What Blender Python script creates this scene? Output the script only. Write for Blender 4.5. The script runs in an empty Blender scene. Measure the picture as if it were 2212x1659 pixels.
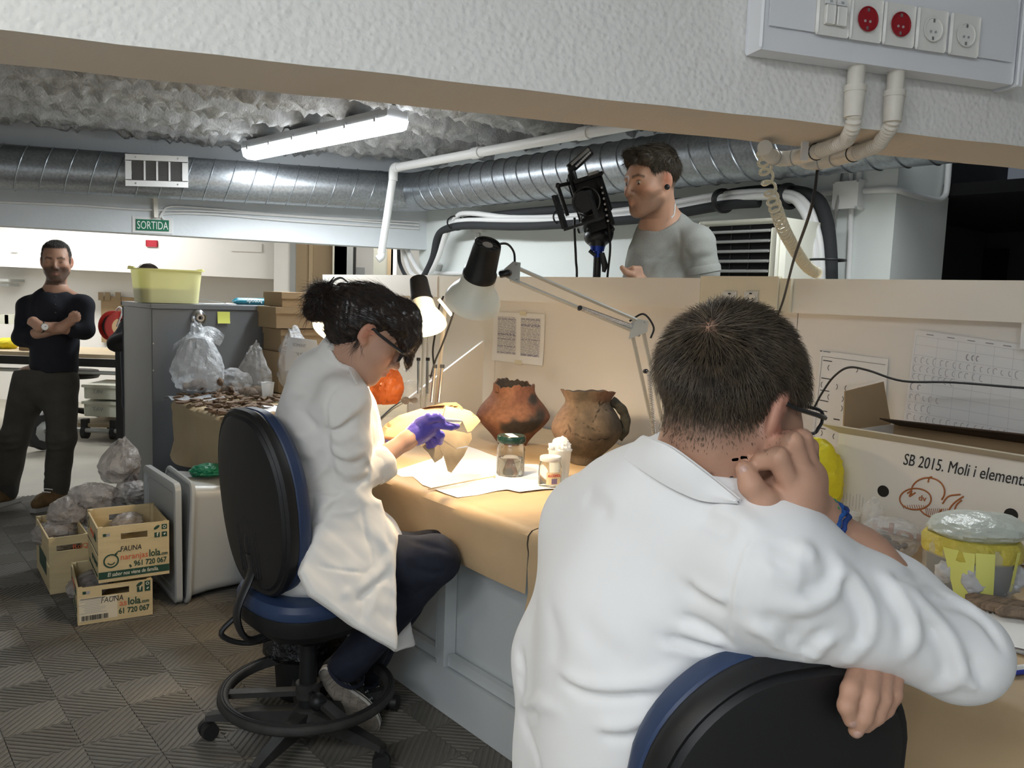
import bpy,math,random
import numpy as np
from mathutils import Matrix,Vector
scene = bpy.context.scene
col = scene.collection
rng = random.Random(7)
nrg = np.random.default_rng(5)
R_ = math.radians
# ------------------------------------------------------------------ camera, world, exposure, main lights
FPX,CXP,CYP,CAMZ = 1803.0,1106.0,829.5,1.36
_p,_a = R_(6.0),R_(2.06)
_f = np.array([0,math.cos(_p),-math.sin(_p)])
_r0 = np.array([1.0,0,0]); _u0 = np.array([0,math.sin(_p),math.cos(_p)])
_R = math.cos(_a)*_r0 + math.sin(_a)*_u0
_U = -math.sin(_a)*_r0 + math.cos(_a)*_u0
_C = np.array([0,0,CAMZ])
cam_d = bpy.data.cameras.new('camera')
cam = bpy.data.objects.new('camera',cam_d); col.objects.link(cam)
cam_d.sensor_width = 36.0; cam_d.lens = 36.0*FPX/2212.0
cam_d.clip_start = 0.02; cam_d.clip_end = 100
m3 = Matrix(((_R[0],_U[0],-_f[0]),(_R[1],_U[1],-_f[1]),(_R[2],_U[2],-_f[2])))
cam.matrix_world = Matrix.Translation(Vector(_C)) @ m3.to_4x4()
scene.camera = cam
scene.view_settings.view_transform = 'Standard'
scene.view_settings.look = 'None'
scene.view_settings.gamma = 1.0
scene.view_settings.use_curve_mapping = False
scene.view_settings.exposure = 0.0
world = bpy.data.worlds.new('world'); scene.world = world
world.use_nodes = True
world.node_tree.nodes['Background'].inputs[0].default_value = (0.75,0.85,1.0,1)
world.node_tree.nodes['Background'].inputs[1].default_value = 0.12
def area(name,loc,target,sx,sy,power,color=(1,1,1)):
    d = bpy.data.lights.new(name,'AREA'); d.shape = 'RECTANGLE'; d.size = sx; d.size_y = sy
    d.energy = power; d.color = color
    o = bpy.data.objects.new(name,d); col.objects.link(o)
    v = Vector(target) - Vector(loc)
    o.rotation_euler = v.to_track_quat('-Z','Y').to_euler(); o.location = loc
    return o
# ceiling fluorescent tubes of the room (behind and beside the photographer), aimed straight down; the two fills are added
area('tube_light_behind',(0.7,-1.5,2.45),(0.75,-1.0,0),1.6,0.4,120,(0.82,0.91,1.0))
area('tube_light_behind_left',(-1.5,-1.2,2.45),(-1.5,-0.8,0),1.6,0.4,50,(0.94,0.96,1.0))
area('tube_light_left',(-1.7,0.5,2.38),(-1.6,0.7,0),1.4,0.2,13,(1.0,0.92,0.78))
area('tube_light_far',(-4.6,8.2,2.4),(-4.6,8.2,0),2.2,0.3,60,(1.0,0.98,0.93))
area('fill_light_right',(1.45,3.2,2.36),(1.5,3.3,0.0),0.25,1.1,21,(0.93,0.98,1.0))  # added fill to brighten wall and cameraman, no known fixture there
area('fill_light_corridor',(-1.2,7.9,2.3),(-1.4,8.3,0.0),1.0,0.3,22,(1.0,0.98,0.93))  # added fill to brighten the slats and doors, not a known fixture
def ray(x,y): return _f + _R*(x-CXP)/FPX - _U*(y-CYP)/FPX
def Zp(x,y,z): d = ray(x,y); return _C + d*((z-CAMZ)/d[2])          # photo point on the level z
def Yp(x,y,Y): d = ray(x,y); return _C + d*(Y/d[1])                 # photo point at distance Y
def Pl(x,y,n,c): d = ray(x,y); n = np.array(n,float); return _C + d*((c-n@_C)/(n@d))
BD = np.array([math.sin(R_(-39.7)),math.cos(R_(-39.7)),0.0])         # along the workbench, away
ND = np.array([BD[1],-BD[0],0.0])                                    # across the workbench, towards the partition
SD = np.array([math.sin(R_(72.6)),math.cos(R_(72.6)),0.0])           # along the ceiling beams, to the right
PD = np.array([-SD[1],SD[0],0.0])                                    # across the beams, away
UP = np.array([0,0,1.0])
def W(b,n,z): return BD*b + ND*n + UP*z
def Np(x,y,n): return Pl(x,y,ND,n)
def bn(P): P = np.array(P); return float(P@BD),float(P@ND),float(P[2])
# ------------------------------------------------------------------ materials
MATS = {}
def mat(name,color,rough=0.55,metal=0.0,var=0.0,vscale=20.0,bump=0.0,bscale=60.0,emit=None,estr=0.0,
        trans=0.0,alpha=1.0,spec=0.5,sss=0.0,coat=0.0,sheen=0.0,color2=None,vcol=False,stretch=None,ior=1.45,detail=4.0,bdist=0.01,transl=0.0):
    if name in MATS: return MATS[name]
    m = bpy.data.materials.new(name); m.use_nodes = True
    nt = m.node_tree; b = nt.nodes['Principled BSDF']
    c = (color[0],color[1],color[2],1)
    b.inputs['Base Color'].default_value = c
    b.inputs['Roughness'].default_value = rough; b.inputs['Metallic'].default_value = metal
    b.inputs['Specular IOR Level'].default_value = spec
    b.inputs['IOR'].default_value = ior
    b.inputs['Transmission Weight'].default_value = trans; b.inputs['Alpha'].default_value = alpha
    b.inputs['Coat Weight'].default_value = coat; b.inputs['Sheen Weight'].default_value = sheen
    if sss: 
        b.inputs['Subsurface Weight'].default_value = sss
        b.inputs['Subsurface Radius'].default_value = (0.01,0.004,0.002)
    if emit: b.inputs['Emission Color'].default_value = (*emit,1); b.inputs['Emission Strength'].default_value = estr
    tc = nt.nodes.new('ShaderNodeTexCoord'); vec = tc.outputs['Object']
    if stretch:
        mp = nt.nodes.new('ShaderNodeMapping'); mp.inputs['Scale'].default_value = stretch
        nt.links.new(vec,mp.inputs['Vector']); vec = mp.outputs['Vector']
    src = None
    if vcol:
        at = nt.nodes.new('ShaderNodeVertexColor'); at.layer_name = 'Col'; src = at.outputs['Color']
    if var > 0:
        nz = nt.nodes.new('ShaderNodeTexNoise'); nz.inputs['Scale'].default_value = vscale; nz.inputs['Detail'].default_value = detail
        nt.links.new(vec,nz.inputs['Vector'])
        mx = nt.nodes.new('ShaderNodeMixRGB')
        rp = nt.nodes.new('ShaderNodeMapRange'); rp.inputs['From Min'].default_value = 0.35; rp.inputs['From Max'].default_value = 0.65
        nt.links.new(nz.outputs['Fac'],rp.inputs['Value'])
        if color2 is None: color2 = [max(0,x*(1-var)) for x in color]
        if src is not None:
            mx.blend_type = 'MULTIPLY'; mx.inputs['Fac'].default_value = 1
            m2 = nt.nodes.new('ShaderNodeMixRGB'); m2.inputs[1].default_value = (1,1,1,1); m2.inputs[2].default_value = (1-var,1-var,1-var,1)
            nt.links.new(rp.outputs['Result'],m2.inputs['Fac']); nt.links.new(src,mx.inputs[1]); nt.links.new(m2.outputs['Color'],mx.inputs[2])
        else:
            mx.inputs[1].default_value = c; mx.inputs[2].default_value = (*color2[:3],1)
            nt.links.new(rp.outputs['Result'],mx.inputs['Fac'])
        src = mx.outputs['Color']
    if src is not None: nt.links.new(src,b.inputs['Base Color'])
    if bump > 0:
        nb = nt.nodes.new('ShaderNodeTexNoise'); nb.inputs['Scale'].default_value = bscale; nb.inputs['Detail'].default_value = 5
        nt.links.new(vec,nb.inputs['Vector'])
        bp = nt.nodes.new('ShaderNodeBump'); bp.inputs['Strength'].default_value = bump; bp.inputs['Distance'].default_value = bdist
        nt.links.new(nb.outputs['Fac'],bp.inputs['Height']); nt.links.new(bp.outputs['Normal'],b.inputs['Normal'])
    if transl > 0:
        out = nt.nodes['Material Output']; tl = nt.nodes.new('ShaderNodeBsdfTranslucent'); tl.inputs['Color'].default_value = c
        ms = nt.nodes.new('ShaderNodeMixShader'); ms.inputs['Fac'].default_value = transl
        nt.links.new(b.outputs[0],ms.inputs[1]); nt.links.new(tl.outputs[0],ms.inputs[2]); nt.links.new(ms.outputs[0],out.inputs['Surface'])
    MATS[name] = m
    return m
# ------------------------------------------------------------------ objects and labels
def new_obj(name,me,parent=None):
    o = bpy.data.objects.new(name,me); col.objects.link(o)
    if parent is not None: o.parent = parent
    return o
def tag(o,label,cat,group=None):
    o['label'] = label; o['category'] = cat
    if group: o['group'] = group
    return o
def struct(o):
    o['kind'] = 'structure'; return o
def thing(name,label,cat,group=None,loc=(0,0,0)):
    o = bpy.data.objects.new(name,None); col.objects.link(o); o.empty_display_size = 0.05; o.location = loc
    return tag(o,label,cat,group)
def copy_tree(o,parent=None):
    c = o.copy(); col.objects.link(c); c.parent = parent
    for ch in list(o.children): copy_tree(ch,c)
    return c
def arr(*v): return np.array(v,float)
def nrm(v): v = np.array(v,float); return v/max(1e-12,np.linalg.norm(v))
def basis(ax,hint=(0,0,1)):
    a = nrm(ax); h = np.array(hint,float)
    if abs(a@nrm(h)) > 0.97: h = np.array([0,1.0,0]) if abs(a[1]) < 0.9 else np.array([1.0,0,0])
    u = nrm(np.cross(h,a)); v = np.cross(a,u)
    return u,v,a
def M4(x,y,z,o):
    return np.array([[x[0],y[0],z[0],o[0]],[x[1],y[1],z[1],o[1]],[x[2],y[2],z[2],o[2]],[0,0,0,1.0]])
class MB:
    """collects shapes; build() links them as one mesh"""
    def __init__(s): s.v = []; s.f = []; s.n = 0
    def add(s,V,Fs):
        V = np.asarray(V,float).reshape(-1,3); s.v.append(V)
        s.f += [tuple(i+s.n for i in f) for f in Fs]; s.n += len(V); return s
    def box(s,c,size,X=(1,0,0),Y=(0,1,0),Z=(0,0,1),bev=0.0):
        c = np.array(c,float); h = np.array(size,float)/2; X,Y,Z = map(lambda q: np.array(q,float),(X,Y,Z))
        if bev <= 0:
            V = [c+X*h[0]*a+Y*h[1]*b+Z*h[2]*d for d in (-1,1) for b in (-1,1) for a in (-1,1)]
            return s.add(V,[(0,2,3,1),(4,5,7,6),(0,1,5,4),(2,6,7,3),(0,4,6,2),(1,3,7,5)])
        k = bev; i = h-k; V = []; Fs = []
        lay = [(-h[2],0),(-h[2]+k,1),(h[2]-k,1),(h[2],0)]
        for z,full in lay:
            for sx,sy in ((-1,-1),(1,-1),(1,1),(-1,1)):
                e = h if full else i
                pts = [(sx*e[0],sy*i[1]),(sx*i[0],sy*e[1])] if full else [(sx*i[0],sy*i[1])]*2
                if sx*sy > 0 and full: pts = pts[::-1]
                for q in pts: V.append(c+X*q[0]+Y*q[1]+Z*z)
        for L in range(3):
            for j in range(8): Fs.append((L*8+j,L*8+(j+1) % 8,L*8+8+(j+1) % 8,L*8+8+j))
        Fs.append(tuple(range(7,-1,-1))); Fs.append(tuple(range(24,32)))
        return s.add(V,Fs)
    def bbox(s,p,q,w=None):
        return s.box((np.array(p)+np.array(q))/2,np.abs(np.array(q)-np.array(p)))
    def tube(s,pts,r,seg=10,caps=True,closed=False,hint=(0,0,1),sq=None):
        P = np.array(pts,float); n = len(P)
        r = np.full(n,r,float) if np.isscalar(r) else np.array(r,float)
        T = np.zeros_like(P)
        for i in range(n):
            a = P[(i+1) % n] if (closed or i < n-1) else P[i]; b = P[i-1] if (closed or i > 0) else P[i]
            T[i] = nrm(a-b)
        u,v,_ = basis(T[0],hint); V = []
        for i in range(n):
            u = u-T[i]*(u@T[i]); u = nrm(u); v = np.cross(T[i],u)
            for k in range(seg):
                t = 2*math.pi*k/seg
                V.append(P[i]+r[i]*(u*math.cos(t)*(sq or 1)+v*math.sin(t)))
        Fs = []
        for i in range(n if closed else n-1):
            j = (i+1) % n
            for k in range(seg): Fs.append((i*seg+k,i*seg+(k+1) % seg,j*seg+(k+1) % seg,j*seg+k))
        if caps and not closed:
            Fs.append(tuple(range(seg-1,-1,-1))); Fs.append(tuple(range((n-1)*seg,n*seg)))
        return s.add(V,Fs)
    def lathe(s,prof,c=(0,0,0),axis=(0,0,1),seg=24,caps=True,fn=None):
        u,v,a = basis(axis,(0,1,0) if abs(axis[2]) > 0.9 else (0,0,1)); c = np.array(c,float); V = []
        for r,z in prof:
            for k in range(seg):
                t = 2*math.pi*k/seg; rr = r if fn is None else r*fn(t,z)
                V.append(c+a*z+(u*math.cos(t)+v*math.sin(t))*rr)
        n = len(prof); Fs = []
        for i in range(n-1):
            for k in range(seg): Fs.append((i*seg+k,i*seg+(k+1) % seg,(i+1)*seg+(k+1) % seg,(i+1)*seg+k))
        if caps: Fs.append(tuple(range(seg-1,-1,-1))); Fs.append(tuple(range((n-1)*seg,n*seg)))
        return s.add(V,Fs)
    def prism(s,poly,h,o=(0,0,0),X=(1,0,0),Y=(0,1,0),Z=None):
        o,X,Y = map(lambda q: np.array(q,float),(o,X,Y)); Z = np.cross(X,Y) if Z is None else np.array(Z,float)
        n = len(poly); V = [o+X*a+Y*b for a,b in poly]+[o+X*a+Y*b+Z*h for a,b in poly]
        Fs = [tuple(range(n-1,-1,-1)),tuple(range(n,2*n))]+[(i,(i+1) % n,n+(i+1) % n,n+i) for i in range(n)]
        return s.add(V,Fs)
    def grid(s,fn,nu,nv,thick=None):
        V = [fn(i/nu,j/nv) for j in range(nv+1) for i in range(nu+1)]
        Fs = [(j*(nu+1)+i,j*(nu+1)+i+1,(j+1)*(nu+1)+i+1,(j+1)*(nu+1)+i) for j in range(nv) for i in range(nu)]
        return s.add(V,Fs)
    def sphere(s,c,r,seg=16,rings=10,X=(1,0,0),Y=(0,1,0),Z=(0,0,1)):
        r = np.full(3,r,float) if np.isscalar(r) else np.array(r,float); c = np.array(c,float)
        X,Y,Z = map(lambda q: np.array(q,float),(X,Y,Z)); V = []
        for i in range(rings+1):
            p = math.pi*(i+0.02)/(rings+0.04)
            for k in range(seg):
                t = 2*math.pi*k/seg
                V.append(c+X*r[0]*math.sin(p)*math.cos(t)+Y*r[1]*math.sin(p)*math.sin(t)-Z*r[2]*math.cos(p))
        Fs = [(i*seg+k,i*seg+(k+1) % seg,(i+1)*seg+(k+1) % seg,(i+1)*seg+k) for i in range(rings) for k in range(seg)]
        Fs.append(tuple(range(seg-1,-1,-1))); Fs.append(tuple(range(rings*seg,rings*seg+seg)))
        return s.add(V,Fs)
    def mesh(s,name,m,smooth=True,angle=40):
        me = bpy.data.meshes.new(name)
        me.from_pydata(np.concatenate(s.v).tolist() if s.v else [],[],s.f); me.validate()
        if m is not None: me.materials.append(m)
        if smooth:
            me.polygons.foreach_set('use_smooth',[True]*len(me.polygons))
            try: me.set_sharp_from_angle(angle=R_(angle))
            except Exception: pass
        me.update(); return me
    def build(s,name,m,parent=None,smooth=True,angle=40):
        return new_obj(name,s.mesh(name,m,smooth,angle),parent)
def bez(pts,n=24):
    """smooth curve (Catmull-Rom) through points"""
    P = [np.array(p,float) for p in pts]; P = [2*P[0]-P[1]]+P+[2*P[-1]-P[-2]]; out = []
    k = len(P)-3
    for i in range(k):
        m = max(2,n//k)
        for j in range(m):
            t = j/m; a,b,c,d = P[i:i+4]
            out.append(0.5*((2*b)+(c-a)*t+(2*a-5*b+4*c-d)*t*t+(3*b-a-3*c+d)*t**3))
    out.append(P[-2]); return np.array(out)
def text(name,s,size,o,X,Y,m,parent,bold=False,ext=0.0006,align='LEFT',shear=0.0,sx=1.0,width=None):
    cu = bpy.data.curves.new(name,'FONT'); cu.body = s; cu.size = size; cu.extrude = ext; cu.align_x = align; cu.shear = shear
    cu.resolution_u = 3
    if bold: cu.offset = size*0.02
    t = bpy.data.objects.new(name,cu); col.objects.link(t)
    dg = bpy.context.evaluated_depsgraph_get(); me = bpy.data.meshes.new_from_object(t.evaluated_get(dg))
    bpy.data.objects.remove(t); bpy.data.curves.remove(cu)
    n = len(me.vertices); co = np.zeros(n*3); me.vertices.foreach_get('co',co); co = co.reshape(-1,3)
    if width is not None and n: sx = width/max(1e-6,co[:,0].max()-min(0,co[:,0].min()))
    X = np.array(X,float); Y = np.array(Y,float); Zz = np.cross(X,Y)
    co = np.array(o)+co[:,:1]*sx*X+co[:,1:2]*Y+co[:,2:3]*Zz
    me.vertices.foreach_set('co',co.ravel()); me.materials.clear(); me.materials.append(m); me.update()
    return new_obj(name,me,parent)
# ------------------------------------------------------------------ signed-distance bodies meshed with surface nets (people, bags, pots)
def smin(a,b,k):
    if k <= 0: return np.minimum(a,b)
    h = np.maximum(k-np.abs(a-b),0)/k
    return np.minimum(a,b)-h*h*k*0.25
def smax(a,b,k): return -smin(-a,-b,k)
class Prim:
    __slots__ = ('f','c','r','k','op')
    def __init__(s,f,c,r,k,op): s.f,s.c,s.r,s.k,s.op = f,np.array(c,float),r,k,op
def rc(a,b,ra,rb=None,k=0.01,op='u'):
    a = np.array(a,float); b = np.array(b,float); rb = ra if rb is None else rb
    ba = b-a; L2 = max(1e-12,ba@ba)
    def f(P):
        t = np.clip((P-a)@ba/L2,0,1); d = P-a-t[:,None]*ba
        return np.sqrt(np.einsum('ij,ij->i',d,d))-(ra+(rb-ra)*t)
    return Prim(f,(a+b)/2,np.linalg.norm(ba)/2+max(ra,rb),k,op)
def ell(c,r,X=(1,0,0),Y=(0,1,0),Z=(0,0,1),k=0.01,op='u'):
    c = np.array(c,float); r = np.array(r,float) if not np.isscalar(r) else np.full(3,r,float); B = np.array([X,Y,Z],float).T
    def f(P):
        q = (P-c)@B; k0 = np.sqrt(((q/r)**2).sum(1)); k1 = np.sqrt(((q/(r*r))**2).sum(1))
        return np.where(k0 < 1e-6,-r.min(),k0*(k0-1)/np.maximum(k1,1e-9))
    return Prim(f,c,r.max(),k,op)
def bx(c,h,X=(1,0,0),Y=(0,1,0),Z=(0,0,1),rd=0.0,k=0.01,op='u'):
    c = np.array(c,float); h = np.array(h,float); B = np.array([X,Y,Z],float).T
    def f(P):
        q = np.abs((P-c)@B)-(h-rd)
        return np.linalg.norm(np.maximum(q,0),axis=1)+np.minimum(q.max(1),0)-rd
    return Prim(f,c,np.linalg.norm(h),k,op)
def chain(pts,rr,k=0.01,op='u'):
    rr = [rr]*len(pts) if np.isscalar(rr) else rr
    return [rc(pts[i],pts[i+1],rr[i],rr[i+1],k,op) for i in range(len(pts)-1)]
def fold(pts,r,amp):
    """a raised (amp > 0) or sunken crease along a polyline"""
    P = np.array(pts,float); A,Bv = P[:-1],P[1:]-P[:-1]; L = (Bv**2).sum(1)+1e-12; n = len(A)
    acc = np.concatenate([[0],np.cumsum(np.sqrt(L))]); tot = acc[-1]
    def f(Q):
        best = np.full(len(Q),1e9); tt = np.zeros(len(Q))
        for i in range(n):
            t = np.clip((Q-A[i])@Bv[i]/L[i],0,1); d = ((Q-A[i]-t[:,None]*Bv[i])**2).sum(1)
            w = d < best; best = np.where(w,d,best); tt = np.where(w,(acc[i]+t*math.sqrt(L[i]))/tot,tt)
        env = np.clip(np.minimum(tt,1-tt)*5,0,1)
        return amp*(0.25+0.75*env)*np.exp(-best/(r*r))
    c = P.mean(0); return Prim(f,c,np.linalg.norm(P-c,axis=1).max()+2.4*r,0,'f')
def noisef(amp,sc,seed=0,c=(0,0,0),r=1e3):
    g = np.random.default_rng(seed); D = g.normal(size=(7,3)); D /= np.linalg.norm(D,axis=1)[:,None]; D *= sc*g.uniform(0.6,1.8,(7,1)); ph = g.uniform(0,6.28,7)
    def f(Q):
        s = np.sin(Q@D[:3].T+ph[:3])
        return amp*np.sin(Q@D[3:].T+ph[3:]+2.0*s[:,[0,1,2,0]]).mean(1)*1.6
    return Prim(f,c,r,0,'f')
def comp(prims,P):
    D = np.full(len(P),1e3)
    for q in prims:
        v = q.f(P)
        if q.op == 'u': D = smin(D,v,q.k)
        elif q.op == 's': D = smax(D,-v,q.k)
        elif q.op == 'i': D = smax(D,v,q.k)
        else: D = D-v
    return D
def hit(prims,px,py,tmax=4.0,t0=0.4):
    """where the photo ray through a pixel meets the surface"""
    d = ray(px,py); d = d/np.linalg.norm(d); t = t0
    for _ in range(90):
        s = comp(prims,(_C+d*t)[None])[0]; t += s*0.8
        if abs(s) < 3e-4 or t > tmax: break
    return _C+d*t if t < tmax else None
def hits(prims,pts,**kw):
    return [h for h in (hit(prims,x,y,**kw) for x,y in pts) if h is not None]
CO = np.array([[i,j,k] for k in (0,1) for j in (0,1) for i in (0,1)])
def sdf_mesh(name,prims,h,m,parent=None,colf=None,lo=None,hi=None,slack=2.8):
    NB = 8; S = NB*h; rb = S*math.sqrt(3)/2
    us = [q for q in prims if q.op == 'u']
    if lo is None: lo = np.min([q.c-q.r for q in us],axis=0)-3*h
    if hi is None: hi = np.max([q.c+q.r for q in us],axis=0)+3*h
    lo = np.array(lo); nb = np.ceil((np.array(hi)-lo)/S).astype(int)+1
    # coarse pass on super blocks, then blocks
    ix = np.stack(np.meshgrid(*[np.arange(0,n,4) for n in nb],indexing='ij'),-1).reshape(-1,3)
    keep = np.zeros(len(ix),bool); cs = lo+(ix+2)*S
    for q in us: keep |= np.linalg.norm(cs-q.c,axis=1) < q.r+q.k+rb*4.4
    ix = ix[keep]; d = comp(prims,lo+(ix+2)*S); ix = ix[np.abs(d) < rb*4*slack]
    sub = np.stack(np.meshgrid(*[np.arange(4)]*3,indexing='ij'),-1).reshape(-1,3)
    ix = (ix[:,None]+sub[None]).reshape(-1,3); bc = lo+(ix+0.5)*S
    d = comp(prims,bc); s = np.abs(d) < rb*slack; ix,bc = ix[s],bc[s]
    g9 = np.stack(np.meshgrid(*[np.arange(NB+1)]*3,indexing='ij'),-1).reshape(-1,3)
    n = len(ix); D = np.full((n,729),1e3,np.float64)
    base = lo+ix*S
    for q in prims:
        lb = np.linalg.norm(bc-q.c,axis=1)-q.r-rb
        a = np.nonzero(lb <= q.k+2*h)[0] if q.op != 'i' else np.arange(n)
        for ch in np.array_split(a,max(1,len(a)//600)):
            if not len(ch): continue
            P = (base[ch][:,None]+g9[None]*h).reshape(-1,3); v = q.f(P).reshape(len(ch),729)
            if q.op == 'u': D[ch] = smin(D[ch],v,q.k)
            elif q.op == 's': D[ch] = smax(D[ch],-v,q.k)
            elif q.op == 'i': D[ch] = smax(D[ch],v,q.k)
            else: D[ch] = D[ch]-v
    D = D.reshape(n,9,9,9)
    C8 = np.stack([D[:,i:i+8,j:j+8,k:k+8] for i,j,k in CO],-1)         # n,8,8,8,8
    neg = C8 < 0; cnt = neg.sum(-1); act = (cnt > 0) & (cnt < 8)
    bi,ci,cj,ck = np.nonzero(act); vals = C8[bi,ci,cj,ck]
    gi = ix[bi]*NB+np.stack([ci,cj,ck],-1)
    acc = np.zeros((len(bi),3)); w = np.zeros(len(bi))
    for a in range(8):
        for ax in range(3):
            if CO[a][ax] == 0:
                b = int(np.nonzero((CO == CO[a]+np.eye(3,dtype=int)[ax]).all(1))[0][0])
                va,vb = vals[:,a],vals[:,b]; x = (va < 0) != (vb < 0)
                t = np.where(x,va/np.where(va == vb,1,va-vb),0)
                p = CO[a][None]+t[:,None]*np.eye(3)[ax]
                acc += np.where(x[:,None],p,0); w += x
    pos = lo+(gi+acc/np.maximum(w,1)[:,None])*h
    big = np.int64(1 << 20); key = (gi[:,0].astype(np.int64)*big+gi[:,1])*big+gi[:,2]
    order = np.argsort(key); sk = key[order]
    def look(g):
        k2 = (g[:,0].astype(np.int64)*big+g[:,1])*big+g[:,2]
        p = np.clip(np.searchsorted(sk,k2),0,len(sk)-1); ok = sk[p] == k2
        return order[p],ok
    quads = []; E3 = np.eye(3,dtype=int)
    for ax in range(3):
        b = int(np.nonzero((CO == E3[ax]).all(1))[0][0])
        va,vb = vals[:,0],vals[:,b]; x = np.nonzero((va < 0) != (vb < 0))[0]
        o1,o2 = E3[(ax+1) % 3],E3[(ax+2) % 3]
        i1,k1 = look(gi[x]-o1); i2,k2 = look(gi[x]-o2); i3,k3 = look(gi[x]-o1-o2)
        ok = k1 & k2 & k3; q = np.stack([x,i1,i3,i2],-1)[ok]; fl = (vals[x,0] < 0)[ok]
        q[~fl] = q[~fl][:,::-1]; quads.append(q)
    quads = np.concatenate(quads)
    me = bpy.data.meshes.new(name); nv,nf = len(pos),len(quads)
    me.vertices.add(nv); me.vertices.foreach_set('co',pos.ravel())
    me.loops.add(nf*4); me.loops.foreach_set('vertex_index',quads.ravel().astype(np.int32))
    me.polygons.add(nf); me.polygons.foreach_set('loop_start',np.arange(0,nf*4,4,dtype=np.int32))
    me.polygons.foreach_set('use_smooth',np.ones(nf,bool))
    me.update(calc_edges=True); me.validate()
    if m is not None: me.materials.append(m)
    if colf is not None: set_col(me,colf(pos))
    return new_obj(name,me,parent)
def set_col(me,rgb):
    a = me.color_attributes.new('Col','FLOAT_COLOR','POINT'); n = len(me.vertices)
    c = np.ones((n,4)); c[:,:3] = rgb[:n]; a.data.foreach_set('color',c.ravel())
def verts_of(o):
    n = len(o.data.vertices); co = np.zeros(n*3); no = np.zeros(n*3)
    o.data.vertices.foreach_get('co',co); o.data.vertices.foreach_get('normal',no)
    return co.reshape(-1,3),no.reshape(-1,3)
# ------------------------------------------------------------------ building shell
WHITE = (0.80,0.80,0.78)
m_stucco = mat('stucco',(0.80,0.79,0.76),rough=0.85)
nt = m_stucco.node_tree; bsdf = nt.nodes['Principled BSDF']
_tc = nt.nodes.new('ShaderNodeTexCoord'); _n1 = nt.nodes.new('ShaderNodeTexVoronoi'); _n1.inputs['Scale'].default_value = 95; _n1.feature = 'SMOOTH_F1'
_n2 = nt.nodes.new('ShaderNodeTexNoise'); _n2.inputs['Scale'].default_value = 55; _n2.inputs['Detail'].default_value = 4
_ml = nt.nodes.new('ShaderNodeMath'); _ml.operation = 'MULTIPLY'; _b = nt.nodes.new('ShaderNodeBump'); _b.inputs['Strength'].default_value = 0.75; _b.inputs['Distance'].default_value = 0.006; _b.invert = True
nt.links.new(_tc.outputs['Object'],_n1.inputs['Vector']); nt.links.new(_tc.outputs['Object'],_n2.inputs['Vector'])
nt.links.new(_n1.outputs['Distance'],_ml.inputs[0]); nt.links.new(_n2.outputs['Fac'],_ml.inputs[1]); nt.links.new(_ml.outputs[0],_b.inputs['Height']); nt.links.new(_b.outputs['Normal'],bsdf.inputs['Normal'])
m_soffit = mat('beam_soffit_lamplit',(0.66,0.60,0.52),rough=0.9,bump=0.25,bscale=160,bdist=0.004)  # beam underside, warm light of the desk lamps put into its beige
m_plaster = mat('plaster',(0.72,0.76,0.79),rough=0.85,bump=0.15,bscale=40,var=0.05,vscale=3)
m_plaster2 = mat('plaster_far',(0.83,0.81,0.77),rough=0.85,var=0.04,vscale=2)
m_column = mat('column_paint',(0.78,0.82,0.80),rough=0.8,bump=0.1,bscale=90)
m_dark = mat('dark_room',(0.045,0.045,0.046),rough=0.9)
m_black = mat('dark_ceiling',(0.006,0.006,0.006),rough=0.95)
m_floor = mat('floor_concrete',(0.42,0.395,0.335),rough=0.6,var=0.12,vscale=2.5,bump=0.1,bscale=30)
m_tile = mat('floor_tile_grey',(0.175,0.163,0.138),rough=0.66,var=0.3,vscale=2.3,bump=0.1,bscale=200,bdist=0.002,spec=0.35)
m_spray = mat('sprayed_plaster',(0.56,0.57,0.58),rough=0.95,bump=0.6,bscale=70,bdist=0.015,var=0.3,vscale=18)
m_white = mat('white_laminate',(0.84,0.81,0.76),rough=0.42,var=0.02,vscale=3)
m_board = mat('white_board',(0.86,0.82,0.74),rough=0.45)
# floor: concrete slab with ribbed grey tiles laid on it
fl = MB().box((-1.5,4.5,-0.072),(14,15,0.12)).build('floor',m_floor); struct(fl)
TS,PS,TH = 0.35,0.175,0.012
def tile_mesh():
    b = MB(); b.box((0,0,-TH/2-0.0015),(TS-0.002,TS-0.002,TH-0.003))
    dg = PS/math.sqrt(2)-0.002
    for qi in (-1,1):
        for qj in (-1,1):
            c = np.array([qi*PS/2,qj*PS/2,0]); s2 = 1 if qi*qj > 0 else -1
            u = np.array([1,s2,0])/math.sqrt(2); v = np.array([-s2,1,0])/math.sqrt(2)
            for k in range(-6,7):
                y0 = k*0.0185; w = 0.0062
                V = []
                for yy,z in ((y0-w,-0.0016),(y0-w*0.4,0.0006),(y0+w*0.4,0.0006),(y0+w,-0.0016)):
                    L = max(0.0,dg-abs(yy)); V += [c+u*L+v*yy+UP*z,c-u*L+v*yy+UP*z]
                b.add(V,[(0,1,3,2),(2,3,5,4),(4,5,7,6)])
    return b.mesh('tile',m_tile,smooth=False)
tme = tile_mesh(); T0 = bn(Zp(218,1438,0))
k = 0
for i in range(-15,16):
    for j in range(-16,10):
        b0 = T0[0]+(i+0.5)*TS; n0 = T0[1]+(j+0.5)*TS; P = W(b0,n0,0)
        if n0 > 1.66 or P[1] > 4.95-0.12*math.sin(P[0]*3) or P[1] < 1.15 or abs(P[0]/P[1]) > 0.72: continue
        if P[1] < 2.4 and P[0] > 0.55: continue
        o = new_obj('tile',tme,fl); o.matrix_world = Matrix(M4(ND,-BD,UP,P).tolist()); k += 1
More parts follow.
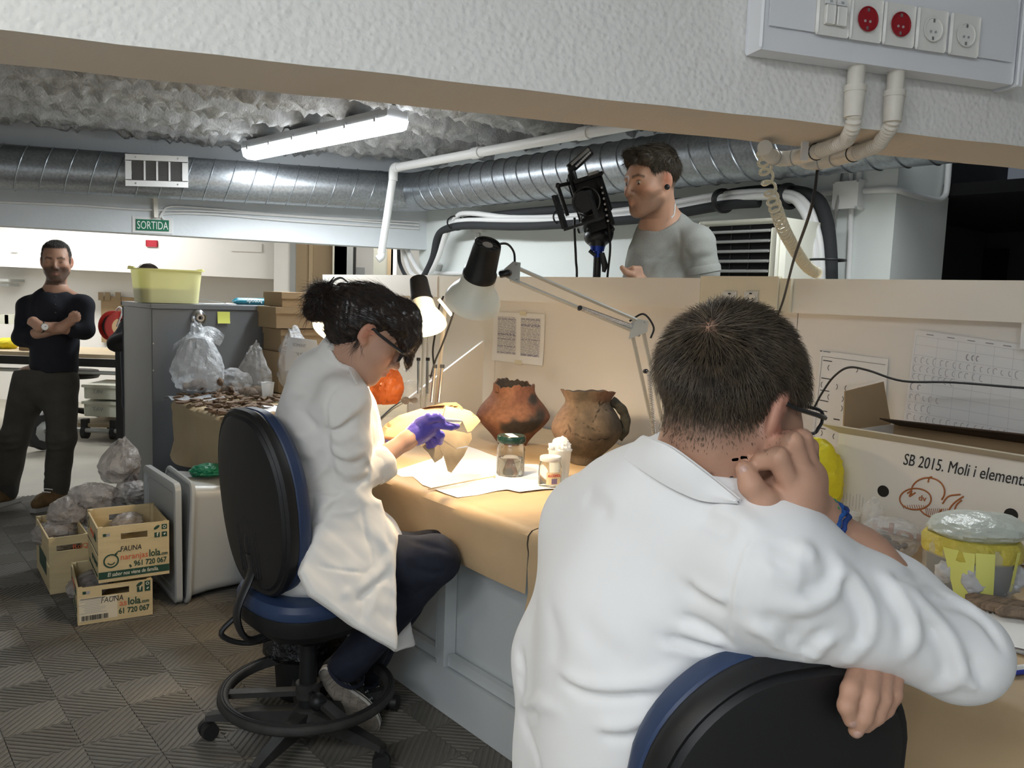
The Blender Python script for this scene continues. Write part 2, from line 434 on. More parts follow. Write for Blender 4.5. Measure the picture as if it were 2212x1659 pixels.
# sprayed ceiling with ragged ribs running towards the partition
CZ = 2.45
def ceil_fn():
    nu,nv = 380,220; bb = np.linspace(2.4,8.6,nu); nn = np.linspace(-2.6,4.2,nv)
    Bg,Ng = np.meshgrid(bb,nn,indexing='ij'); g = np.random.default_rng(3)
    def vn(x,y,s,seed):
        r = np.random.default_rng(seed).random((160,160)); x = x*s+70; y = y*s+70
        xi = np.floor(x).astype(int); yi = np.floor(y).astype(int); fx = x-xi; fy = y-yi; fx = fx*fx*(3-2*fx); fy = fy*fy*(3-2*fy)
        a = lambda p,q: r[p % 160,q % 160]
        return (a(xi,yi)*(1-fx)+a(xi+1,yi)*fx)*(1-fy)+(a(xi,yi+1)*(1-fx)+a(xi+1,yi+1)*fx)*fy
    warp = 0.16*(vn(Bg,Ng,0.8,1)-0.5)
    ph = (Bg+warp*.6)/0.56+0.25; sw_ = np.abs((ph % 1.0)-0.5)*2; rid = np.clip((1.0-sw_)*2.6-0.55,0,1); rid = rid*rid*(3-2*rid)
    rough = vn(Bg,Ng,5,2)*0.25+vn(Bg,Ng,17,4)*0.4+vn(Bg,Ng,36,6)*0.45
    dep = 0.17*rid+0.05*rough*np.clip(rid,0.3,1)+0.05*np.clip(vn(Bg,Ng,24,8)-.62,0,1)*3*rid
    Zz = CZ+0.15-dep
    P = BD[None,None]*Bg[...,None]+ND[None,None]*Ng[...,None]+UP*Zz[...,None]
    idx = np.arange(nu*nv).reshape(nu,nv)
    F = np.stack([idx[:-1,:-1],idx[:-1,1:],idx[1:,1:],idx[1:,:-1]],-1).reshape(-1,4)
    me = bpy.data.meshes.new('ceiling'); me.from_pydata(P.reshape(-1,3).tolist(),[],F.tolist()); me.materials.append(m_spray)
    me.polygons.foreach_set('use_smooth',[True]*len(me.polygons)); me.update()
    return new_obj('ceiling',me)
struct(ceil_fn())
# nearest ceiling beam with stuccoed face
BZ = 1.72
A_ = Zp(0,65,BZ); A2 = Zp(2211,317,BZ); SB = nrm(A2-A_); PB = np.array([-SB[1],SB[0],0])
wB = float((Zp(1106,252,BZ)-A_)@PB)
mb = MB(); a0 = A_-SB*2.4; Lb = 6.4
nseg = 90
def beam_pt(u,z,d): return a0+SB*(u*Lb)+UP*(z-BZ)+PB*d
V = []; rows = [(0.95,0),(0,0),(0,wB),(0.95,wB)]
for i in range(nseg+1):
    for z,d in rows:
        w_ = 0.0008*math.sin(i*1.7)+0.0006*math.sin(i*0.61+1) if z == 0 else 0
        V.append(beam_pt(i/nseg,BZ+z+w_,d))
Fs = []
for i in range(nseg):
    for r in range(3): Fs.append((i*4+r,(i+1)*4+r,(i+1)*4+r+1,i*4+r+1))
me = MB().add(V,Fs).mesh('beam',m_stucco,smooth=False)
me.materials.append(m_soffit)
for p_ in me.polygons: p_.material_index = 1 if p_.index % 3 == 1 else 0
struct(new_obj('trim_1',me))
# far ceiling beam with the exit sign
A3 = Zp(0,487,BZ); B3 = Zp(930,540,BZ); S3 = nrm(B3-A3); P3 = np.array([-S3[1],S3[0],0]); C3 = float(A3@P3)
E3_ = Zp(955,541,BZ)
L3 = float((E3_-A3)@S3)
struct(MB().prism([(-1.6,0),(L3,0),(L3,0.22),(-1.6,0.22)],0.9,A3,S3,P3).build('trim_2',m_plaster,smooth=False))
def Bp(x,y,off=0.0): return Pl(x,y,P3,C3-off)        # photo point on the far beam's face
# wall behind the partition with its return beside the dark room
NW = 3.92
bL = bn(Np(905,560,NW))[0]; bR = bn(Np(1930,500,NW))[0]
struct(MB().prism([(bR,NW),(bL,NW),(bL,NW+0.55),(bR,NW+0.55)],2.55,(0,0,0),BD,ND,UP).build('wall_right',m_column,smooth=False))
# dark room on the right, its lack of light put into the wall colour
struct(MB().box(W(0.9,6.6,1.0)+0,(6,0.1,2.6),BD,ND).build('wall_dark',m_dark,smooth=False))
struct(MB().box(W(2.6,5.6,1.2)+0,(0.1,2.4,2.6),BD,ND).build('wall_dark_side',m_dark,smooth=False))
# ceiling over the dark room, its shade put into a near-black colour
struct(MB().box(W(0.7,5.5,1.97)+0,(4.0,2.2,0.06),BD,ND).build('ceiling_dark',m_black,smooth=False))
# back wall of the far workroom, its white soffit box, and the left wall
Yb = 9.4
struct(MB().box((-3.0,Yb+0.1,1.2),(11,0.2,2.9)).build('wall_back',m_plaster2,smooth=False))
lo = Yp(0,572,Yb-0.45); hi_ = Yp(590,603,Yb-0.45)
sd = nrm((hi_-lo)*np.array([1,1,0]))
mbx = MB(); hi_z = 2.55
mbx.prism([(-7.2,lo[2]),(hi_[0],hi_[2]),(hi_[0],hi_z),(-7.2,hi_z)],0.42,(0,Yb-0.43,0),(1,0,0),(0,0,1),(0,1,0))
struct(mbx.build('trim_3',m_plaster2,smooth=False))
struct(MB().box((-6.4,5.5,1.2),(0.15,9,2.9)).build('wall_left',m_plaster2,smooth=False))
# rest of the room behind the photographer
struct(MB().box((-1.0,-2.2,1.2),(12,0.15,2.9)).build('wall_front',m_plaster,smooth=False))
struct(MB().box(W(-1.2,3.0,1.2),(0.12,8,2.9),BD,ND).build('wall_side',m_plaster,smooth=False))
struct(MB().box((0,-0.9,2.66),(14,8,0.1)).build('ceiling_front',m_plaster,smooth=False))
# partition between the workbench and the cameraman
NP = 2.69
bP0,bP1 = 0.35,bn(Np(705,598,NP-0.035))[0]
zB0,zB1 = 1.337,1.456
part = thing('partition','low white partition wall running along the back of the workbench with a thick top board','partition',loc=W(2.8,NP,0))
def rel(o,t):
    o.parent = t; o.matrix_parent_inverse = Matrix.Translation(-Vector(t.location)); return o
bs = [bP0,bn(Np(1723,690,NP))[0],bn(Np(1072,700,NP))[0],bP1]
for i in range(3):
    rel(MB().box(W((bs[i]+bs[i+1])/2,NP+0.015,zB1/2-0.003),(bs[i+1]-bs[i]-0.004,0.03,zB1-0.006),BD,ND).build('panel',m_white,None,False),part)
bj = bn(Np(957,600,NP-0.03))[0]
rel(MB().box(W((bP0+bj)/2,NP-0.015,(zB0+zB1)/2),(bj-bP0-0.003,0.10,zB1-zB0),BD,ND,bev=0.002).build('top_board',m_board,None,False),part)
rel(MB().box(W((bP1+bj)/2,NP-0.015,(zB0+zB1)/2+0.004),(bP1-bj-0.003,0.10,zB1-zB0),BD,ND,bev=0.002).build('top_board',m_white,None,False),part)
# workbench
NF,NS,BT = 1.455,1.515,0.73
bEnd = bn(Zp(335,868,BT))[0]
wb = thing('workbench','long white workbench with panelled front covered in brown paper','workbench',loc=W(2.4,1.9,0))
m_wb = mat('bench_paint',(0.60,0.63,0.63),rough=0.4,var=0.05,vscale=3)
bEn2 = bn(Zp(362,857,BT))[0]
m_top = mat('bench_top',(0.6,0.5,0.35),rough=0.6)
rel(MB().prism([(0.3,NF+0.01),(bEnd-0.02,NF+0.01),(bEn2,NF+0.22),(bEn2,NP-0.012),(0.3,NP-0.012)],0.05,UP*(BT-0.055),BD,ND,UP).build('worktop',m_top,None,False),wb)
bD = bn(Np(800,1100,NS))[0]+0.55
zs = Np(945.6,1434.6,NS)[2]; zs2 = zs+0.035
rel(MB().box(W((0.3+bD)/2,NS+0.012,zs/2),(bD-0.3,0.024,zs),BD,ND).build('plinth',m_wb,None,False),wb)
rel(MB().box(W((0.3+bD)/2,NS+0.30,0.4),(bD-0.3,0.5,0.54),BD,ND).build('carcass',m_wb,None,False),wb)
bp0,bp1 = bn(Np(943,1400,NS))[0],bn(Np(969,1400,NS+0.02))[0]
rel(MB().box(W((bp0+bp1)/2,NS+0.024,(zs+0.67)/2),(abs(bp0-bp1),0.046,0.67-zs),BD,ND).build('stile',m_wb,None,False),wb)
for (b0,b1) in ((0.32,bp1-0.004),(bp0+0.004,bD-0.02)):
    pr = rel(MB().box(W((b0+b1)/2,NS+0.028,zs+0.022),(b1-b0,0.03,0.036),BD,ND,bev=0.003).build('rail',m_wb,None,False),wb)
for (b0,b1) in ((bp0+0.004,bp0+0.03),):
    rel(MB().box(W((b0+b1)/2,NS+0.03,0.40),(b1-b0,0.03,0.5),BD,ND,bev=0.003).build('rail',m_wb,None,False),wb)
rel(MB().box(W(bD-0.01,NS+0.6,0.34),(0.02,1.1,0.68),BD,ND).build('side_panel',m_wb,None,False),wb)
for bb_ in (bEn2-0.1,):
    rel(MB().box(W(bb_,NP-0.1,0.34),(0.05,0.05,0.68),BD,ND).build('leg',m_wb,None,False),wb)
# ------------------------------------------------------------------ services under the ceiling
m_galv = mat('galvanised_steel',(0.42,0.45,0.48),rough=0.36,metal=0.85,var=0.25,vscale=60,bump=0.05,bscale=140,bdist=0.002)
m_pvc = mat('white_pvc',(0.80,0.80,0.79),rough=0.4)
m_pvc_old = mat('cream_pvc',(0.78,0.74,0.66),rough=0.5,var=0.08,vscale=30)
m_blk = mat('black_rubber',(0.012,0.012,0.013),rough=0.5)
m_blkfoam = mat('black_foam_insulation',(0.03,0.032,0.035),rough=0.8)
m_chrome = mat('chrome',(0.75,0.75,0.75),rough=0.15,metal=1.0)
m_steel = mat('brushed_steel',(0.5,0.5,0.5),rough=0.35,metal=1.0)
m_tubeon = mat('tube_lit',(1,1,1),emit=(0.93,0.97,1.0),estr=14)
m_grey = mat('grey_plastic',(0.42,0.43,0.44),rough=0.5)
# round ventilation ducts: left one along the far beam, right one along the wall, joined by an elbow
offL = 0.20; rD = 0.150
def Lp(x,y): return Bp(x,y,offL)
cL0,cL1 = Lp(0,357),Lp(600,392)
dL = nrm(cL1-cL0)
ND_R = 3.68
cR0,cR1 = Np(1000,405,ND_R),Np(1640,334,ND_R)
dR = nrm(cR1-cR0); dR = nrm(BD*(dR@BD)+UP*0.0)*1.0
cR0[2] = cR1[2] = (cR0[2]+cR1[2])/2
# meeting point of the two axes in plan
def meet(p,d,q,e):
    A = np.array([[d[0],-e[0]],[d[1],-e[1]]]); t = np.linalg.solve(A,(q-p)[:2]); return p+d*t[0]
mE = meet(cL0,dL,cR0,dR); mE[2] = (mE[2]+cR0[2])/2
dRw = -BD if (mE-cR1)@BD > 0 else BD
eL = mE-dL*0.16; eR = mE+dRw*0.20
duct = thing('air_duct','round spiral galvanised steel air duct running above the exit sign to the right wall','duct',loc=mE)
def duct_run(p,q,n):
    P = np.linspace(p,q,40); return rel(MB().tube(P,rD,40).build('duct_pipe',m_galv),duct)
pL = cL0-dL*1.5; pR = cR0+dRw*4.0
pR[2] = cR0[2]
duct_run(pL,eL,10); duct_run(eR,pR,10)
rel(MB().tube(bez([eL-dL*0.05,eL,mE*0.72+(eL+eR)*0.14,eR,eR+dRw*0.05],22),rD*1.01,40).build('elbow',m_galv),duct)
def seams(p,q,step,lead):
    d = nrm(q-p); L = np.linalg.norm(q-p); n = int(L/step)
    for i in range(1,n):
        c = p+d*(i*step); u,v,_ = basis(d)
        ring = [c+u*math.cos(t)*(rD+0.002)+v*math.sin(t)*(rD+0.002)+d*lead*math.sin(t) for t in np.linspace(0,2*math.pi,40,endpoint=False)]
        rel(MB().tube(ring,0.0042,4,closed=True).build('spiral_seam',m_galv),duct)
seams(pL,eL,0.148,0.05); seams(eR,pR,0.128,-0.06)
for c,d in ((eL-dL*0.02,dL),(eL-dL*0.10,dL),(eR+dRw*0.02,dRw)):
    rel(MB().tube([c-d*0.015,c+d*0.015],rD+0.004,40).build('joint_collar',m_galv),duct)
# ventilation grille on the left duct
gq = [Bp(x,y,offL+rD*0.98+0.012) for x,y in ((269,331),(407,337),(407,408),(271,402))]
gX = nrm(gq[1]-gq[0]); gw = np.linalg.norm(gq[1]-gq[0]); gh = np.linalg.norm(gq[3]-gq[0]); gc = sum(gq)/4; gN = -P3
gr = thing('vent_grille','white framed ventilation grille with four dark louvred panes on the left duct','vent',loc=gc)
m_gr = mat('grille_dark',(0.05,0.048,0.046),rough=0.6)
fw = 0.045
for a,b_,w,h in ((0,gh/2-fw/2,gw,fw),(0,-gh/2+fw/2,gw,fw),(-gw/2+fw/2,0,fw,gh-2*fw),(gw/2-fw/2,0,fw,gh-2*fw)):
    rel(MB().box(gc+gX*a+UP*b_,(w,h,0.02),gX,UP,gN,bev=0.003).build('frame',m_pvc,None,False),gr)
for i in (1,2,3):
    rel(MB().box(gc+gX*(-gw/2+fw+(gw-2*fw)*i/4),(0.012,gh-2*fw,0.018),gX,UP,gN).build('mullion',m_pvc,None,False),gr)
rel(MB().box(gc-gN*0.06,(gw-0.02,gh-0.02,0.10),gX,UP,gN).build('plenum',m_gr,None,False),gr)
nl = 22
b_ = MB()
for i in range(nl):
    b_.box(gc+UP*(-gh/2+fw+(gh-2*fw)*(i+0.5)/nl),(gw-2*fw,0.0022,0.016),gX,nrm(UP+gN*0.6),nrm(gN-UP*0.6))
o = rel(b_.build('louvre',mat('louvre_grey',(0.16,0.155,0.15),rough=0.5),None,False),gr); o['kind'] = 'stuff'
for a in (-0.33,0.33):
    for s in (-1,1):
        rel(MB().lathe([(0.005,0),(0.005,0.003),(0.001,0.004)],gc+gX*gw*a+UP*s*(gh/2-fw/2)+gN*0.010,gN,8).build('screw',m_steel),gr)
# exit sign
sq_ = [Bp(x,y,0.006) for x,y in ((294,473),(365,476),(365,500),(294,497))]
sX = nrm(sq_[1]-sq_[0]); sw = np.linalg.norm(sq_[1]-sq_[0]); sh = np.linalg.norm(sq_[3]-sq_[0]); sc = sum(sq_)/4
sg = thing('exit_sign','small green exit sign with white lettering on a pale backing fixed to the far beam','sign',loc=sc)
m_sgn = mat('sign_green',(0.015,0.17,0.09),rough=0.4); m_ltr = mat('sign_white',(0.85,0.88,0.85),rough=0.4)
rel(MB().box(sc+P3*0.004,(sw+0.05,sh+0.035,0.006),sX,UP,-P3).build('backing',m_pvc,None,False),sg)
rel(MB().box(sc-P3*0.002,(sw,sh,0.006),sX,UP,-P3).build('green_plate',m_sgn,None,False),sg)
rel(text('lettering','SORTIDA',sh*1.02,sc-P3*0.0055-sX*(sw*0.475)-UP*sh*0.36,sX,UP,m_ltr,None,width=sw*0.95),sg)
# conduits along the far beam
for nm,lab,pts in (('conduit','thin grey conduit along the far beam, the one passing left of the exit sign',[(0,436),(160,443),(310,453),(440,456),(640,468),(905,487)]),
                     ('conduit','thin grey conduit on the far beam beginning right of the exit sign, upper one',[(345,470),(352,458),(372,446),(470,452),(640,466),(905,480)]),
                     ('conduit','thin grey conduit on the far beam below the others beside the wall corner',[(352,474),(358,462),(460,463),(640,478),(905,494)])):
    P = bez([Bp(x,y,0.012) for x,y in pts],30)
    tag(MB().tube(P,0.008,8).build(nm,m_pvc),lab,'conduit')
td = thing('cable_trunking','short cream trunking dropping from the left duct to the exit sign','trunking',loc=Bp(335,440,0))
rel(MB().tube([Bp(334,424,0.02),Bp(336,470,0.02)],0.022,4).build('drop',m_pvc_old,None,False),td)
rel(MB().tube([Bp(314,418,0.05),Bp(338,422,0.03)],0.026,4).build('bend_cover',m_pvc_old,None,False),td)
# suspended fluorescent batten
FZ = 2.30
f0 = Zp(543,331,FZ); f1d = nrm(Zp(900,256,FZ)-f0)
f1 = f0+f1d*1.75
fu = nrm(np.cross(f1d,UP))
ft = thing('fluorescent_light','long lit fluorescent batten hanging under the sprayed ceiling','light',loc=(f0+f1)/2)
Lf = np.linalg.norm(f1-f0); fc = (f0+f1)/2
rel(MB().box(fc+UP*0.045,(Lf,0.16,0.05),f1d,fu,UP,bev=0.008).build('housing',m_grey,None,False),ft)
prof = [(-0.075,0.02),(-0.06,-0.03),(-0.03,-0.045),(0.03,-0.045),(0.06,-0.03),(0.075,0.02)]
rel(MB().prism(prof,Lf,f0,fu,UP,f1d).build('diffuser',m_tubeon,None,False),ft)
for i in range(6):
    for s in (-1,1):
        rel(MB().box(f0+f1d*Lf*(0.06+0.176*i)+fu*s*0.08+UP*0.02,(0.02,0.012,0.035),f1d,fu,UP).build('clip',m_steel,None,False),ft)
for a in (0.12,0.55,0.9):
    rel(MB().tube([f0+f1d*Lf*a+UP*0.06,f0+f1d*Lf*a+UP*(CZ-FZ-0.02)],0.002,5).build('suspension_rod',m_steel),ft)
area('batten_light',f0+f1d*Lf*0.5-UP*0.055,f0+f1d*Lf*0.5-UP*1.5,Lf,0.14,48,(0.92,0.97,1.0))
bpy.data.objects['batten_light'].rotation_euler = Matrix(np.array([f1d,fu if fu@np.cross(-UP,f1d) > 0 else -fu,UP]).T.tolist()).to_euler()
# far batten at the left edge
g0 = Yp(52,510,8.2); gd = nrm(Yp(-120,478,7.6)-g0); gd[2] *= 0.1; gd = nrm(gd); gu = nrm(np.cross(gd,UP))
f2 = thing('fluorescent_light','lit fluorescent batten at the left edge of the photo in the far workroom','light',loc=g0)
rel(MB().box(g0+gd*0.6+UP*0.06,(1.2,0.14,0.06),gd,gu,UP).build('housing',m_pvc,None,False),f2)
rel(MB().box(g0+gd*0.6-UP*0.005,(1.2,0.12,0.07),gd,gu,UP,bev=0.01).build('diffuser',m_tubeon,None,False),f2)
rel(MB().tube([g0+gd*0.25+UP*0.06,g0+gd*0.25+UP*0.9],0.003,5).build('suspension_rod',m_steel),f2)
# white drain pipe hanging below the ceiling, turning down at the elbow
dp = thing('drain_pipe','white plastic drain pipe below the ceiling turning down beside the elbow of the duct','pipe',loc=Np(850,362,3.2))
nd = 3.28
q = [Np(1345,273,nd),Np(1240,292,nd),Np(1030,330,nd),Np(850,363,nd)]
ax_ = nrm(q[0]-q[3])
q0 = q[3]; q3 = q0+ax_*2.6
rel(MB().tube([q0+ax_*0.05,q3],0.030,16).build('horizontal_run',m_pvc),dp)
rel(MB().tube(bez([q0+ax_*0.08,q0+ax_*0.02,q0-UP*0.03,q0-UP*0.09],12),0.034,16).build('bend',m_pvc),dp)
qd = Np(824,548,nd)
rel(MB().tube([q0-UP*0.05,qd],0.029,16).build('down_run',m_pvc),dp)
rel(MB().tube(bez([qd+UP*0.02,qd-UP*0.02,qd-UP*0.045-SD*0.03],8),0.03,14).build('foot_bend',m_pvc),dp)
for x,y in ((1030,331),(1262,286)):
    c = Np(x,y,nd); c = q0+ax_*((c-q0)@ax_)
    rel(MB().tube([c-ax_*0.04,c+ax_*0.04],0.037,16).build('coupling',m_pvc),dp)
    rel(MB().tube([c+UP*0.03,c+UP*(CZ-0.06-c[2])],0.003,6).build('hanger_rod',m_steel),dp)
# bundle of air-conditioning lines along the right wall: white and black hoses, each its own
NC = 3.86
hb_ = thing('hose_bundle','bundle of white and black air conditioning hoses strapped together along the right wall','hoses',loc=Np(1400,460,NC))
def hose(lab,pts,r,m,n0=NC,seg=10):
    P = bez([Np(x,y,n0-o) for x,y,o in pts],60)
    o = rel(MB().tube(P,r,seg).build('hose',m),hb_); o['label'] = lab
hose('thick black foam hose topmost in the bundle, curving down behind the air conditioner',[(1005,478,.04),(1080,466,.05),(1240,452,.05),(1480,440,.05),(1600,418,.05),(1700,413,.05),(1760,428,.06),(1783,470,.06),(1793,540,.06),(1795,640,.06)],0.034,m_blkfoam)
hose('upper white corrugated hose in the bundle along the wall',[(872,525,.03),(905,585,.05),(930,590,.06),(950,540,.06),(985,470,.09),(1020,461,.10),(1100,470,.10),(1220,468,.10),(1400,448,.10),(1560,421,.10),(1690,416,.10),(1740,440,.10),(1765,500,.10),(1773,560,.10),(1775,640,.10)],0.020,m_pvc)
hose('middle white corrugated hose in the bundle along the wall',[(865,520,.03),(888,590,.06),(920,597,.07),(945,560,.08),(965,500,.10),(990,478,.11),(1100,476,.12),(1220,475,.12),(1400,461,.12),(1560,433,.12),(1690,424,.12),(1735,455,.12),(1755,520,.12),(1760,580,.12),(1760,640,.12)],0.020,m_pvc)
hose('thick black foam hose lowest in the bundle, dropping beside the tall desk lamp',[(885,640,.06),(912,605,.08),(935,560,.09),(945,515,.10),(962,496,.11),(1010,487,.12),(1120,489,.12),(1250,482,.12),(1400,470,.12),(1560,443,.12),(1640,436,.1)],0.030,m_blkfoam)
hose('black hose hanging from the end of the far beam behind the partition',[(861,540,.02),(864,570,.03),(880,600,.05),(905,612,.06)],0.016,m_blkfoam)
for x,y,dy in ((985,482,26),(1215,470,24),(1562,434,28),(1703,424,26),(1787,562,0)):
    c = Np(x,y,NC-0.10)
    r_ = [c+UP*math.cos(t)*0.052+ND*math.sin(t)*0.08 for t in np.linspace(0,6.283,24,endpoint=False)] if dy else [c+BD*math.cos(t)*0.085+ND*math.sin(t)*0.08 for t in np.linspace(0,6.283,24,endpoint=False)]
    o = MB().tube(r_,0.006 if x != 1562 and x != 1703 else 0.016,6,closed=True).build('cable_tie',m_blk)
    rel(o,hb_)
jb0 = thing('pipe_bracket','small white wall bracket with a pin under the hose bundle','bracket',loc=Np(1032,500,NW))
rel(MB().box(Np(1033,497,NW-0.02),(0.13,0.04,0.04),BD,ND,UP,bev=0.006).build('plate',m_pvc,None,False),jb0)
rel(MB().tube([Np(1031,505,NW-0.02),Np(1031,516,NW-0.02)],0.018,10).build('pin',m_pvc),jb0)
lc = thing('wall_conduit','short white conduit low on the wall behind the hose bundle','conduit',loc=Np(950,590,NW))
rel(MB().tube([Np(925,591,NW-0.02),Np(1010,590,NW-0.02)],0.016,10).build('pipe',m_pvc),lc)
rel(MB().box(Np(946,577,NW-0.03),(0.03,0.05,0.06),nrm(BD+UP*.6),ND,nrm(UP-BD*.6)).build('clip',m_pvc,None,False),lc)
# floor-standing air conditioner behind the partition
NA = 3.42
aq = [Np(1495,478,NA),Np(1692,468,NA),Np(1683,640,NA),Np(1495,640,NA)]
ab0,ab1 = bn(aq[1])[0],bn(aq[0])[0]; az1 = max(aq[0][2],aq[1][2])
ac = thing('air_conditioner','cream cabinet air conditioner with black louvred grille behind the partition','air conditioner',loc=W((ab0+ab1)/2,NA,0))
m_ac = mat('ac_cream',(0.80,0.79,0.68),rough=0.42)
rel(MB().box(W((ab0+ab1)/2,NA+0.22,az1/2),(ab1-ab0,0.40,az1),BD,ND,UP,bev=0.02).build('cabinet',m_ac,None,True),ac)
gz1 = Np(1600,486,NA)[2]; gz0 = 1.0; gb0 = bn(Np(1664,540,NA))[0]; gb1 = bn(Np(1528,540,NA))[0]
rel(MB().box(W((gb0+gb1)/2,NA+0.015,(gz0+gz1)/2),(gb1-gb0,0.02,gz1-gz0),BD,ND,UP).build('grille_recess',m_black,None,False),ac)
for side,(x0,x1) in (('a',(ab0+0.015,gb0)),('b',(gb1,ab1-0.015))):
    rel(MB().box(W((x0+x1)/2,NA+0.005,(gz0+az1)/2-0.02),(abs(x1-x0),0.03,az1-gz0-0.06),BD,ND,UP,bev=0.006).build('grille_frame',m_ac,None,True),ac)
rel(MB().box(W((ab0+ab1)/2,NA+0.005,(gz1+az1)/2-0.008),(ab1-ab0-0.03,0.03,az1-gz1-0.03),BD,ND,UP,bev=0.006).build('grille_frame',m_ac,None,True),ac)
nsl = 15
for i in range(nsl):
    z = gz1-0.03-i*0.047
    if z < gz0: break
    rel(MB().box(W((gb0+gb1)/2,NA-0.002,z),(gb1-gb0,0.03,0.006),BD,nrm(ND+UP*0.5),nrm(UP-ND*0.5)).build('louvre',mat('ac_louvre',(0.45,0.45,0.43),rough=0.4),None,False),ac)
for t_ in (0.33,0.62):
    rel(MB().box(W(gb0+(gb1-gb0)*t_,NA+0.008,(gz0+gz1)/2),(0.006,0.012,gz1-gz0),BD,ND,UP).build('divider',m_blk,None,False),ac)
# junction box and conduits on the column
jq = Np(1835,423,NW-0.03)
jb = thing('junction_box','square white junction box screwed to the column with conduits leaving it','junction box',loc=jq)
jw = 0.145
rel(MB().box(jq+ND*0.0,(jw,jw,0.07),BD,UP,ND,bev=0.01).build('box',m_pvc,None,True),jb)
rel(MB().box(jq-ND*0.038,(jw*0.96,jw*0.96,0.01),BD,UP,ND,bev=0.004).build('lid',m_pvc,None,True),jb)
for a in (-1,1):
    for c in (-1,1):
        rel(MB().lathe([(0.006,0),(0.006,0.004)],jq-ND*0.046+BD*a*jw*.43+UP*c*jw*.43,-ND,8).build('screw',m_grey),jb)
def cond(lab,pts,r=0.013,nn=NW-0.016):
    P = [Np(x,y,nn) for x,y in pts]
    tag(MB().tube(P,r,10).build('conduit',m_pvc),lab,'conduit'); return P
cond('vertical white conduit dropping from the junction box down the column',[(1839,449),(1836,530),(1832,615)])
cond('white conduit from the junction box to the left behind the hoses',[(1808,416),(1770,418),(1700,424)],0.017)
cond('lower white conduit left of the junction box',[(1808,436),(1780,440)],0.013)
cond('short white stub conduit above the junction box',[(1838,397),(1838,372)],0.012)
cond('second short white stub conduit above the junction box, right one',[(1853,398),(1856,372)],0.014)
eC = W(bR,NW,0)
cp = [Np(1866,413,NW-0.02),Np(1930,410,NW-0.02)]
cpt = [cp[0],cp[1],Pl(1962,418,-BD,-bR+0.02),Pl(2020,432,-BD,-bR+0.02),Pl(2038,427,-BD,-bR+0.025),Pl(2045,410,-BD,-bR+0.025),Pl(2050,350,-BD,-bR+0.025),Pl(2051,320,-BD,-bR+0.025)]
tag(MB().tube(bez(cpt,40),0.015,10).build('conduit',m_pvc),'white conduit wrapping round the column edge and rising beside the dark room','conduit')
tag(MB().tube([Np(1820,372,NW-0.03),Np(1806,455,NW-0.09),Np(1800,530,NW-0.09),Np(1797,640,NW-0.09)],0.008,6).build('cable_duct_strip',m_steel),'narrow metal strip hanging down beside the black hose at the column','metal strip')
# dark wall screen
scn = [Pl(2020,540,ND,6.5),Pl(2177,524,ND,6.5),Pl(2174,606,ND,6.5)]
sx0 = bn(scn[0])[0]; sx1 = bn(scn[1])[0]
tag(MB().box(W((sx0+sx1)/2,6.52,(scn[0][2]+0.9)/2),(abs(sx0-sx1),0.05,scn[0][2]-0.9),BD,ND,UP).build('wall_screen',m_black,None,False),'black panel screen on the wall of the unlit room','screen')
# trunking box with switch and sockets on the near beam face
FB = lambda x,y,o=0.0: Pl(x,y,PB,float(A_@PB)-o)
m_trk = mat('trunking_white',(0.82,0.83,0.86),rough=0.38)
m_sock = mat('socket_ivory',(0.84,0.83,0.79),rough=0.3); m_red = mat('socket_red',(0.32,0.012,0.02),rough=0.3)
tD = 0.055
u_of = lambda P: float((np.array(P)-A_)@SB)
tq0 = FB(1642,104,tD); tu0 = u_of(tq0); tz0 = tq0[2]; tu1 = u_of(FB(2192,183,tD)); tz1 = tz0+0.185
tr = thing('socket_trunking','white wall trunking box with a switch and four sockets fixed to the near beam','sockets',loc=A_+SB*(tu0+tu1)/2+UP*(tz0-BZ))
def TB(u,z,o=0.0): return A_+SB*u+UP*(z-A_[2])-PB*o
rel(MB().box(TB((tu0+tu1)/2,(tz0+tz1)/2,tD/2),(tu1-tu0,tD-0.001,tz1-tz0),SB,PB,UP,bev=0.004).build('trunking_body',m_trk,None,False),tr)
zc0,zc1 = FB(1665,63,tD)[2],tz1-0.02
zc0 = tz0+0.042
rel(MB().box(TB((tu0+tu1)/2+0.0,(zc0+zc1)/2,tD+0.0005),(tu1-tu0-0.03,0.002,zc1-zc0),SB,PB,UP).build('cover_strip',m_trk,None,False),tr)
rel(MB().box(TB(tu1+0.008,(tz0+tz1)/2,tD/2+0.002),(0.016,tD+0.008,tz1-tz0+0.008),SB,PB,UP,bev=0.003).build('end_cap',m_trk,None,False),tr)
us = [u_of(FB(x,y,tD)) for x,y in ((1796,36),(1867,45),(1938,56),(2008,66),(2079,76))]
zs_ = [FB(x,y,tD)[2] for x,y in ((1796,36),(1867,45),(1938,56),(2008,66),(2079,76))]
zm = sum(zs_)/5; pw = (us[-1]-us[0])/4
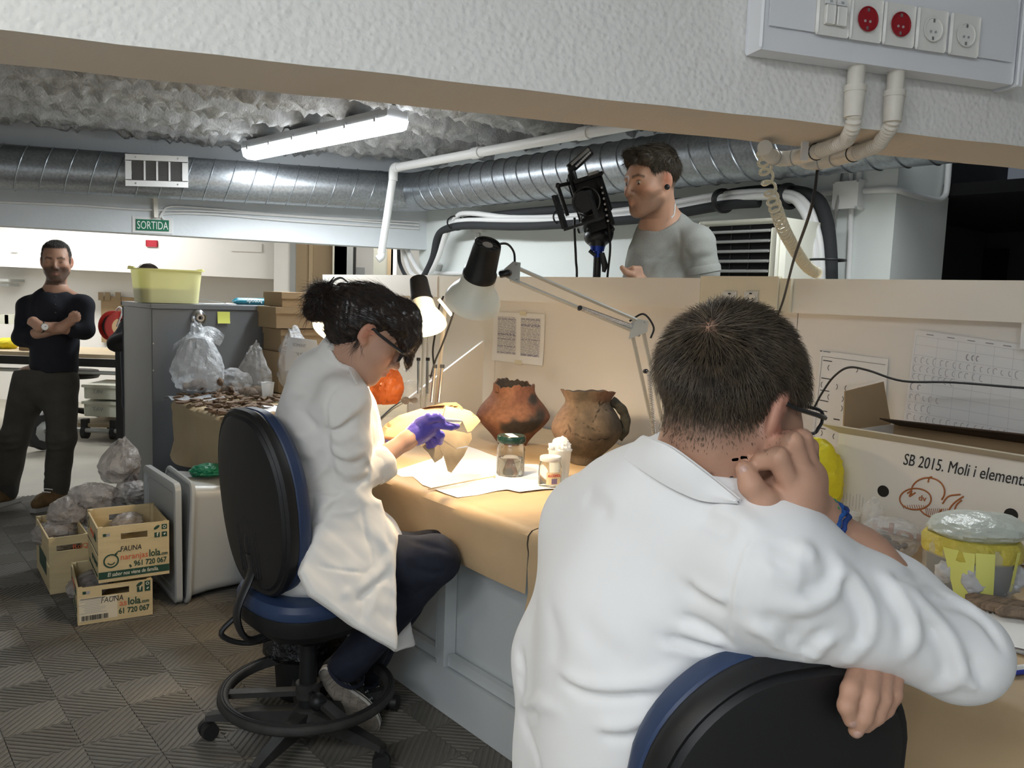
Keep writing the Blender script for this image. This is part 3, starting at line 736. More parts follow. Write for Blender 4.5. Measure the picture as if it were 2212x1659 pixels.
for i,u in enumerate(us):
    pl = rel(MB().box(TB(u,zm,tD+0.005),(pw-0.0015,0.010,pw*1.02),SB,PB,UP,bev=0.004).build('socket_plate' if i else 'switch_plate',m_sock,None,True),tr)
    if i == 0:
        for s in (-1,1):
            rocker = MB().box(TB(u+s*0.0125,zm-0.004,tD+0.012),(0.022,0.010,0.034),SB,nrm(PB+UP*0.12*s),UP,bev=0.002).build('rocker',m_sock,None,True)
            rel(rocker,tr); 
            rel(MB().box(TB(u+s*0.0125,zm+0.020,tD+0.011),(0.022,0.004,0.010),SB,PB,UP).build('indicator',m_pvc,None,False),tr)
            rel(MB().box(TB(u+s*0.0125,zm+0.020,tD+0.0135),(0.006,0.001,0.004),SB,PB,UP).build('mark',m_grey,None,False),tr)
    else:
        mm = m_red if i in (1,2) else m_sock
        rr = 0.0215
        rel(MB().lathe([(rr+0.0015,0.0),(rr+0.0015,0.0012),(rr,0.0014),(rr-0.001,-0.0006),(0.0005,-0.0012)],TB(u,zm,tD+0.0102),-PB,30,caps=False).build('socket_well',mm),tr)
        for s in (-1,1):
            rel(MB().lathe([(0.0026,0),(0.0026,0.0012),(0.0012,0.0014),(0.0012,0.0004)],TB(u+s*0.0095*0.6,zm-0.004,tD+0.0094),-PB,10).build('pin_hole',m_grey if i > 2 else mat('pin_white',(0.5,0.4,0.4)),None),tr)
            rel(MB().box(TB(u,zm+s*0.0165,tD+0.0095),(0.004,0.003,0.006),SB,PB,UP).build('earth_clip',m_steel,None,False),tr)
# corrugated conduits from the trunking, under the beam
def corr(lab,a_pts,r=0.0155):
    t = thing('flexible_conduit',lab,'conduit',loc=a_pts[0])
    P = bez(a_pts,150); d = np.concatenate([[0],np.cumsum(np.linalg.norm(np.diff(P,axis=0),axis=1))]); L = d[-1]
    n = int(L/0.0022); s = np.linspace(0,L,n); Q = np.stack([np.interp(s,d,P[:,i]) for i in range(3)],1)
    rr = r*(0.94+0.10*np.sin(2*math.pi*s/0.0088))
    rel(MB().tube(Q,rr,14).build('corrugated_tube',m_pvc_old),t); return t,Q,s
for lab,top,bend,run,cut in (('left cream corrugated conduit dropping from the trunking and bending under the beam',(1853,140),(1846,265),[(1818,308),(1740,335),(1690,343),(1662,335),(1652,318)],0.083),
                                 ('right cream corrugated conduit dropping from the trunking and bending under the beam',(1938,154),(1930,262),[(1886,318),(1800,344),(1755,352),(1735,345),(1726,338)],0.083)):
    p0 = FB(top[0],top[1],0.032); p1 = FB(bend[0]-2,bend[1],0.026)
    p0 = A_+SB*u_of(p0)+UP*(tz0-A_[2]+0.004)-PB*0.030; p0b = p0-UP*0.05; p1[:2] = (p1[:2]+0)
    zu = BZ-0.020
    rp = [Zp(x,y,zu-0.003*(i in (2,3))) for i,(x,y) in enumerate(run)]
    t,Q,s = corr(lab,[p0,p0b,p1,p1*0.4+rp[0]*0.6-UP*0.004-PB*0.006]+rp)
    ax = nrm(p0b-p0)
    rel(MB().tube([p0,p0+ax*0.045],0.0165,16).build('adaptor_neck',m_pvc_old),t)
    rel(MB().tube([p0+ax*0.040,p0+ax*0.052],0.021,16).build('adaptor_ring',m_pvc_old),t)
    rel(MB().tube([p0+ax*0.050,p0+ax*0.10],[0.0195,0.0175],16).build('adaptor_sleeve',m_pvc_old),t)
    n_ = len(Q); a,b_ = int(n_*0.52),int(n_*0.84)
    rel(MB().tube(Q[a:b_:6],0.0172,14).build('smooth_sleeve',m_pvc_old),t)
    for f in (0.56,0.7,0.8):
        c = int(n_*f); tt = nrm(Q[c+2]-Q[c-2]); u,v,_ = basis(tt)
        rel(MB().tube([Q[c]+(u*math.cos(w)+v*math.sin(w))*0.0178 for w in np.linspace(0,6.283,18,endpoint=False)],0.0014,5,closed=True).build('wire_tie',m_blk if f == 0.56 else m_grey),t)
tag(MB().box(Zp(1738,322,BZ-0.016),(0.016,0.006,0.05),SB,PB,UP).build('conduit_clip',m_pvc,None,False),'white strap clip holding the left corrugated conduit to the beam','clip')
# coiled cable and thin black cable hanging from the beam to the partition
cpts = [Zp(1648,318,BZ-0.01),Yp(1655,372,2.02),Yp(1672,440,2.12),Yp(1700,510,2.35),Yp(1740,572,2.72),W(bn(Np(1768,600,NP-0.02))[0],NP-0.03,zB1+0.02)]
P = bez(cpts,240); d = np.concatenate([[0],np.cumsum(np.linalg.norm(np.diff(P,axis=0),axis=1))]); L = d[-1]
ntn = 40; n = ntn*14; s = np.linspace(0,L,n); Q = np.stack([np.interp(s,d,P[:,i]) for i in range(3)],1)
T = np.gradient(Q,axis=0); coil = []
tt = np.linspace(0,1,n); ph = 2*math.pi*ntn*(0.62*tt+0.38*tt**2.2); rad = 0.0135+0.003*tt
for i in range(n):
    u,v,a = basis(T[i],(1,0,0)); coil.append(Q[i]+(u*math.cos(ph[i])+v*math.sin(ph[i]))*rad[i])
tag(MB().tube(coil,0.0038,6,hint=(1,0,0)).build('coiled_cable',mat('coil_cream',(0.72,0.66,0.50),rough=0.45)),'cream coiled spiral cable hanging from the beam to the partition top','cable')
bc_ = [Zp(1768,352,BZ-0.02),Yp(1752,450,1.98),Yp(1715,560,2.4),Np(1688,660,NP-0.13),Np(1655,735,NP-0.08)]
tag(MB().tube(bez(bc_,40),0.0038,8).build('black_cable',m_blk),'thin black cable hanging from under the beam down past the partition','cable')
# socket plate on the partition board
spx = bn(Np(1516,600,NP-0.08))[0]; spy = bn(Np(1686,600,NP-0.08))[0]
st = thing('partition_sockets','cream socket box with two white wall sockets on the partition board','sockets',loc=W((spx+spy)/2,NP-0.05,1.4))
m_cre = mat('cream_box',(0.80,0.75,0.60),rough=0.45)
rel(MB().box(W((spx+spy)/2,NP-0.078,(zB0+zB1)/2+0.003),(abs(spx-spy),0.024,zB1-zB0+0.008),BD,ND,UP,bev=0.003).build('box',m_cre,None,False),st)
rel(MB().box(W(spy-0.02,NP-0.073,(zB0+zB1)/2),(0.045,0.016,zB1-zB0),BD,ND,UP).build('end_piece',m_cre,None,False),st)
for x,y in ((1576,645),(1622,645)):
    c = Np(x,y,NP-0.092)
    rel(MB().box(c,(0.058,0.006,0.052),BD,ND,UP,bev=0.002).build('socket_plate',m_sock,None,False),st)
    rel(MB().lathe([(0.0225,0.0005),(0.0215,0.001),(0.021,-0.001),(0.0005,-0.0015)],c-ND*0.0035,-ND,24,caps=False).build('socket_well',m_sock),st)
    for s_ in (-1,1): 
        rel(MB().lathe([(0.0028,0),(0.0028,0.0012)],c-ND*0.003+BD*s_*0.009,-ND,8).build('pin_hole',m_blk),st)
    rel(MB().box(c-ND*0.0035+UP*0.018,(0.010,0.003,0.005),BD,ND,UP).build('earth_clip',m_blk,None,False),st)
# ------------------------------------------------------------------ things on and around the workbench
m_kraft = mat('kraft_paper',(0.56,0.405,0.235),rough=0.6,var=0.10,vscale=5,bump=0.25,bscale=7,bdist=0.01)
m_paper = mat('white_paper',(0.86,0.86,0.85),rough=0.7,bump=0.1,bscale=9,bdist=0.01)
m_ink = mat('ink_black',(0.02,0.02,0.022),rough=0.6); m_inkg = mat('ink_grey',(0.30,0.30,0.33),rough=0.7)
m_glass = mat('clear_glass',(0.95,0.97,0.96),rough=0.03,trans=1.0,ior=1.45,spec=0.5)
m_water = mat('liquid',(0.93,0.92,0.86),rough=0.0,trans=1.0,ior=1.33)
m_card = mat('cardboard',(0.36,0.25,0.14),rough=0.8,var=0.08,vscale=6)
m_cardw = mat('cardboard_white',(0.78,0.75,0.70),rough=0.6,var=0.03,vscale=5)
m_poly = mat('clear_polythene',(0.80,0.82,0.84),rough=0.14,alpha=0.26,spec=0.9,bump=0.9,bscale=26,bdist=0.03)
m_polyw = mat('milky_polythene',(0.82,0.86,0.90),rough=0.22,alpha=0.46,spec=0.8,bump=0.8,bscale=22,bdist=0.03)
m_sherd = mat('sherd_clay',(0.185,0.120,0.075),rough=0.85,var=0.35,vscale=25,bump=0.3,bscale=70)
def npf(y): return 0
# brown paper covering: three lengths, each lying on the top and hanging over the front edge
def cover(lab,b0,b1,hem,seed,m=m_kraft,nseg=60,curl=0.0,lift=0.0015):
    g = np.random.default_rng(seed); ph = g.uniform(0,6.28,6)
    prof = [(NP-0.02,BT+lift),(NP-0.4,BT+lift),(NF+0.25,BT+lift),(NF+0.08,BT+lift+0.0015),(NF+0.03,BT+lift+0.003),(NF+0.008,BT+0.001),(NF-0.006,BT-0.012),(NF-0.009,BT-0.035),(NF-0.004,BT-0.06),(NF-0.006,BT-0.10)]
    V = []
    for i in range(nseg+1):
        t = i/nseg; b = b0+(b1-b0)*t; hz = hem(t)
        pr = prof+[(NF-0.006+0.01*math.sin(t*7+ph[0])+curl*0.5*math.sin(t*9+ph[4]),BT-0.10+(hz-(BT-0.10))*0.6),(NF-0.008+curl*math.sin(t*11+ph[1])-curl*0.4,hz)]
        for j,(n,z) in enumerate(pr):
            w = 0.0016*math.sin(b*9+n*5+ph[2])*math.sin(b*3.1-n*11+ph[3]) if j < 4 else 0.003*math.sin(b*13+ph[4]+j*0.7)*math.sin(b*4.3+ph[5])
            V.append(W(b,n+(0 if j < 4 else w),z+(abs(w) if j < 4 else 0)))
    K = len(prof)+2
    Fs = [(i*K+j,(i+1)*K+j,(i+1)*K+j+1,i*K+j+1) for i in range(nseg) for j in range(K-1)]
    o = MB().add(V,Fs).build('paper_cover',m); tag(o,lab,'brown paper'); return o
hm0 = Np(836,1131,NF)[2]; hm1 = Np(1125,1276,NF)[2]
bs1 = bn(Zp(1132,1150,BT))[0]; bs2 = bn(Zp(640,975,BT))[0]
cover('brown paper sheet on the bench under the white papers, hanging over the front edge',bs1,3.62,lambda t: hm1+(hm0-hm1)*t*0.6,1)
cover('brown paper sheet on the bench beside the foreground man, hanging over the front edge',0.34,bs1-0.004,lambda t: hm1-0.05+0.01*math.sin(t*9),2,lift=0.001)
hL = Np(340,962,NF)[2]
m_kraft2 = mat('kraft_paper_left',(0.45,0.345,0.20),rough=0.6,var=0.10,vscale=5,bump=0.25,bscale=9,bdist=0.01)
cover('brown paper sheet on the left end of the bench with a crumpled hanging hem',3.60,bEnd+0.005,lambda t: hL-0.07*(1-t)-0.015*abs(math.sin(t*9)),3,m=m_kraft2,curl=0.022,lift=0.002)
E2 = MB()
E2.grid(lambda u,v: W(bEnd+(bEn2-bEnd)*u+(0.01 if v > 0 else 0),NF+0.002+0.22*u,BT+0.003-(0.19*v)),6,6)
o = E2.build('paper_flap',m_kraft2); tag(o,'brown paper flap hanging at the left end of the bench against the grey cabinet','brown paper')
E2 = MB(); E2.add([W(bEnd-0.01,NF+0.0,BT+0.0028),W(bEn2,NF+0.22,BT+0.0028),W(bEn2,NP-0.05,BT+0.0028),W(bEnd-0.01,NP-0.05,BT+0.0028)],[(0,1,2,3)])
o2 = E2.build('paper_end',m_kraft2,o)
# sloping white side divider
dq = bn(Zp(866,905,BT)); dt = bn(Np(1070,738,NP)); bdv = (dq[0]+dt[0])/2
zf = Np(0,0,1)[2]*0+Pl(868,861,BD,bdv)[2]
o = MB().prism([(dq[1],BT+0.004),(NP-0.018,BT+0.004),(NP-0.018,dt[2]),(dq[1],zf)],0.018,BD*bdv,ND,UP,BD).build('side_divider',m_white,None,False)
tag(o,'white divider panel with a sloping top edge standing on the bench against the partition','divider')
# two big old pots and the pale fragment
def pot(name,lab,cx,base_y,prof_px,yoff,colfn,rim_fn,cracks,seed,n0=None):
    c = Zp(cx,base_y,BT); Yd = c[1]; sc = Yd/FPX*1.012
    prof = [(r*sc,h*sc) for r,h in prof_px]
    P = bez([(r,h,0) for r,h in prof],110)[:,:2]
    seg = 260; g = np.random.default_rng(seed); nP = len(P)
    Dv = g.normal(size=(14,3))*np.concatenate([np.full(7,26),np.full(7,70)])[:,None]; ph = g.uniform(0,6.28,14)
    th = np.linspace(0,2*math.pi,seg,endpoint=False)
    X = _R*1.0; X = nrm(np.array([X[0],X[1],0])); Yv = np.array([-X[1],X[0],0])
    outer = P; Rr = outer[:,0][:,None]*np.ones(seg); Zz = outer[:,1][:,None]*np.ones(seg)
    zt = outer[-1,1]; wgt = np.clip((Zz-zt*0.80)/(zt*0.2),0,1); Zz = Zz+wgt*rim_fn(th)[None]*sc
    pos = np.stack([Rr*np.sin(th)[None],-Rr*np.cos(th)[None],Zz],-1)
    nz = np.sin(pos@Dv.T+ph); lum = nz[...,:7].mean(-1)+0.5*nz[...,7:].mean(-1)
    dr = 0.0035*nz[...,:7].mean(-1)+0.0012*nz[...,7:].mean(-1)
    ck = np.zeros((nP,seg))
    for pts in cracks:
        q = []
        for x,y in pts:
            h = (base_y-y)*sc; r = np.interp(h,outer[:,1],outer[:,0]); s = np.clip((x-cx)*sc/r,-0.98,0.98); a = math.asin(s)
            q.append((r*math.sin(a),-r*math.cos(a),h))
        qq = [q[0]]
        for a_,b_ in zip(q,q[1:]):
            a_,b_ = np.array(a_),np.array(b_); L_ = np.linalg.norm(b_-a_)
            for t_ in (.3,.62,1.0): qq.append(a_+(b_-a_)*t_+(g.normal(size=3)*L_*.11 if t_ < 1 else 0))
        q = np.array(qq)
        for i in range(len(q)-1):
            ba = q[i+1]-q[i]; t = np.clip(((pos-q[i])@ba)/max(1e-9,ba@ba),0,1); d = np.linalg.norm(pos-q[i]-t[...,None]*ba,axis=-1)
            ck = np.maximum(ck,np.exp(-(d/(0.0016+.0013*abs(math.sin(i*1.9))))**2))
    rr = np.stack([np.sin(th),-np.cos(th),np.zeros(seg)],-1)[None]
    pos = pos+rr*(dr-0.004*ck)[...,None]
    inner = pos[::-1]-rr*0.009; inner[:,:,2] = np.maximum(inner[:,:,2],0.012)
    allp = np.concatenate([pos,inner[:70]]); 
    V = allp.reshape(-1,3); V = c+X*V[:,:1]+Yv*V[:,1:2]*1.0+UP*(V[:,2:3]+0.004)
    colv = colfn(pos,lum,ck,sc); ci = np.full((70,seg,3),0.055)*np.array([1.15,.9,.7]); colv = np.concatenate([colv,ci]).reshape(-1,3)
    K = len(allp); Fs = [(i*seg+k,i*seg+(k+1) % seg,(i+1)*seg+(k+1) % seg,(i+1)*seg+k) for i in range(K-1) for k in range(seg)]
    Fs.append(tuple(range(seg-1,-1,-1))); Fs.append(tuple(range((K-1)*seg,K*seg)))
    t = thing(name,lab,'pot',loc=c)
    me = MB().add(V,Fs).mesh('body',mat('pot_clay',(1,1,1),rough=0.8,vcol=True,bump=0.5,bscale=150,bdist=0.003,var=0.25,vscale=60),True,60)
    set_col(me,colv); rel(new_obj('body',me),t)
    return t,c,sc,X,Yv
def mixc(a,b,t): return np.array(a)*(1-t[...,None])+np.array(b)*t[...,None]
def sst(x,a,b): t = np.clip((x-a)/(b-a),0,1); return t*t*(3-2*t)
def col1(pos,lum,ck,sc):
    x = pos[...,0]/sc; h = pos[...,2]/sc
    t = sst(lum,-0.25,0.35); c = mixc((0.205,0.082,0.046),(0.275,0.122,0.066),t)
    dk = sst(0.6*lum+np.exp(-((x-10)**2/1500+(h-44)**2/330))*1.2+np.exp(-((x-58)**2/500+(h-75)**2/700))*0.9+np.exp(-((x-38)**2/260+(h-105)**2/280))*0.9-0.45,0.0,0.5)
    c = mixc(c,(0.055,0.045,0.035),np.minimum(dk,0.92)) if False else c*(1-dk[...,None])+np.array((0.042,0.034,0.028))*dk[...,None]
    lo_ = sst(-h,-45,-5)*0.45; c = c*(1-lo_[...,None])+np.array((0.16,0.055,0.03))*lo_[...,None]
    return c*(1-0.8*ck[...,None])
rim1 = lambda th: 3*np.sin(th*2+0.6)+2*np.sin(th*5+1)+1.6*np.sin(th*11)+1.2*np.sin(th*23+2)+3.5*np.cos(th+2.8)
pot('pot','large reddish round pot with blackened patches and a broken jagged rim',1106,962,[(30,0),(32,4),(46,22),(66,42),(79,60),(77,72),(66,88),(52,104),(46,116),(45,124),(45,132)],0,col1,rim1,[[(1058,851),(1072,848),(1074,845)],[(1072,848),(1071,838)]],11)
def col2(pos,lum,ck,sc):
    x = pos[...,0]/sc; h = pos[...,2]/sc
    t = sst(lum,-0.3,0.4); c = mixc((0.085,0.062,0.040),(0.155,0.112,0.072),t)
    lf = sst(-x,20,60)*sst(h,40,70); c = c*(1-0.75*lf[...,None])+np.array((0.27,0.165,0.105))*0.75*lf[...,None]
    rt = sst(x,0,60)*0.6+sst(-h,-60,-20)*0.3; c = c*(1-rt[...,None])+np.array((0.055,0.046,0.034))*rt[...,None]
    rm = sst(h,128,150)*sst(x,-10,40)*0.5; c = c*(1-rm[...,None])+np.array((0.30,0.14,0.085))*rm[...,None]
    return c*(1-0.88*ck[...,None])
rim2 = lambda th: 1.5*np.sin(th*3)+1*np.sin(th*13+1)+5*np.cos(th)
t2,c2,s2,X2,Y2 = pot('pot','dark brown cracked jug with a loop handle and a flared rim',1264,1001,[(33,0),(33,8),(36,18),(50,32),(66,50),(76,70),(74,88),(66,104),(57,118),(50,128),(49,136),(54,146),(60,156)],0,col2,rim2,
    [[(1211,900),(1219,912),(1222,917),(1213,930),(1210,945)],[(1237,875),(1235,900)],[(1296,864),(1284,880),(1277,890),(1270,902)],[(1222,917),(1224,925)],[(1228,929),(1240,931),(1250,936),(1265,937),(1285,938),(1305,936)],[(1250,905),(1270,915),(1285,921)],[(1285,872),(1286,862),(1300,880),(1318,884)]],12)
hp = [(49,140,-6),(66,128,-8),(78,112,-8),(82,90,-8),(78,72,-7),(68,60,-5)]
hP = bez([c2+X2*(x*s2)+Y2*(y*s2)+UP*(h*s2) for x,h,y in hp],30)
rel(MB().tube(hP,[0.019+0.0015*math.sin(i*0.9) for i in range(len(hP))],14,sq=0.75).build('handle',mat('pot_handle',(0.05,0.047,0.033),rough=0.8,var=0.4,vscale=40,bump=0.5,bscale=90)),t2)
# glass jars, cup with cotton wool
def jar(lab,cx,base_y,rpx,hpx,lidh,fill,lidm,shoulder=0.12):
    c = Zp(cx,base_y,BT+0.006); sc = c[1]/FPX*1.02; r = rpx*sc; h = hpx*sc; lh = lidh*sc
    t = thing('glass_jar',lab,'jar',loc=c)
    body = [(r*0.80,0),(r*0.95,h*0.02),(r,h*0.06),(r,h*(0.86-shoulder)),(r*0.97,h*(0.90-shoulder*0.6)),(r*0.86,h*0.90),(r*0.86,h)]
    inn = [(q*0.93,max(z,h*0.04)) for q,z in body[::-1]]
    rel(MB().lathe(body+inn,c,UP,40).build('glass',m_glass),t)
    if fill: rel(MB().lathe([(r*0.86,h*0.045),(r*0.915,h*0.08),(r*0.915,h*fill)],c,UP,40).build('liquid',m_water),t)
    rl = r*(0.98 if shoulder < .2 else 0.9)
    rel(MB().lathe([(rl,0),(rl*1.03,lh*0.1),(rl*1.03,lh*0.8),(rl*0.96,lh),(rl*0.8,lh*0.94),(0.001,lh*0.94)],c+UP*(h*0.945),UP,40).build('lid',lidm),t)
    return t,c,r,h,sc
m_lidg = mat('lid_dark_green',(0.008,0.03,0.024),rough=0.2); m_lidw = mat('lid_grey_white',(0.62,0.62,0.60),rough=0.3)
t,c,r,h,s_ = jar('tall glass jar half full of clear liquid with a dark green lid',1102,1026,30.5,76,15,0.52,m_lidg)
vx = nrm(np.array([_R[0],_R[1],0])); vy = np.array([-vx[1],vx[0],0])
rel(MB().box(c+UP*(h*0.945+15*s_*0.96)+vy*0.002,(r*0.55,r*1.5,0.0006),vx*0.94+vy*0.3,vy*0.94-vx*0.3,UP).build('lid_label',m_paper,None,False),t)
t,c,r,h,s_ = jar('small glass jar with a pale lid and a red handwritten label',1187,1049,25,58,10,0.0,m_lidw,0.22)
m_lab = mat('jar_label',(0.78,0.66,0.42),rough=0.6); m_redink = mat('red_ink',(0.55,0.03,0.03),rough=0.6)
lb = MB()
for i in range(9): pass
lbp = [c+(vx*math.sin(a)-vy*math.cos(a))*(r*1.006) for a in np.linspace(-0.35,1.05,12)]
V = [p+UP*z for p in lbp for z in (h*0.12,h*0.58)]
rel(MB().add(V,[(2*i,2*i+2,2*i+3,2*i+1) for i in range(11)]).build('label',m_lab),t)
d_ = vx*math.sin(0.35)-vy*math.cos(0.35); dx_ = vx*math.cos(0.35)+vy*math.sin(0.35)
rel(text('label_writing','ALCOHOL',0.012,c+d_*(r*1.02)-dx_*r*0.62+UP*h*0.42,dx_,UP,m_redink,None,bold=True,width=r*1.2),t)
rel(MB().box(c+d_*(r*1.01)+UP*h*0.25,(r*0.5,0.0008,h*0.2),dx_,d_,UP).build('label_print',mat('label_blue',(0.25,0.2,0.35)),None,False),t)
c = Zp(1207,1036,BT+0.006); sc = c[1]/FPX*1.02
t = thing('plastic_cup','small white plastic cup overflowing with cotton wool','cup',loc=c)
m_cup = mat('cup_white',(0.86,0.87,0.85),rough=0.35,alpha=0.75)
rel(MB().lathe([(20*sc,0),(24.5*sc,62*sc),(26.5*sc,65*sc),(26.5*sc,67*sc),(24*sc,66*sc),(19*sc,2*sc)],c,UP,32).build('cup_wall',m_cup),t)
pr = [ell(c+UP*45*sc,(19*sc,19*sc,30*sc)),ell(c+UP*74*sc+vx*4*sc,(19*sc,17*sc,17*sc)),ell(c+UP*72*sc-vx*14*sc,(10*sc,12*sc,10*sc)),ell(c+UP*84*sc-vx*2*sc,(12*sc,11*sc,9*sc)),noisef(0.004,130,3,c,1),noisef(0.0018,380,5,c,1)]
rel(sdf_mesh('cotton',pr,0.0026,mat('cotton',(0.9,0.9,0.88),rough=0.95,sheen=0.3)),t)
# white papers and a stick on the brown paper
def sheet(lab,poly,z,m=m_paper,name='paper_sheet',cat='paper',curl=0.004,seed=0,parent=None):
    import bmesh
    bm = bmesh.new(); vs = [bm.verts.new(Zp(x,y,z)) for x,y in poly]; f = bm.faces.new(vs)
    bmesh.ops.triangulate(bm,faces=bm.faces[:]); bmesh.ops.subdivide_edges(bm,edges=bm.edges[:],cuts=5,use_grid_fill=True)
    g = random.Random(seed); a,b_ = g.uniform(0,6),g.uniform(0,6)
    for v in bm.verts: v.co.z += curl*(0.5+0.5*math.sin(v.co.x*17+a)*math.sin(v.co.y*13+b_))
    bm.normal_update()
    for f in bm.faces:
        if f.normal.z < 0: f.normal_flip()
    me = bpy.data.meshes.new(name); bm.to_mesh(me); bm.free(); me.materials.append(m)
    me.polygons.foreach_set('use_smooth',[True]*len(me.polygons))
    o = new_obj(name,me); tag(o,lab,cat); return o
PZ = BT+0.004
sheet('white paper sheet with torn edges lying under the pale pottery fragment',[(845,1019),(868,1031),(892,1030),(912,1049),(932,1056),(1068,1029),(1085,1010),(1080,990),(1000,962),(960,985)],PZ,seed=1)
sheet('white paper sheet lying under the glass jars, its front edge torn',[(936,1058),(962,1068),(988,1076),(1030,1070),(1070,1061),(1095,1058),(1122,1064),(1175,1058),(1230,1055),(1240,1040),(1160,1005),(1095,1002),(1066,1030)],PZ+0.001,seed=2)
sp_ = [Zp(925,1057,PZ+0.008),Zp(1068,1029,PZ+0.010)]
o = MB().tube([sp_[0],sp_[0]*0.5+sp_[1]*0.5+UP*0.001,sp_[1]],0.0022,8).build('stick',mat('stick_wood',(0.62,0.48,0.30),rough=0.6)); tag(o,'thin wooden cotton-tipped stick lying across the two white papers','stick')
MB().sphere(sp_[1],(0.005,0.005,0.005),10,8).build('cotton_tip',mat('tip',(0.7,0.58,0.42),rough=0.8),o)
# pinned sheets on the partition: table print, stylised drawings
def wsheet(lab,q4,n,name='wall_sheet',curl=0.0):
    P = [Np(x,y,n) for x,y in q4]; t = thing(name,lab,'paper',loc=sum(P)/4)
    def fn(u,v):
        a = P[0]*(1-u)+P[1]*u; b_ = P[3]*(1-u)+P[2]*u; p = a*(1-v)+b_*v
        return p-ND*(0.003+curl*(v**3)*abs(u-0.5)*2)
    rel(MB().grid(fn,12,10).build('sheet',m_paper),t)
    return t,P,(lambda u,v,o=0.0012: fn(u,v)-ND*o)
def lines(t,fn,segs,m,w=0.0011,name='print_lines'):
    b_ = MB()
    for u0,v0,u1,v1,*rest in segs:
        ww = rest[0] if rest else w
        p,q = fn(u0,v0),fn(u1,v1); d = nrm(q-p); s_ = np.cross(d,ND)*ww/2
        b_.add([p-s_,q-s_,q+s_,p+s_],[(0,1,2,3)])
    o = rel(b_.build(name,m,None,False),t); o['kind'] = 'stuff'; return o
t,P,fn = wsheet('printed table sheet in two columns taped to the partition above the red pot',[(1067,673),(1178,679),(1176,790),(1066,778)],NP-0.004,curl=0.01)
g = random.Random(4); sg = []; sb = []
for cx0,cx1 in ((0.10,0.47),(0.56,0.93)):
    v = 0.10
    while v < 0.84:
        k_ = g.random(); x0 = cx0
        while x0 < cx1-0.02:
            wdt = min(g.uniform(0.05,0.14),cx1-x0)
            (sb if (k_ < 0.2 or (x0 > cx0+0.22 and g.random() < .5)) else sg).append((x0,v,x0+wdt-0.012,v,0.004 if k_ < 0.15 else 0.0024)); x0 += wdt
        v += 0.021
    sg += [(cx0,0.09,cx0,0.85,0.0008),(cx1,0.09,cx1,0.85,0.0008),(cx0+0.18,0.35,cx0+0.18,0.85,0.0008),(cx0+0.25,0.35,cx0+0.25,0.85,0.0008)]
lines(t,fn,sg,mat('print_grey',(0.34,0.33,0.36),rough=.8)); lines(t,fn,sb,mat('print_blue_grey',(0.22,0.22,0.32),rough=.8))
for u,v in ((0.60,0.005),(0.52,0.985)):
    rel(MB().box(fn(u,v,0.002),(0.05,0.0008,0.022),BD,ND,UP).build('tape',mat('masking_tape',(0.76,0.70,0.52),rough=0.6),None,False),t)
t,P,fn = wsheet('sheet of small black outline drawings on the partition behind the cardboard box',[(1773,757),(1920,776),(1905,985),(1753,955)],NP-0.004)
sg = [(0.04,0.06,0.97,0.06,0.0012),(0.04,0.06,0.04,0.97,0.0012),(0.0,0.005,0.03,0.005,0.003),(0.05,0.005,0.16,0.005,0.002)]
for v in (0.10,0.29,0.42,0.53,0.64,0.83): sg.append((0.06,v,0.2,v+0.0,0.003))
for k_,(u,v) in enumerate([(0.18,.17),(0.55,.15),(0.1,.36),(.28,.36),(.46,.36),(.6,.36),(.22,.48),(.38,.48),(.55,.48),(.38,.58),(.55,.58),(.12,.88),(.35,.89)]):
    for a in range(5):
        c_ = 0.035*(1 if k_ % 2 else -1); th0 = -1.1+a*0.44; th1 = th0+0.44
        sg.append((u+c_*math.cos(th0),v+0.032*math.sin(th0),u+c_*math.cos(th1),v+0.032*math.sin(th1),0.0022))
for u,v,l in ((.15,.70,.02),(.3,.705,.09),(.46,.71,.06),(.18,.78,.07),(.36,.79,.05)): sg.append((u,v,u+l,v,0.009 if l < .08 else .004))
lines(t,fn,sg,m_ink)
t,P,fn = wsheet('large sheet with a grid of faint pottery drawings on the partition, rightmost',[(1978,712),(2260,752),(2245,985),(1950,930)],NP-0.004)
sg = []; g = random.Random(9); sk_ = []
for v in (0.055,0.14,0.24,0.33,0.42,0.5,0.60,0.70,0.80,0.9): sg.append((0.02,v,0.99,v,0.0009))
for u in (0.02,0.2,0.36,0.5,0.64,0.78): sg.append((u,0.05,u,0.95,0.0008))
for u in (0.1,0.27,0.43,0.57,0.7): sk_.append((u,0.03,u+0.06,0.03,0.003))
for row,cnt,s_ in ((0.19,3,0),(0.285,16,0),(0.37,11,0),(0.45,7,0),(0.55,2,0),(0.65,5,0),(0.75,4,0),(0.85,15,0)):
    for i in range(cnt):
        u = (0.45 if cnt == 3 else 0.04)+i*(0.035 if cnt == 3 else 0.052)+g.uniform(-.005,.005); v = row; rr = g.uniform(0.012,0.018); a0 = g.uniform(0.9,2.2); sgn = -1
        for a in range(5):
            t0 = a0+a*0.7; sk_.append((u+rr*math.cos(t0),v+rr*2.0*math.sin(t0),u+rr*math.cos(t0+.7),v+rr*2.0*math.sin(t0+.7),0.0015 if cnt > 3 else .003))
lines(t,fn,sg,mat('print_faint',(0.62,0.61,0.64),rough=.8)); lines(t,fn,sk_,mat('print_pencil',(0.36,0.35,0.38),rough=.8),name='drawings')
t,P,fn = wsheet('white paper edge pinned at the right end of the partition',[(2208,692),(2260,696),(2260,760),(2204,753)],NP-0.055)
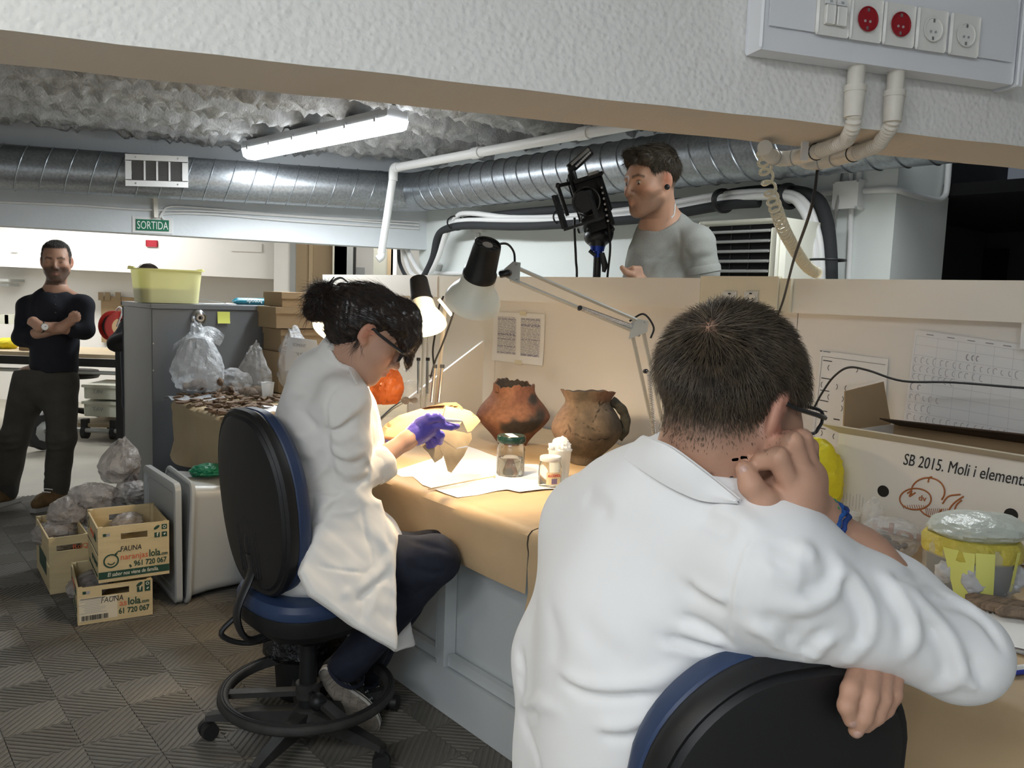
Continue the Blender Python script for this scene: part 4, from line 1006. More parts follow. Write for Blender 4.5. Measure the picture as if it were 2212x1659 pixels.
# angle-poise desk lamps
m_lampw = mat('lamp_white_enamel',(0.72,0.74,0.66),rough=0.28,coat=0.3); m_cap = mat('lamp_black_cap',(0.01,0.01,0.011),rough=0.35)
m_arm = mat('lamp_arm_grey',(0.46,0.47,0.44),rough=0.35); m_bulb = mat('bulb_lit',(1,1,1),emit=(1.0,0.86,0.62),estr=60)
m_lampin = mat('lamp_inside',(0.9,0.88,0.82),rough=0.5)
def lamp_head(t,apex,ax,rs,hs,rcap,hcap,power,vents=True):
    ax = nrm(ax)
    sh = [(rcap*0.92,0),(rcap*1.1,hs*0.05),(rs*0.62,hs*0.40),(rs*0.86,hs*0.66),(rs*0.985,hs*0.86),(rs,hs)]
    rel(MB().lathe(sh+[(q*0.965,z) for q,z in sh[::-1]],apex,ax,48,caps=False).build('shade',m_lampw),t)
    inn = [(q*0.955,z) for q,z in sh]
    rel(MB().lathe(inn,apex,ax,48,caps=False).build('shade_lining',m_lampin),t)
    cp = [(rcap*1.12,0.012),(rcap*1.12,-0.004),(rcap*1.02,-0.010),(rcap*0.90,-hcap*0.9),(rcap*0.86,-hcap),(rcap*0.78,-hcap*1.01),(rcap*0.74,-hcap*0.95),(0.001,-hcap*0.95)]
    rel(MB().lathe(cp,apex,ax,40,caps=False).build('cap',m_cap),t)
    if vents:
        rel(MB().lathe([(rcap*0.34,0),(rcap*0.34,0.002),(0.001,0.002)],apex-ax*hcap*0.95,-ax,20).build('cap_disc',m_steel),t)
        u,v,_ = basis(ax)
        for i in range(9):
            a = i*2*math.pi/9; d = u*math.cos(a)+v*math.sin(a)
            rel(MB().box(apex-ax*(hcap*0.952)+d*rcap*0.55,(rcap*0.32,0.006,0.002),d,np.cross(ax,d),ax).build('vent_rib',m_blk,None,False),t)
    bc = apex+ax*hs*0.60
    rel(MB().sphere(bc,rs*0.36,20,12).build('bulb',m_bulb),t)
    l = bpy.data.lights.new('desk_lamp_glow','SPOT'); l.energy = power; l.color = (1.0,0.74,0.46); l.shadow_soft_size = 0.035; l.spot_size = R_(150); l.spot_blend = 0.5
    o = bpy.data.objects.new('desk_lamp_glow',l); col.objects.link(o); o.location = apex+ax*(hs*0.97)
    o.rotation_euler = Vector(ax).to_track_quat('-Z','Y').to_euler()
def spring(t,a,b_,r=0.006,turns=26,name='spring',m=m_steel):
    a,b_ = np.array(a),np.array(b_); d = nrm(b_-a); u,v,_ = basis(d); L = np.linalg.norm(b_-a); n = turns*9
    pts = [a+d*L*i/n+(u*math.cos(2*math.pi*turns*i/n)+v*math.sin(2*math.pi*turns*i/n))*r for i in range(n+1)]
    rel(MB().tube(pts,0.0014,5).build(name,m),t)
def arm_pair(t,a,b_,off,r=0.0065):
    for s in (-1,1): rel(MB().tube([np.array(a)+off*s,np.array(b_)+off*s],r,4).build('arm_bar',m_arm,None,False),t)
# lamp 1, arching over the pots
t = thing('desk_lamp','tall grey angle-poise desk lamp with black cap arching over the pots','lamp',loc=Zp(1432,985,BT))
jA = Np(1378,706,2.22); bA = Zp(1432,1000,BT); hA = Yp(1108,590,2.62); apA = Yp(1037,590,2.52)
arm_pair(t,bA+UP*0.04,jA-UP*0.02,nrm(np.cross(nrm(jA-bA),[0,-1,0]))*0.020,0.008)
o1 = nrm(np.cross(nrm(hA-jA),[0,-1,0]))*0.020
arm_pair(t,jA,hA,o1)
rel(MB().prism([(-0.035,-0.045),(0.03,-0.02),(0.035,0.02),(-0.02,0.03)],0.006,jA-_f*0.012,_R,_U).build('joint_plate',m_arm,None,False),t)
rel(MB().prism([(-0.045,-0.005),(0.02,-0.035),(0.024,0.03),(0.0,0.034)],0.006,hA-_f*0.012,_R,_U).build('head_plate',m_arm,None,False),t)
for c_ in ((jA,-.02,.01),(jA,.02,.015),(jA,.0,-.03),(hA,-.03,0),(hA,.01,.025),(hA,.012,-.022)):
    rel(MB().lathe([(0.0065,0),(0.0065,0.004),(0.003,0.006)],c_[0]+_R*c_[1]+_U*c_[2]-_f*0.012,-_f,10).build('rivet',m_steel),t)
pm = jA*0.52+hA*0.48-o1
spring(t,pm+o1*0.1-_f*0.012,jA-_R*0.02-_f*0.012,0.0065,40)
spring(t,Np(1400,800,2.20)-_f*0.015,Np(1412,950,2.21)-_f*0.015,0.0075,40)
rel(MB().tube([pm-_f*0.02,pm+_f*0.01],0.008,10).build('pivot',m_blk),t)
rel(MB().tube([Np(1394,802,2.2)-_f*0.02,Np(1394,802,2.2)+_f*0.01],0.008,10).build('pivot',m_blk),t)
rel(MB().tube(bez([apA+_R*0.06-_U*0.004,apA+_R*0.085,hA-_R*0.035],10),0.011,10).build('neck_joint',m_cap),t)
rel(MB().tube(bez([Yp(1060,545,2.56),Yp(1072,530,2.58),Yp(1095,527,2.6),Yp(1110,545,2.62),Yp(1112,572,2.62)],24),0.0036,8).build('lamp_cable',m_blk),t)
rel(MB().tube(bez([jA-_R*0.03+_U*0.02,jA-_U*-0.045+_R*0.02,jA+_R*0.055+_U*0.0,jA+_R*0.045-_U*0.04],24),0.0035,8).build('lamp_cable',m_blk),t)
rel(MB().lathe([(0.045,0),(0.045,0.02),(0.02,0.03),(0.012,0.06)],Zp(1432,1000,BT+0.006),UP,24).build('base_clamp',m_cap),t)
axA = nrm(Yp(1019,657,2.585)-apA)
rs_ = 62*2.53/FPX
lamp_head(t,apA,axA,rs_,0.112,0.046,0.105,26.0)
# lamp 2, lit beside the woman's face
t = thing('desk_lamp','lit desk lamp with white shade and black cap right beside the face of the woman','lamp',loc=Zp(940,930,BT))
YL = 2.92
ap2 = Yp(911,648,YL); ax2 = nrm(Yp(921,712,YL-0.06)-ap2)
lamp_head(t,ap2,ax2,45*YL/FPX,0.108,0.036,0.085,11.0)
n2 = bn(Yp(945,800,3.05))
s0 = Yp(962,664,YL+0.06); s1 = Zp(938,915,BT+0.01)
s1 = np.array([s1[0],s1[1],BT+0.01])
rel(MB().tube([s0,s0*0.4+s1*0.6,s1],0.0075,4).build('arm_bar',mat('lamp_arm_cream',(0.70,0.66,0.54),rough=0.4),None,False),t)
rel(MB().box(s0,(0.012,0.02,0.075),nrm(_R+_U*.8),_f,nrm(_U-_R*.8)).build('arm_clamp',m_steel,None,False),t)
for dx in (-0.014,0.012):
    a_,b_ = Yp(948,790,YL+0.05)+_R*dx,Yp(940,868,YL+0.08)+_R*dx
    rel(MB().tube([a_,b_],0.0055,8).build('spring_rod',m_chrome),t); rel(MB().tube([a_+UP*0.004,a_-UP*0.008],0.008,8).build('spring_cap',m_blk),t)
rel(MB().tube(bez([Yp(985,655,YL+0.02),Yp(975,690,YL+.06),Yp(955,745,YL+.12),Yp(940,780,YL+.15),Yp(930,815,YL+.2)],30),0.0036,8).build('lamp_cable',m_blk),t)
rel(MB().lathe([(0.04,0),(0.04,0.018),(0.015,0.03)],s1-UP*0.004,UP,20).build('base_clamp',m_cap),t)
# lamp 3, half hidden behind the woman's neck
t = thing('desk_lamp','lit desk lamp glowing behind the neck of the woman, mostly hidden','lamp',loc=Zp(915,872,BT))
Y3 = 3.45
ap3 = Yp(742,668,Y3); lamp_head(t,ap3,nrm(Yp(712,724,Y3-0.09)-ap3),47*Y3/FPX,0.115,0.036,0.09,7.0,vents=False)
q1 = Yp(915,850,3.62); q0 = Yp(922,672,3.62); qb = np.array([q1[0],q1[1],BT+0.01])
arm_pair(t,qb,q0,_R*0.010,0.005)
arm_pair(t,q0,ap3+_f*0.05+UP*0.03,UP*0.012,0.005)
for dx in (-0.022,0.018):
    a_,b_ = Yp(915,775,3.58)+_R*dx,Yp(915,850,3.58)+_R*dx
    rel(MB().tube([a_,b_],0.0058,8).build('spring_rod',m_chrome),t); rel(MB().tube([a_+UP*0.005,a_-UP*0.008],0.0085,8).build('spring_cap',m_blk),t)
rel(MB().lathe([(0.04,0),(0.04,0.018),(0.015,0.03)],qb-UP*0.004,UP,20).build('base_clamp',m_cap),t)
tag(MB().tube(bez([Yp(958,640,3.5),Yp(948,665,3.52),Yp(940,720,3.56),Yp(935,760,3.58),Yp(938,805,3.58),Yp(928,812,3.58)],30),0.004,8).build('lamp_flex',m_blk),'black lamp flex hanging against the grey end of the partition beside the lamps','cable')
tag(MB().tube(bez([Zp(820,905,BT+.01),Zp(850,878,BT+.012),Zp(880,860,BT+.02),Zp(905,845,BT+.04)],20),0.004,8).build('lamp_flex',m_blk),'black flex lying on the bench behind the white divider','cable')
# ------------------------------------------------------------------ left side: cabinet, bags, sherds, crates, bins
m_cab = mat('cabinet_grey',(.175,.185,.195),rough=.42,metal=.25,var=.08,vscale=4,bump=.04,bscale=200)
CH = 1.245
cq = Zp(327,656,CH); cb0,cn0 = bn(cq)[0],bn(cq)[1]
cb1 = bn(Pl(264,700,ND,cn0))[0]; cn1 = bn(Pl(640,661,BD,cb0))[1]
cab = thing('metal_cabinet','grey metal cabinet with a round chrome lock and a yellow note beside the bench end','cabinet',loc=W((cb0+cb1)/2,(cn0+cn1)/2,0))
rel(MB().box(W((cb0+cb1)/2,(cn0+cn1)/2,(CH-.03)/2),(cb1-cb0,cn1-cn0,CH-.03),BD,ND,UP,bev=.004).build('carcass',m_cab,None,False),cab)
rel(MB().box(W((cb0+cb1)/2,(cn0+cn1)/2,CH-.014),(cb1-cb0+.012,cn1-cn0+.012,.026),BD,ND,UP,bev=.003).build('top_panel',m_cab,None,False),cab)
kc = Pl(429,686,BD,cb0)
rel(MB().lathe([(.045,0),(.046,.006),(.040,.014),(.030,.018),(.028,.028),(.022,.034),(.013,.034),(.012,.022),(.0001,.022)],kc,-BD,32,caps=False).build('lock',m_chrome),cab)
rel(MB().lathe([(.011,0),(.0105,.001),(.0001,.001)],kc-BD*.0225,-BD,16,caps=False).build('keyhole',m_blk),cab)
for y in (742,800): rel(MB().lathe([(.005,0),(.004,.003),(.0001,.003)],Pl(331,y,BD,cb0),-BD,8).build('rivet',m_steel),cab)
m_post = mat('sticky_note',(.72,.75,.16),rough=.7)
nq = Pl(483,686,BD,cb0)
o = MB().grid(lambda u,v: nq+ND*(u-.5)*.075+UP*(v-.5)*.070-BD*(.002+.006*(1-v)**3),6,6).build('sticky_note',m_post); tag(o,'small yellow sticky note on the front of the grey cabinet','note')
# yellow basin on top, half full of grey powder
m_tub = mat('basin_yellow',(.84,.82,.46),rough=.35,transl=.35); m_tubf = mat('basin_fill',(.50,.52,.36),rough=.9)
tb0 = cb0+.20; tc = Pl(360,638,BD,tb0); tcn = bn(tc)[1]; tc = W(tb0,tcn,CH)
tL = Pl(296,640,BD,tb0); tR_ = Pl(423,640,BD,tb0); hw0 = np.linalg.norm(tR_-tL)/2*.96; th_ = Pl(360,582,BD,tb0)[2]-CH
tub = thing('basin','yellow plastic basin holding grey powder on top of the grey cabinet','basin',loc=tc)
def rrect(a,b,r,n=6):
    P = []
    for cx_,cy_,t0 in ((a-r,b-r,0),(-(a-r),b-r,90),(-(a-r),-(b-r),180),(a-r,-(b-r),270)):
        for i in range(n+1): t = R_(t0+90*i/n); P.append((cx_+r*math.cos(t),cy_+r*math.sin(t)))
    return P
def rings(rows,o,X,Y,Z,close0=True,close1=True):
    V = []; n = len(rows[0][0]); Fs = []
    for P,z in rows: V += [np.array(o)+X*a+Y*b+Z*z for a,b in P]
    for i in range(len(rows)-1):
        for k_ in range(n): Fs.append((i*n+k_,i*n+(k_+1) % n,(i+1)*n+(k_+1) % n,(i+1)*n+k_))
    if close0: Fs.append(tuple(range(n-1,-1,-1)))
    if close1: Fs.append(tuple(range((len(rows)-1)*n,len(rows)*n)))
    return MB().add(V,Fs)
hd = hw0*.68
rel(rings([(rrect(hw0,hd,.05),.003),(rrect(hw0*1.06,hd*1.06,.055),th_*.5),(rrect(hw0*1.12,hd*1.12,.06),th_*.97),(rrect(hw0*1.22,hd*1.20,.065),th_*.97),(rrect(hw0*1.23,hd*1.21,.065),th_),(rrect(hw0*1.10,hd*1.10,.06),th_*1.0),(rrect(hw0*1.02,hd*1.02,.05),th_*.4),(rrect(hw0*.96,hd*.96,.05),.012)],tc,ND,BD,UP).build('basin_wall',m_tub),tub)
rel(rings([(rrect(hw0*.985,hd*.985,.05),.014),(rrect(hw0*1.035,hd*1.035,.052),th_*.42)],tc,ND,BD,UP).build('powder',m_tubf),tub)
for s in (-1,1): rel(MB().tube(bez([tc+ND*s*hw0*1.2+BD*-.05+UP*th_,tc+ND*s*hw0*1.3+UP*th_*1.02,tc+ND*s*hw0*1.2+BD*.05+UP*th_],12),.008,8,sq=.6).build('basin_handle',m_tub),tub)
# packets and papers on the cabinet
m_teal = mat('packet_teal',(.012,.165,.23),rough=.3,var=.2,vscale=30)
pkb = cb0+.13
def on_cab(x,y,b=pkb): p = Pl(x,y,BD,b); return W(b,bn(p)[1],CH)
p0,p1 = on_cab(503,643),on_cab(594,646)
pk = thing('biscuit_packet','teal wrapped packet with white lettering lying on the cabinet','packet',loc=(p0+p1)/2)
pd_ = nrm(p1-p0); pl2 = np.linalg.norm(p1-p0)
rows = []
V = [(0,.0,.026),(.04,.016,.024),(.10,.030,.022),(.9,.030,.022),(.96,.016,.024),(1.0,.0,.026)]
b_ = MB(); Vv = []; 
for t,hh_,w_ in V:
    c = p0+pd_*pl2*t+UP*.024
    for a in np.linspace(0,2*math.pi,14,endpoint=False): Vv.append(c+BD*math.cos(a)*w_*1.1+UP*math.sin(a)*max(.004,.022*min(1,hh_/.03+.15)))
rel(b_.add(Vv,[(i*14+k_,i*14+(k_+1) % 14,(i+1)*14+(k_+1) % 14,(i+1)*14+k_) for i in range(5) for k_ in range(14)]+[tuple(range(13,-1,-1)),tuple(range(70,84))]).build('wrapper',m_teal),pk)
rel(text('lettering','bonody',.034,(p0+p1)/2-pd_*pl2*.10+UP*.030-BD*.0255,-pd_,-UP,m_ltr,None,width=.09),pk) if False else rel(text('lettering','bonody',.034,(p0+p1)/2+pd_*pl2*.15+UP*.036-BD*.0255,-pd_,-UP*1.0,m_ltr,None,width=.10),pk)
for (x0,x1,y),lab in (((440,505,645),'white leaflet lying between the yellow basin and the teal packet'),):
    a,b2 = on_cab(x0,y),on_cab(x1,y)
    o = MB().grid(lambda u,v: a*(1-u)+b2*u+BD*(v-.3)*.14+UP*(.003+.006*u*u),6,4).build('leaflet',m_paper); tag(o,lab,'leaflet')
a = on_cab(440,643)
o = MB().grid(lambda u,v: on_cab(438,640)+ND*(.18*u)+BD*(.02+.05*v)+UP*(.03*(1-u)+.004),8,3).build('folded_leaflet',m_teal); tag(o,'dark teal printed sheet curling beside the yellow basin','leaflet')
# cardboard box stack right of the cabinet
def crate_box(lab,x,ytop,ybot,xl,b,dep=.26,yaw=0,name='cardboard_box'):
    pt,pb,pl_ = Pl(x,ytop,BD,b),Pl(x,ybot,BD,b),Pl(xl,ybot,BD,b)
    n0 = bn(pl_)[1]; z0,z1 = pb[2],pt[2]; wd_ = .40
    t = thing(name,lab,'box',loc=W(b+dep/2,n0+wd_/2,z0))
    c = W(b+dep/2,n0+wd_/2,(z0+z1)/2)
    rel(MB().box(c,(dep,wd_,z1-z0-.002),BD,ND,UP,bev=.003).build('carton',m_card,None,False),t)
    rel(MB().box(c+UP*((z1-z0)/2-.02),(dep+.006,wd_+.006,.036),BD,ND,UP).build('lid',m_card,None,False),t)
    return t,z0,z1
bB = cb0-.30
t_,z0a,z1a = crate_box('topmost brown cardboard box of the stack behind the woman',650,632,664,609,bB+.02)
t_,z0b,z1b = crate_box('second brown cardboard box of the stack, wider than the one on it',650,664,710,596,bB)
t_,z0c,z1c = crate_box('third brown cardboard box from the top of the stack behind the woman',650,711,760,607,bB+.015)
zz = z0c; i = 0
n_ = max(1,int(round((zz-BT)/.12))); n0 = bn(Pl(600,700,BD,bB))[1]
for i in range(n_):
    z0_ = BT+.008+(zz-BT-.008)*i/n_; z1_ = BT+.008+(zz-BT-.008)*(i+1)/n_
    tag(MB().box(W(bB+.14,n0+.21,(z0_+z1_)/2),(.27,.40,z1_-z0_-.002),BD,ND,UP,bev=.003).build('cardboard_box',m_card,None,False),['lowest brown cardboard box of the stack, hidden by the plastic bags','second brown cardboard box from the bottom of the stack, behind the bags','middle brown cardboard box of the stack, behind the bags'][min(i,2)],'box')
# crumpled plastic bags
def bag(name,lab,c,r,m,seed,tip=None,fill=None,fillm=None,crump=.12,cat='plastic bag',seg=44,rings_=34,flat=.0,parent_loc=None,tie=False):
    c = np.array(c,float); r = np.array(r,float); g = np.random.default_rng(seed); D = g.normal(size=(22,3)); D /= np.linalg.norm(D,axis=1)[:,None]; D *= g.uniform(2.5,13,(22,1)); ph = g.uniform(0,6.28,22); A = 1/np.linalg.norm(D,axis=1)**.6
    V = []
    for i in range(rings_+1):
        p = math.pi*(i+.03)/(rings_+.06); z = -math.cos(p)
        for k_ in range(seg):
            t = 2*math.pi*k_/seg; d = arr(math.sin(p)*math.cos(t),math.sin(p)*math.sin(t),z)
            w = (A*(1-2*np.abs(np.sin(D@d+ph)))).sum()/A.sum()
            s_ = 1+crump*2.2*w
            q = d*s_
            if q[2] < -.75: q[2] = -.75-(q[2]+.75)*flat*0
            V.append(q)
    V = np.array(V); V = np.array([_R*v[0]*r[0]+arr(0,1,0)*v[1]*r[1]+UP*max(v[2],-.92)*r[2] for v in V])
    if tip is not None:
        tip = np.array(tip,float)-c; h = np.clip((V[:,2]/r[2]-.15)/.85,0,1)[:,None]; V = V*(1-.60*h**1.6)+tip*h**1.5+(V*[1,1,0])*.30*np.clip(h-.75,0,1)*4
    V = V+c
    Fs = [(i*seg+k_,i*seg+(k_+1) % seg,(i+1)*seg+(k_+1) % seg,(i+1)*seg+k_) for i in range(rings_) for k_ in range(seg)]
    t = thing(name,lab,cat,loc=c-UP*r[2]*.9)
    rel(MB().add(V,Fs).build('film',m,None,True,25),t)
    if fill:
        for j in range(fill):
            q = g.normal(size=3)*[.34,.34,.18]; rr = r.min()*g.uniform(.16,.30)
            Q = MB().sphere(c+_R*q[0]*r[0]+arr(0,1,0)*q[1]*r[1]+UP*(-r[2]*.60+abs(q[2])*r[2]),(rr*1.3,rr,rr*.7),8,5,*basis(g.normal(size=3)))
            rel(Q.build('content_lump',fillm or m_sherd,None),t)
    if tie:
        rel(MB().tube(bez([c+tip*.72-_R*.03,c+tip*.8-arr(0,.02,0),c+tip*.72+_R*.03],8),.006,6).build('knot',m),t)
    return t
zb = BT+.012
def onb(x,y): return Zp(x,y,BT)
bp = onb(430,858); 
bag('plastic_bag','large milky plastic bag with its open top flopping over, before the grey cabinet',bp+UP*.15,(.155,.13,.155),m_polyw,1,tip=bp+UP*.36-_R*.03,fill=7,crump=.14)
tag(MB().grid(lambda u,v: bp+_R*(-.13+.06*u-.02*v*v)+UP*(.30+.10*math.sin(u*2.6)-.06*v)-arr(0,1,0)*(.03+.14*(v-.5)*math.sin(3*u))+_R*.22*u,14,10).build('bag_flap',m_polyw),'milky plastic bag mouth standing up above the large bag','plastic bag')
bp2 = onb(545,862); bag('plastic_bag','clear shiny plastic bag of sherds with a gathered top, right of the milky bag',bp2+UP*.085,(.115,.10,.10),m_poly,2,tip=bp2+UP*.30+_R*.02,fill=10,crump=.16)
bp3 = onb(500,853); bag('plastic_bag','low clear plastic bag of sherds slumped between the milky bag and the shiny upright bag',bp3+UP*.075,(.13,.10,.085),m_poly,3,fill=9,crump=.15)
bp4 = onb(640,852); bag('plastic_bag','milky plastic bag leaning beside the printed white bag behind the woman',bp4+UP*.16,(.12,.11,.17),m_polyw,4,tip=bp4+UP*.36-_R*.03,fill=4,crump=.13)
bp5 = onb(565,838); bag('plastic_bag','tall narrow clear plastic bag standing behind the shiny upright bag',bp5+UP*.11,(.08,.07,.12),m_poly,6,tip=bp5+UP*.35-_R*.01,crump=.16)
q4 = [Yp(622,728,4.75),Yp(683,735,4.75),Yp(690,800,4.72),Yp(618,800,4.72)]
sgb = thing('printed_bag','white printed bag with dark lettering standing in front of the cardboard boxes','bag',loc=q4[3])
rel(MB().grid(lambda u,v: (q4[0]*(1-u)+q4[1]*u)*(1-v)+(q4[3]*(1-u)+q4[2]*u)*v-arr(0,1,0)*(.02*math.sin(3*u+2*v)),10,10).build('bag_front',mat('bag_white',(.72,.73,.75),rough=.5)),sgb)
rel(MB().grid(lambda u,v: (q4[0]*(1-u)+q4[1]*u)*(1-v)+(q4[3]*(1-u)+q4[2]*u)*v+arr(0,1,0)*(.07*(v+.1)),10,10).build('bag_back',MATS['bag_white']),sgb)
for s_,dy,w_ in (('SCIMENT',.045,.075),('P DE FUTBOL DE',.095,.14)):
    rel(text('lettering',s_,.024,q4[0]*.78+q4[1]*.22-UP*dy-arr(0,1,0)*.032,nrm(q4[1]-q4[0]),UP,m_inkg,None,width=w_),sgb)
# loose sheet of film over the bench end
o = MB().grid(lambda u,v: W(bEnd+.10-.28*v,NF-.03+.02*math.sin(9*u)+.25*u,BT+.010+.02*abs(math.sin(7*u+5*v))-.05*max(0,.35-v)*1.2),14,10).build('plastic_sheet',m_polyw); tag(o,'sheet of milky plastic lying at the left end of the bench, its edge overhanging','plastic sheet')
# the layer of sherds
def sherd_mesh(seed):
    g = np.random.default_rng(seed); n = int(g.integers(5,8)); a = np.sort(g.uniform(0,6.28,n)); r = g.uniform(.014,.027,n); th = .0075
    P = np.array([[math.cos(t)*q*1.2,math.sin(t)*q,0] for t,q in zip(a,r)]); k_ = g.uniform(.5,3)
    top = P+[0,0,th]; top[:,2] -= k_*(top[:,0]**2)*2; bot = P*.94; bot[:,2] -= k_*(bot[:,0]**2)*2
    return MB().add(np.concatenate([bot,top]),[tuple(range(n-1,-1,-1)),tuple(range(n,2*n))]+[(i,(i+1) % n,n+(i+1) % n,n+i) for i in range(n)]).mesh('sherd',m_sherd,False)
sms = [sherd_mesh(i) for i in range(12)]; g = np.random.default_rng(21); cnt = 0
poly = np.array([(372,868),(392,859),(470,852),(560,856),(655,866),(600,880),(540,893),(492,906),(462,903),(452,891),(400,881)],float)
def inside(x,y):
    c = False; j = len(poly)-1
    for i in range(len(poly)):
        if (poly[i][1] > y) != (poly[j][1] > y) and x < (poly[j][0]-poly[i][0])*(y-poly[i][1])/(poly[j][1]-poly[i][1])+poly[i][0]: c = not c
        j = i
    return c
while cnt < 190:
    x,y = g.uniform(365,660),g.uniform(850,908)
    if not inside(x,y): continue
    p = onb(x,y); a,tl1,tl2 = g.uniform(0,6.28),g.normal()*.16,g.normal()*.16
    o = new_obj('sherd',sms[cnt % 12]); o.location = p+UP*(.012+.012*abs(g.normal())*.7); o.rotation_euler = (tl1,tl2,a); s_ = g.uniform(.8,1.35); o.scale = (s_,s_,s_)
    tag(o,'small brown pottery sherd in the layer spread on the left end of the bench','sherd','sherds spread on the left end of the bench'); cnt += 1
sheet('blank white paper sheet on the bench behind the back of the woman',[(520,884),(578,874),(640,880),(600,900),(560,897)],BT+.005,seed=5)
o = sdf_mesh('bone_fragment',[rc(Zp(570,905,BT+.02),Zp(590,896,BT+.02),.012,.016),rc(Zp(590,896,BT+.02),Zp(560,898,BT+.012),.014,.008)],.004,mat('bone',(.42,.27,.12),rough=.7,var=.3,vscale=30)); tag(o,'small yellowish bone fragment on the bench behind the chair back','bone')
c = onb(578,868)+UP*.006; t = thing('plastic_cup','clear plastic cup standing by the plastic bags on the left of the bench','cup',loc=c)
rel(MB().lathe([(.026,0),(.036,.10),(.038,.102),(.035,.10),(.025,.004)],c,UP,28).build('cup_wall',mat('cup_clear',(.85,.87,.88),rough=.15,alpha=.35,spec=.8)),t)
# orange bag behind the woman and a clear bag beside it
bo = onb(836,880); bag('plastic_bag','orange crumpled plastic bag on the bench in front of the chest of the woman',Yp(835,838,3.35),(.075,.08,.085),mat('poly_orange',(.62,.16,.035),rough=.35,transl=.35,bump=.6,bscale=25,bdist=.02),7,crump=.13)
bag('plastic_bag','clear plastic bag with dark contents on the bench behind the white divider',Yp(885,850,3.62),(.06,.07,.06),m_poly,8,crump=.15,fill=4)
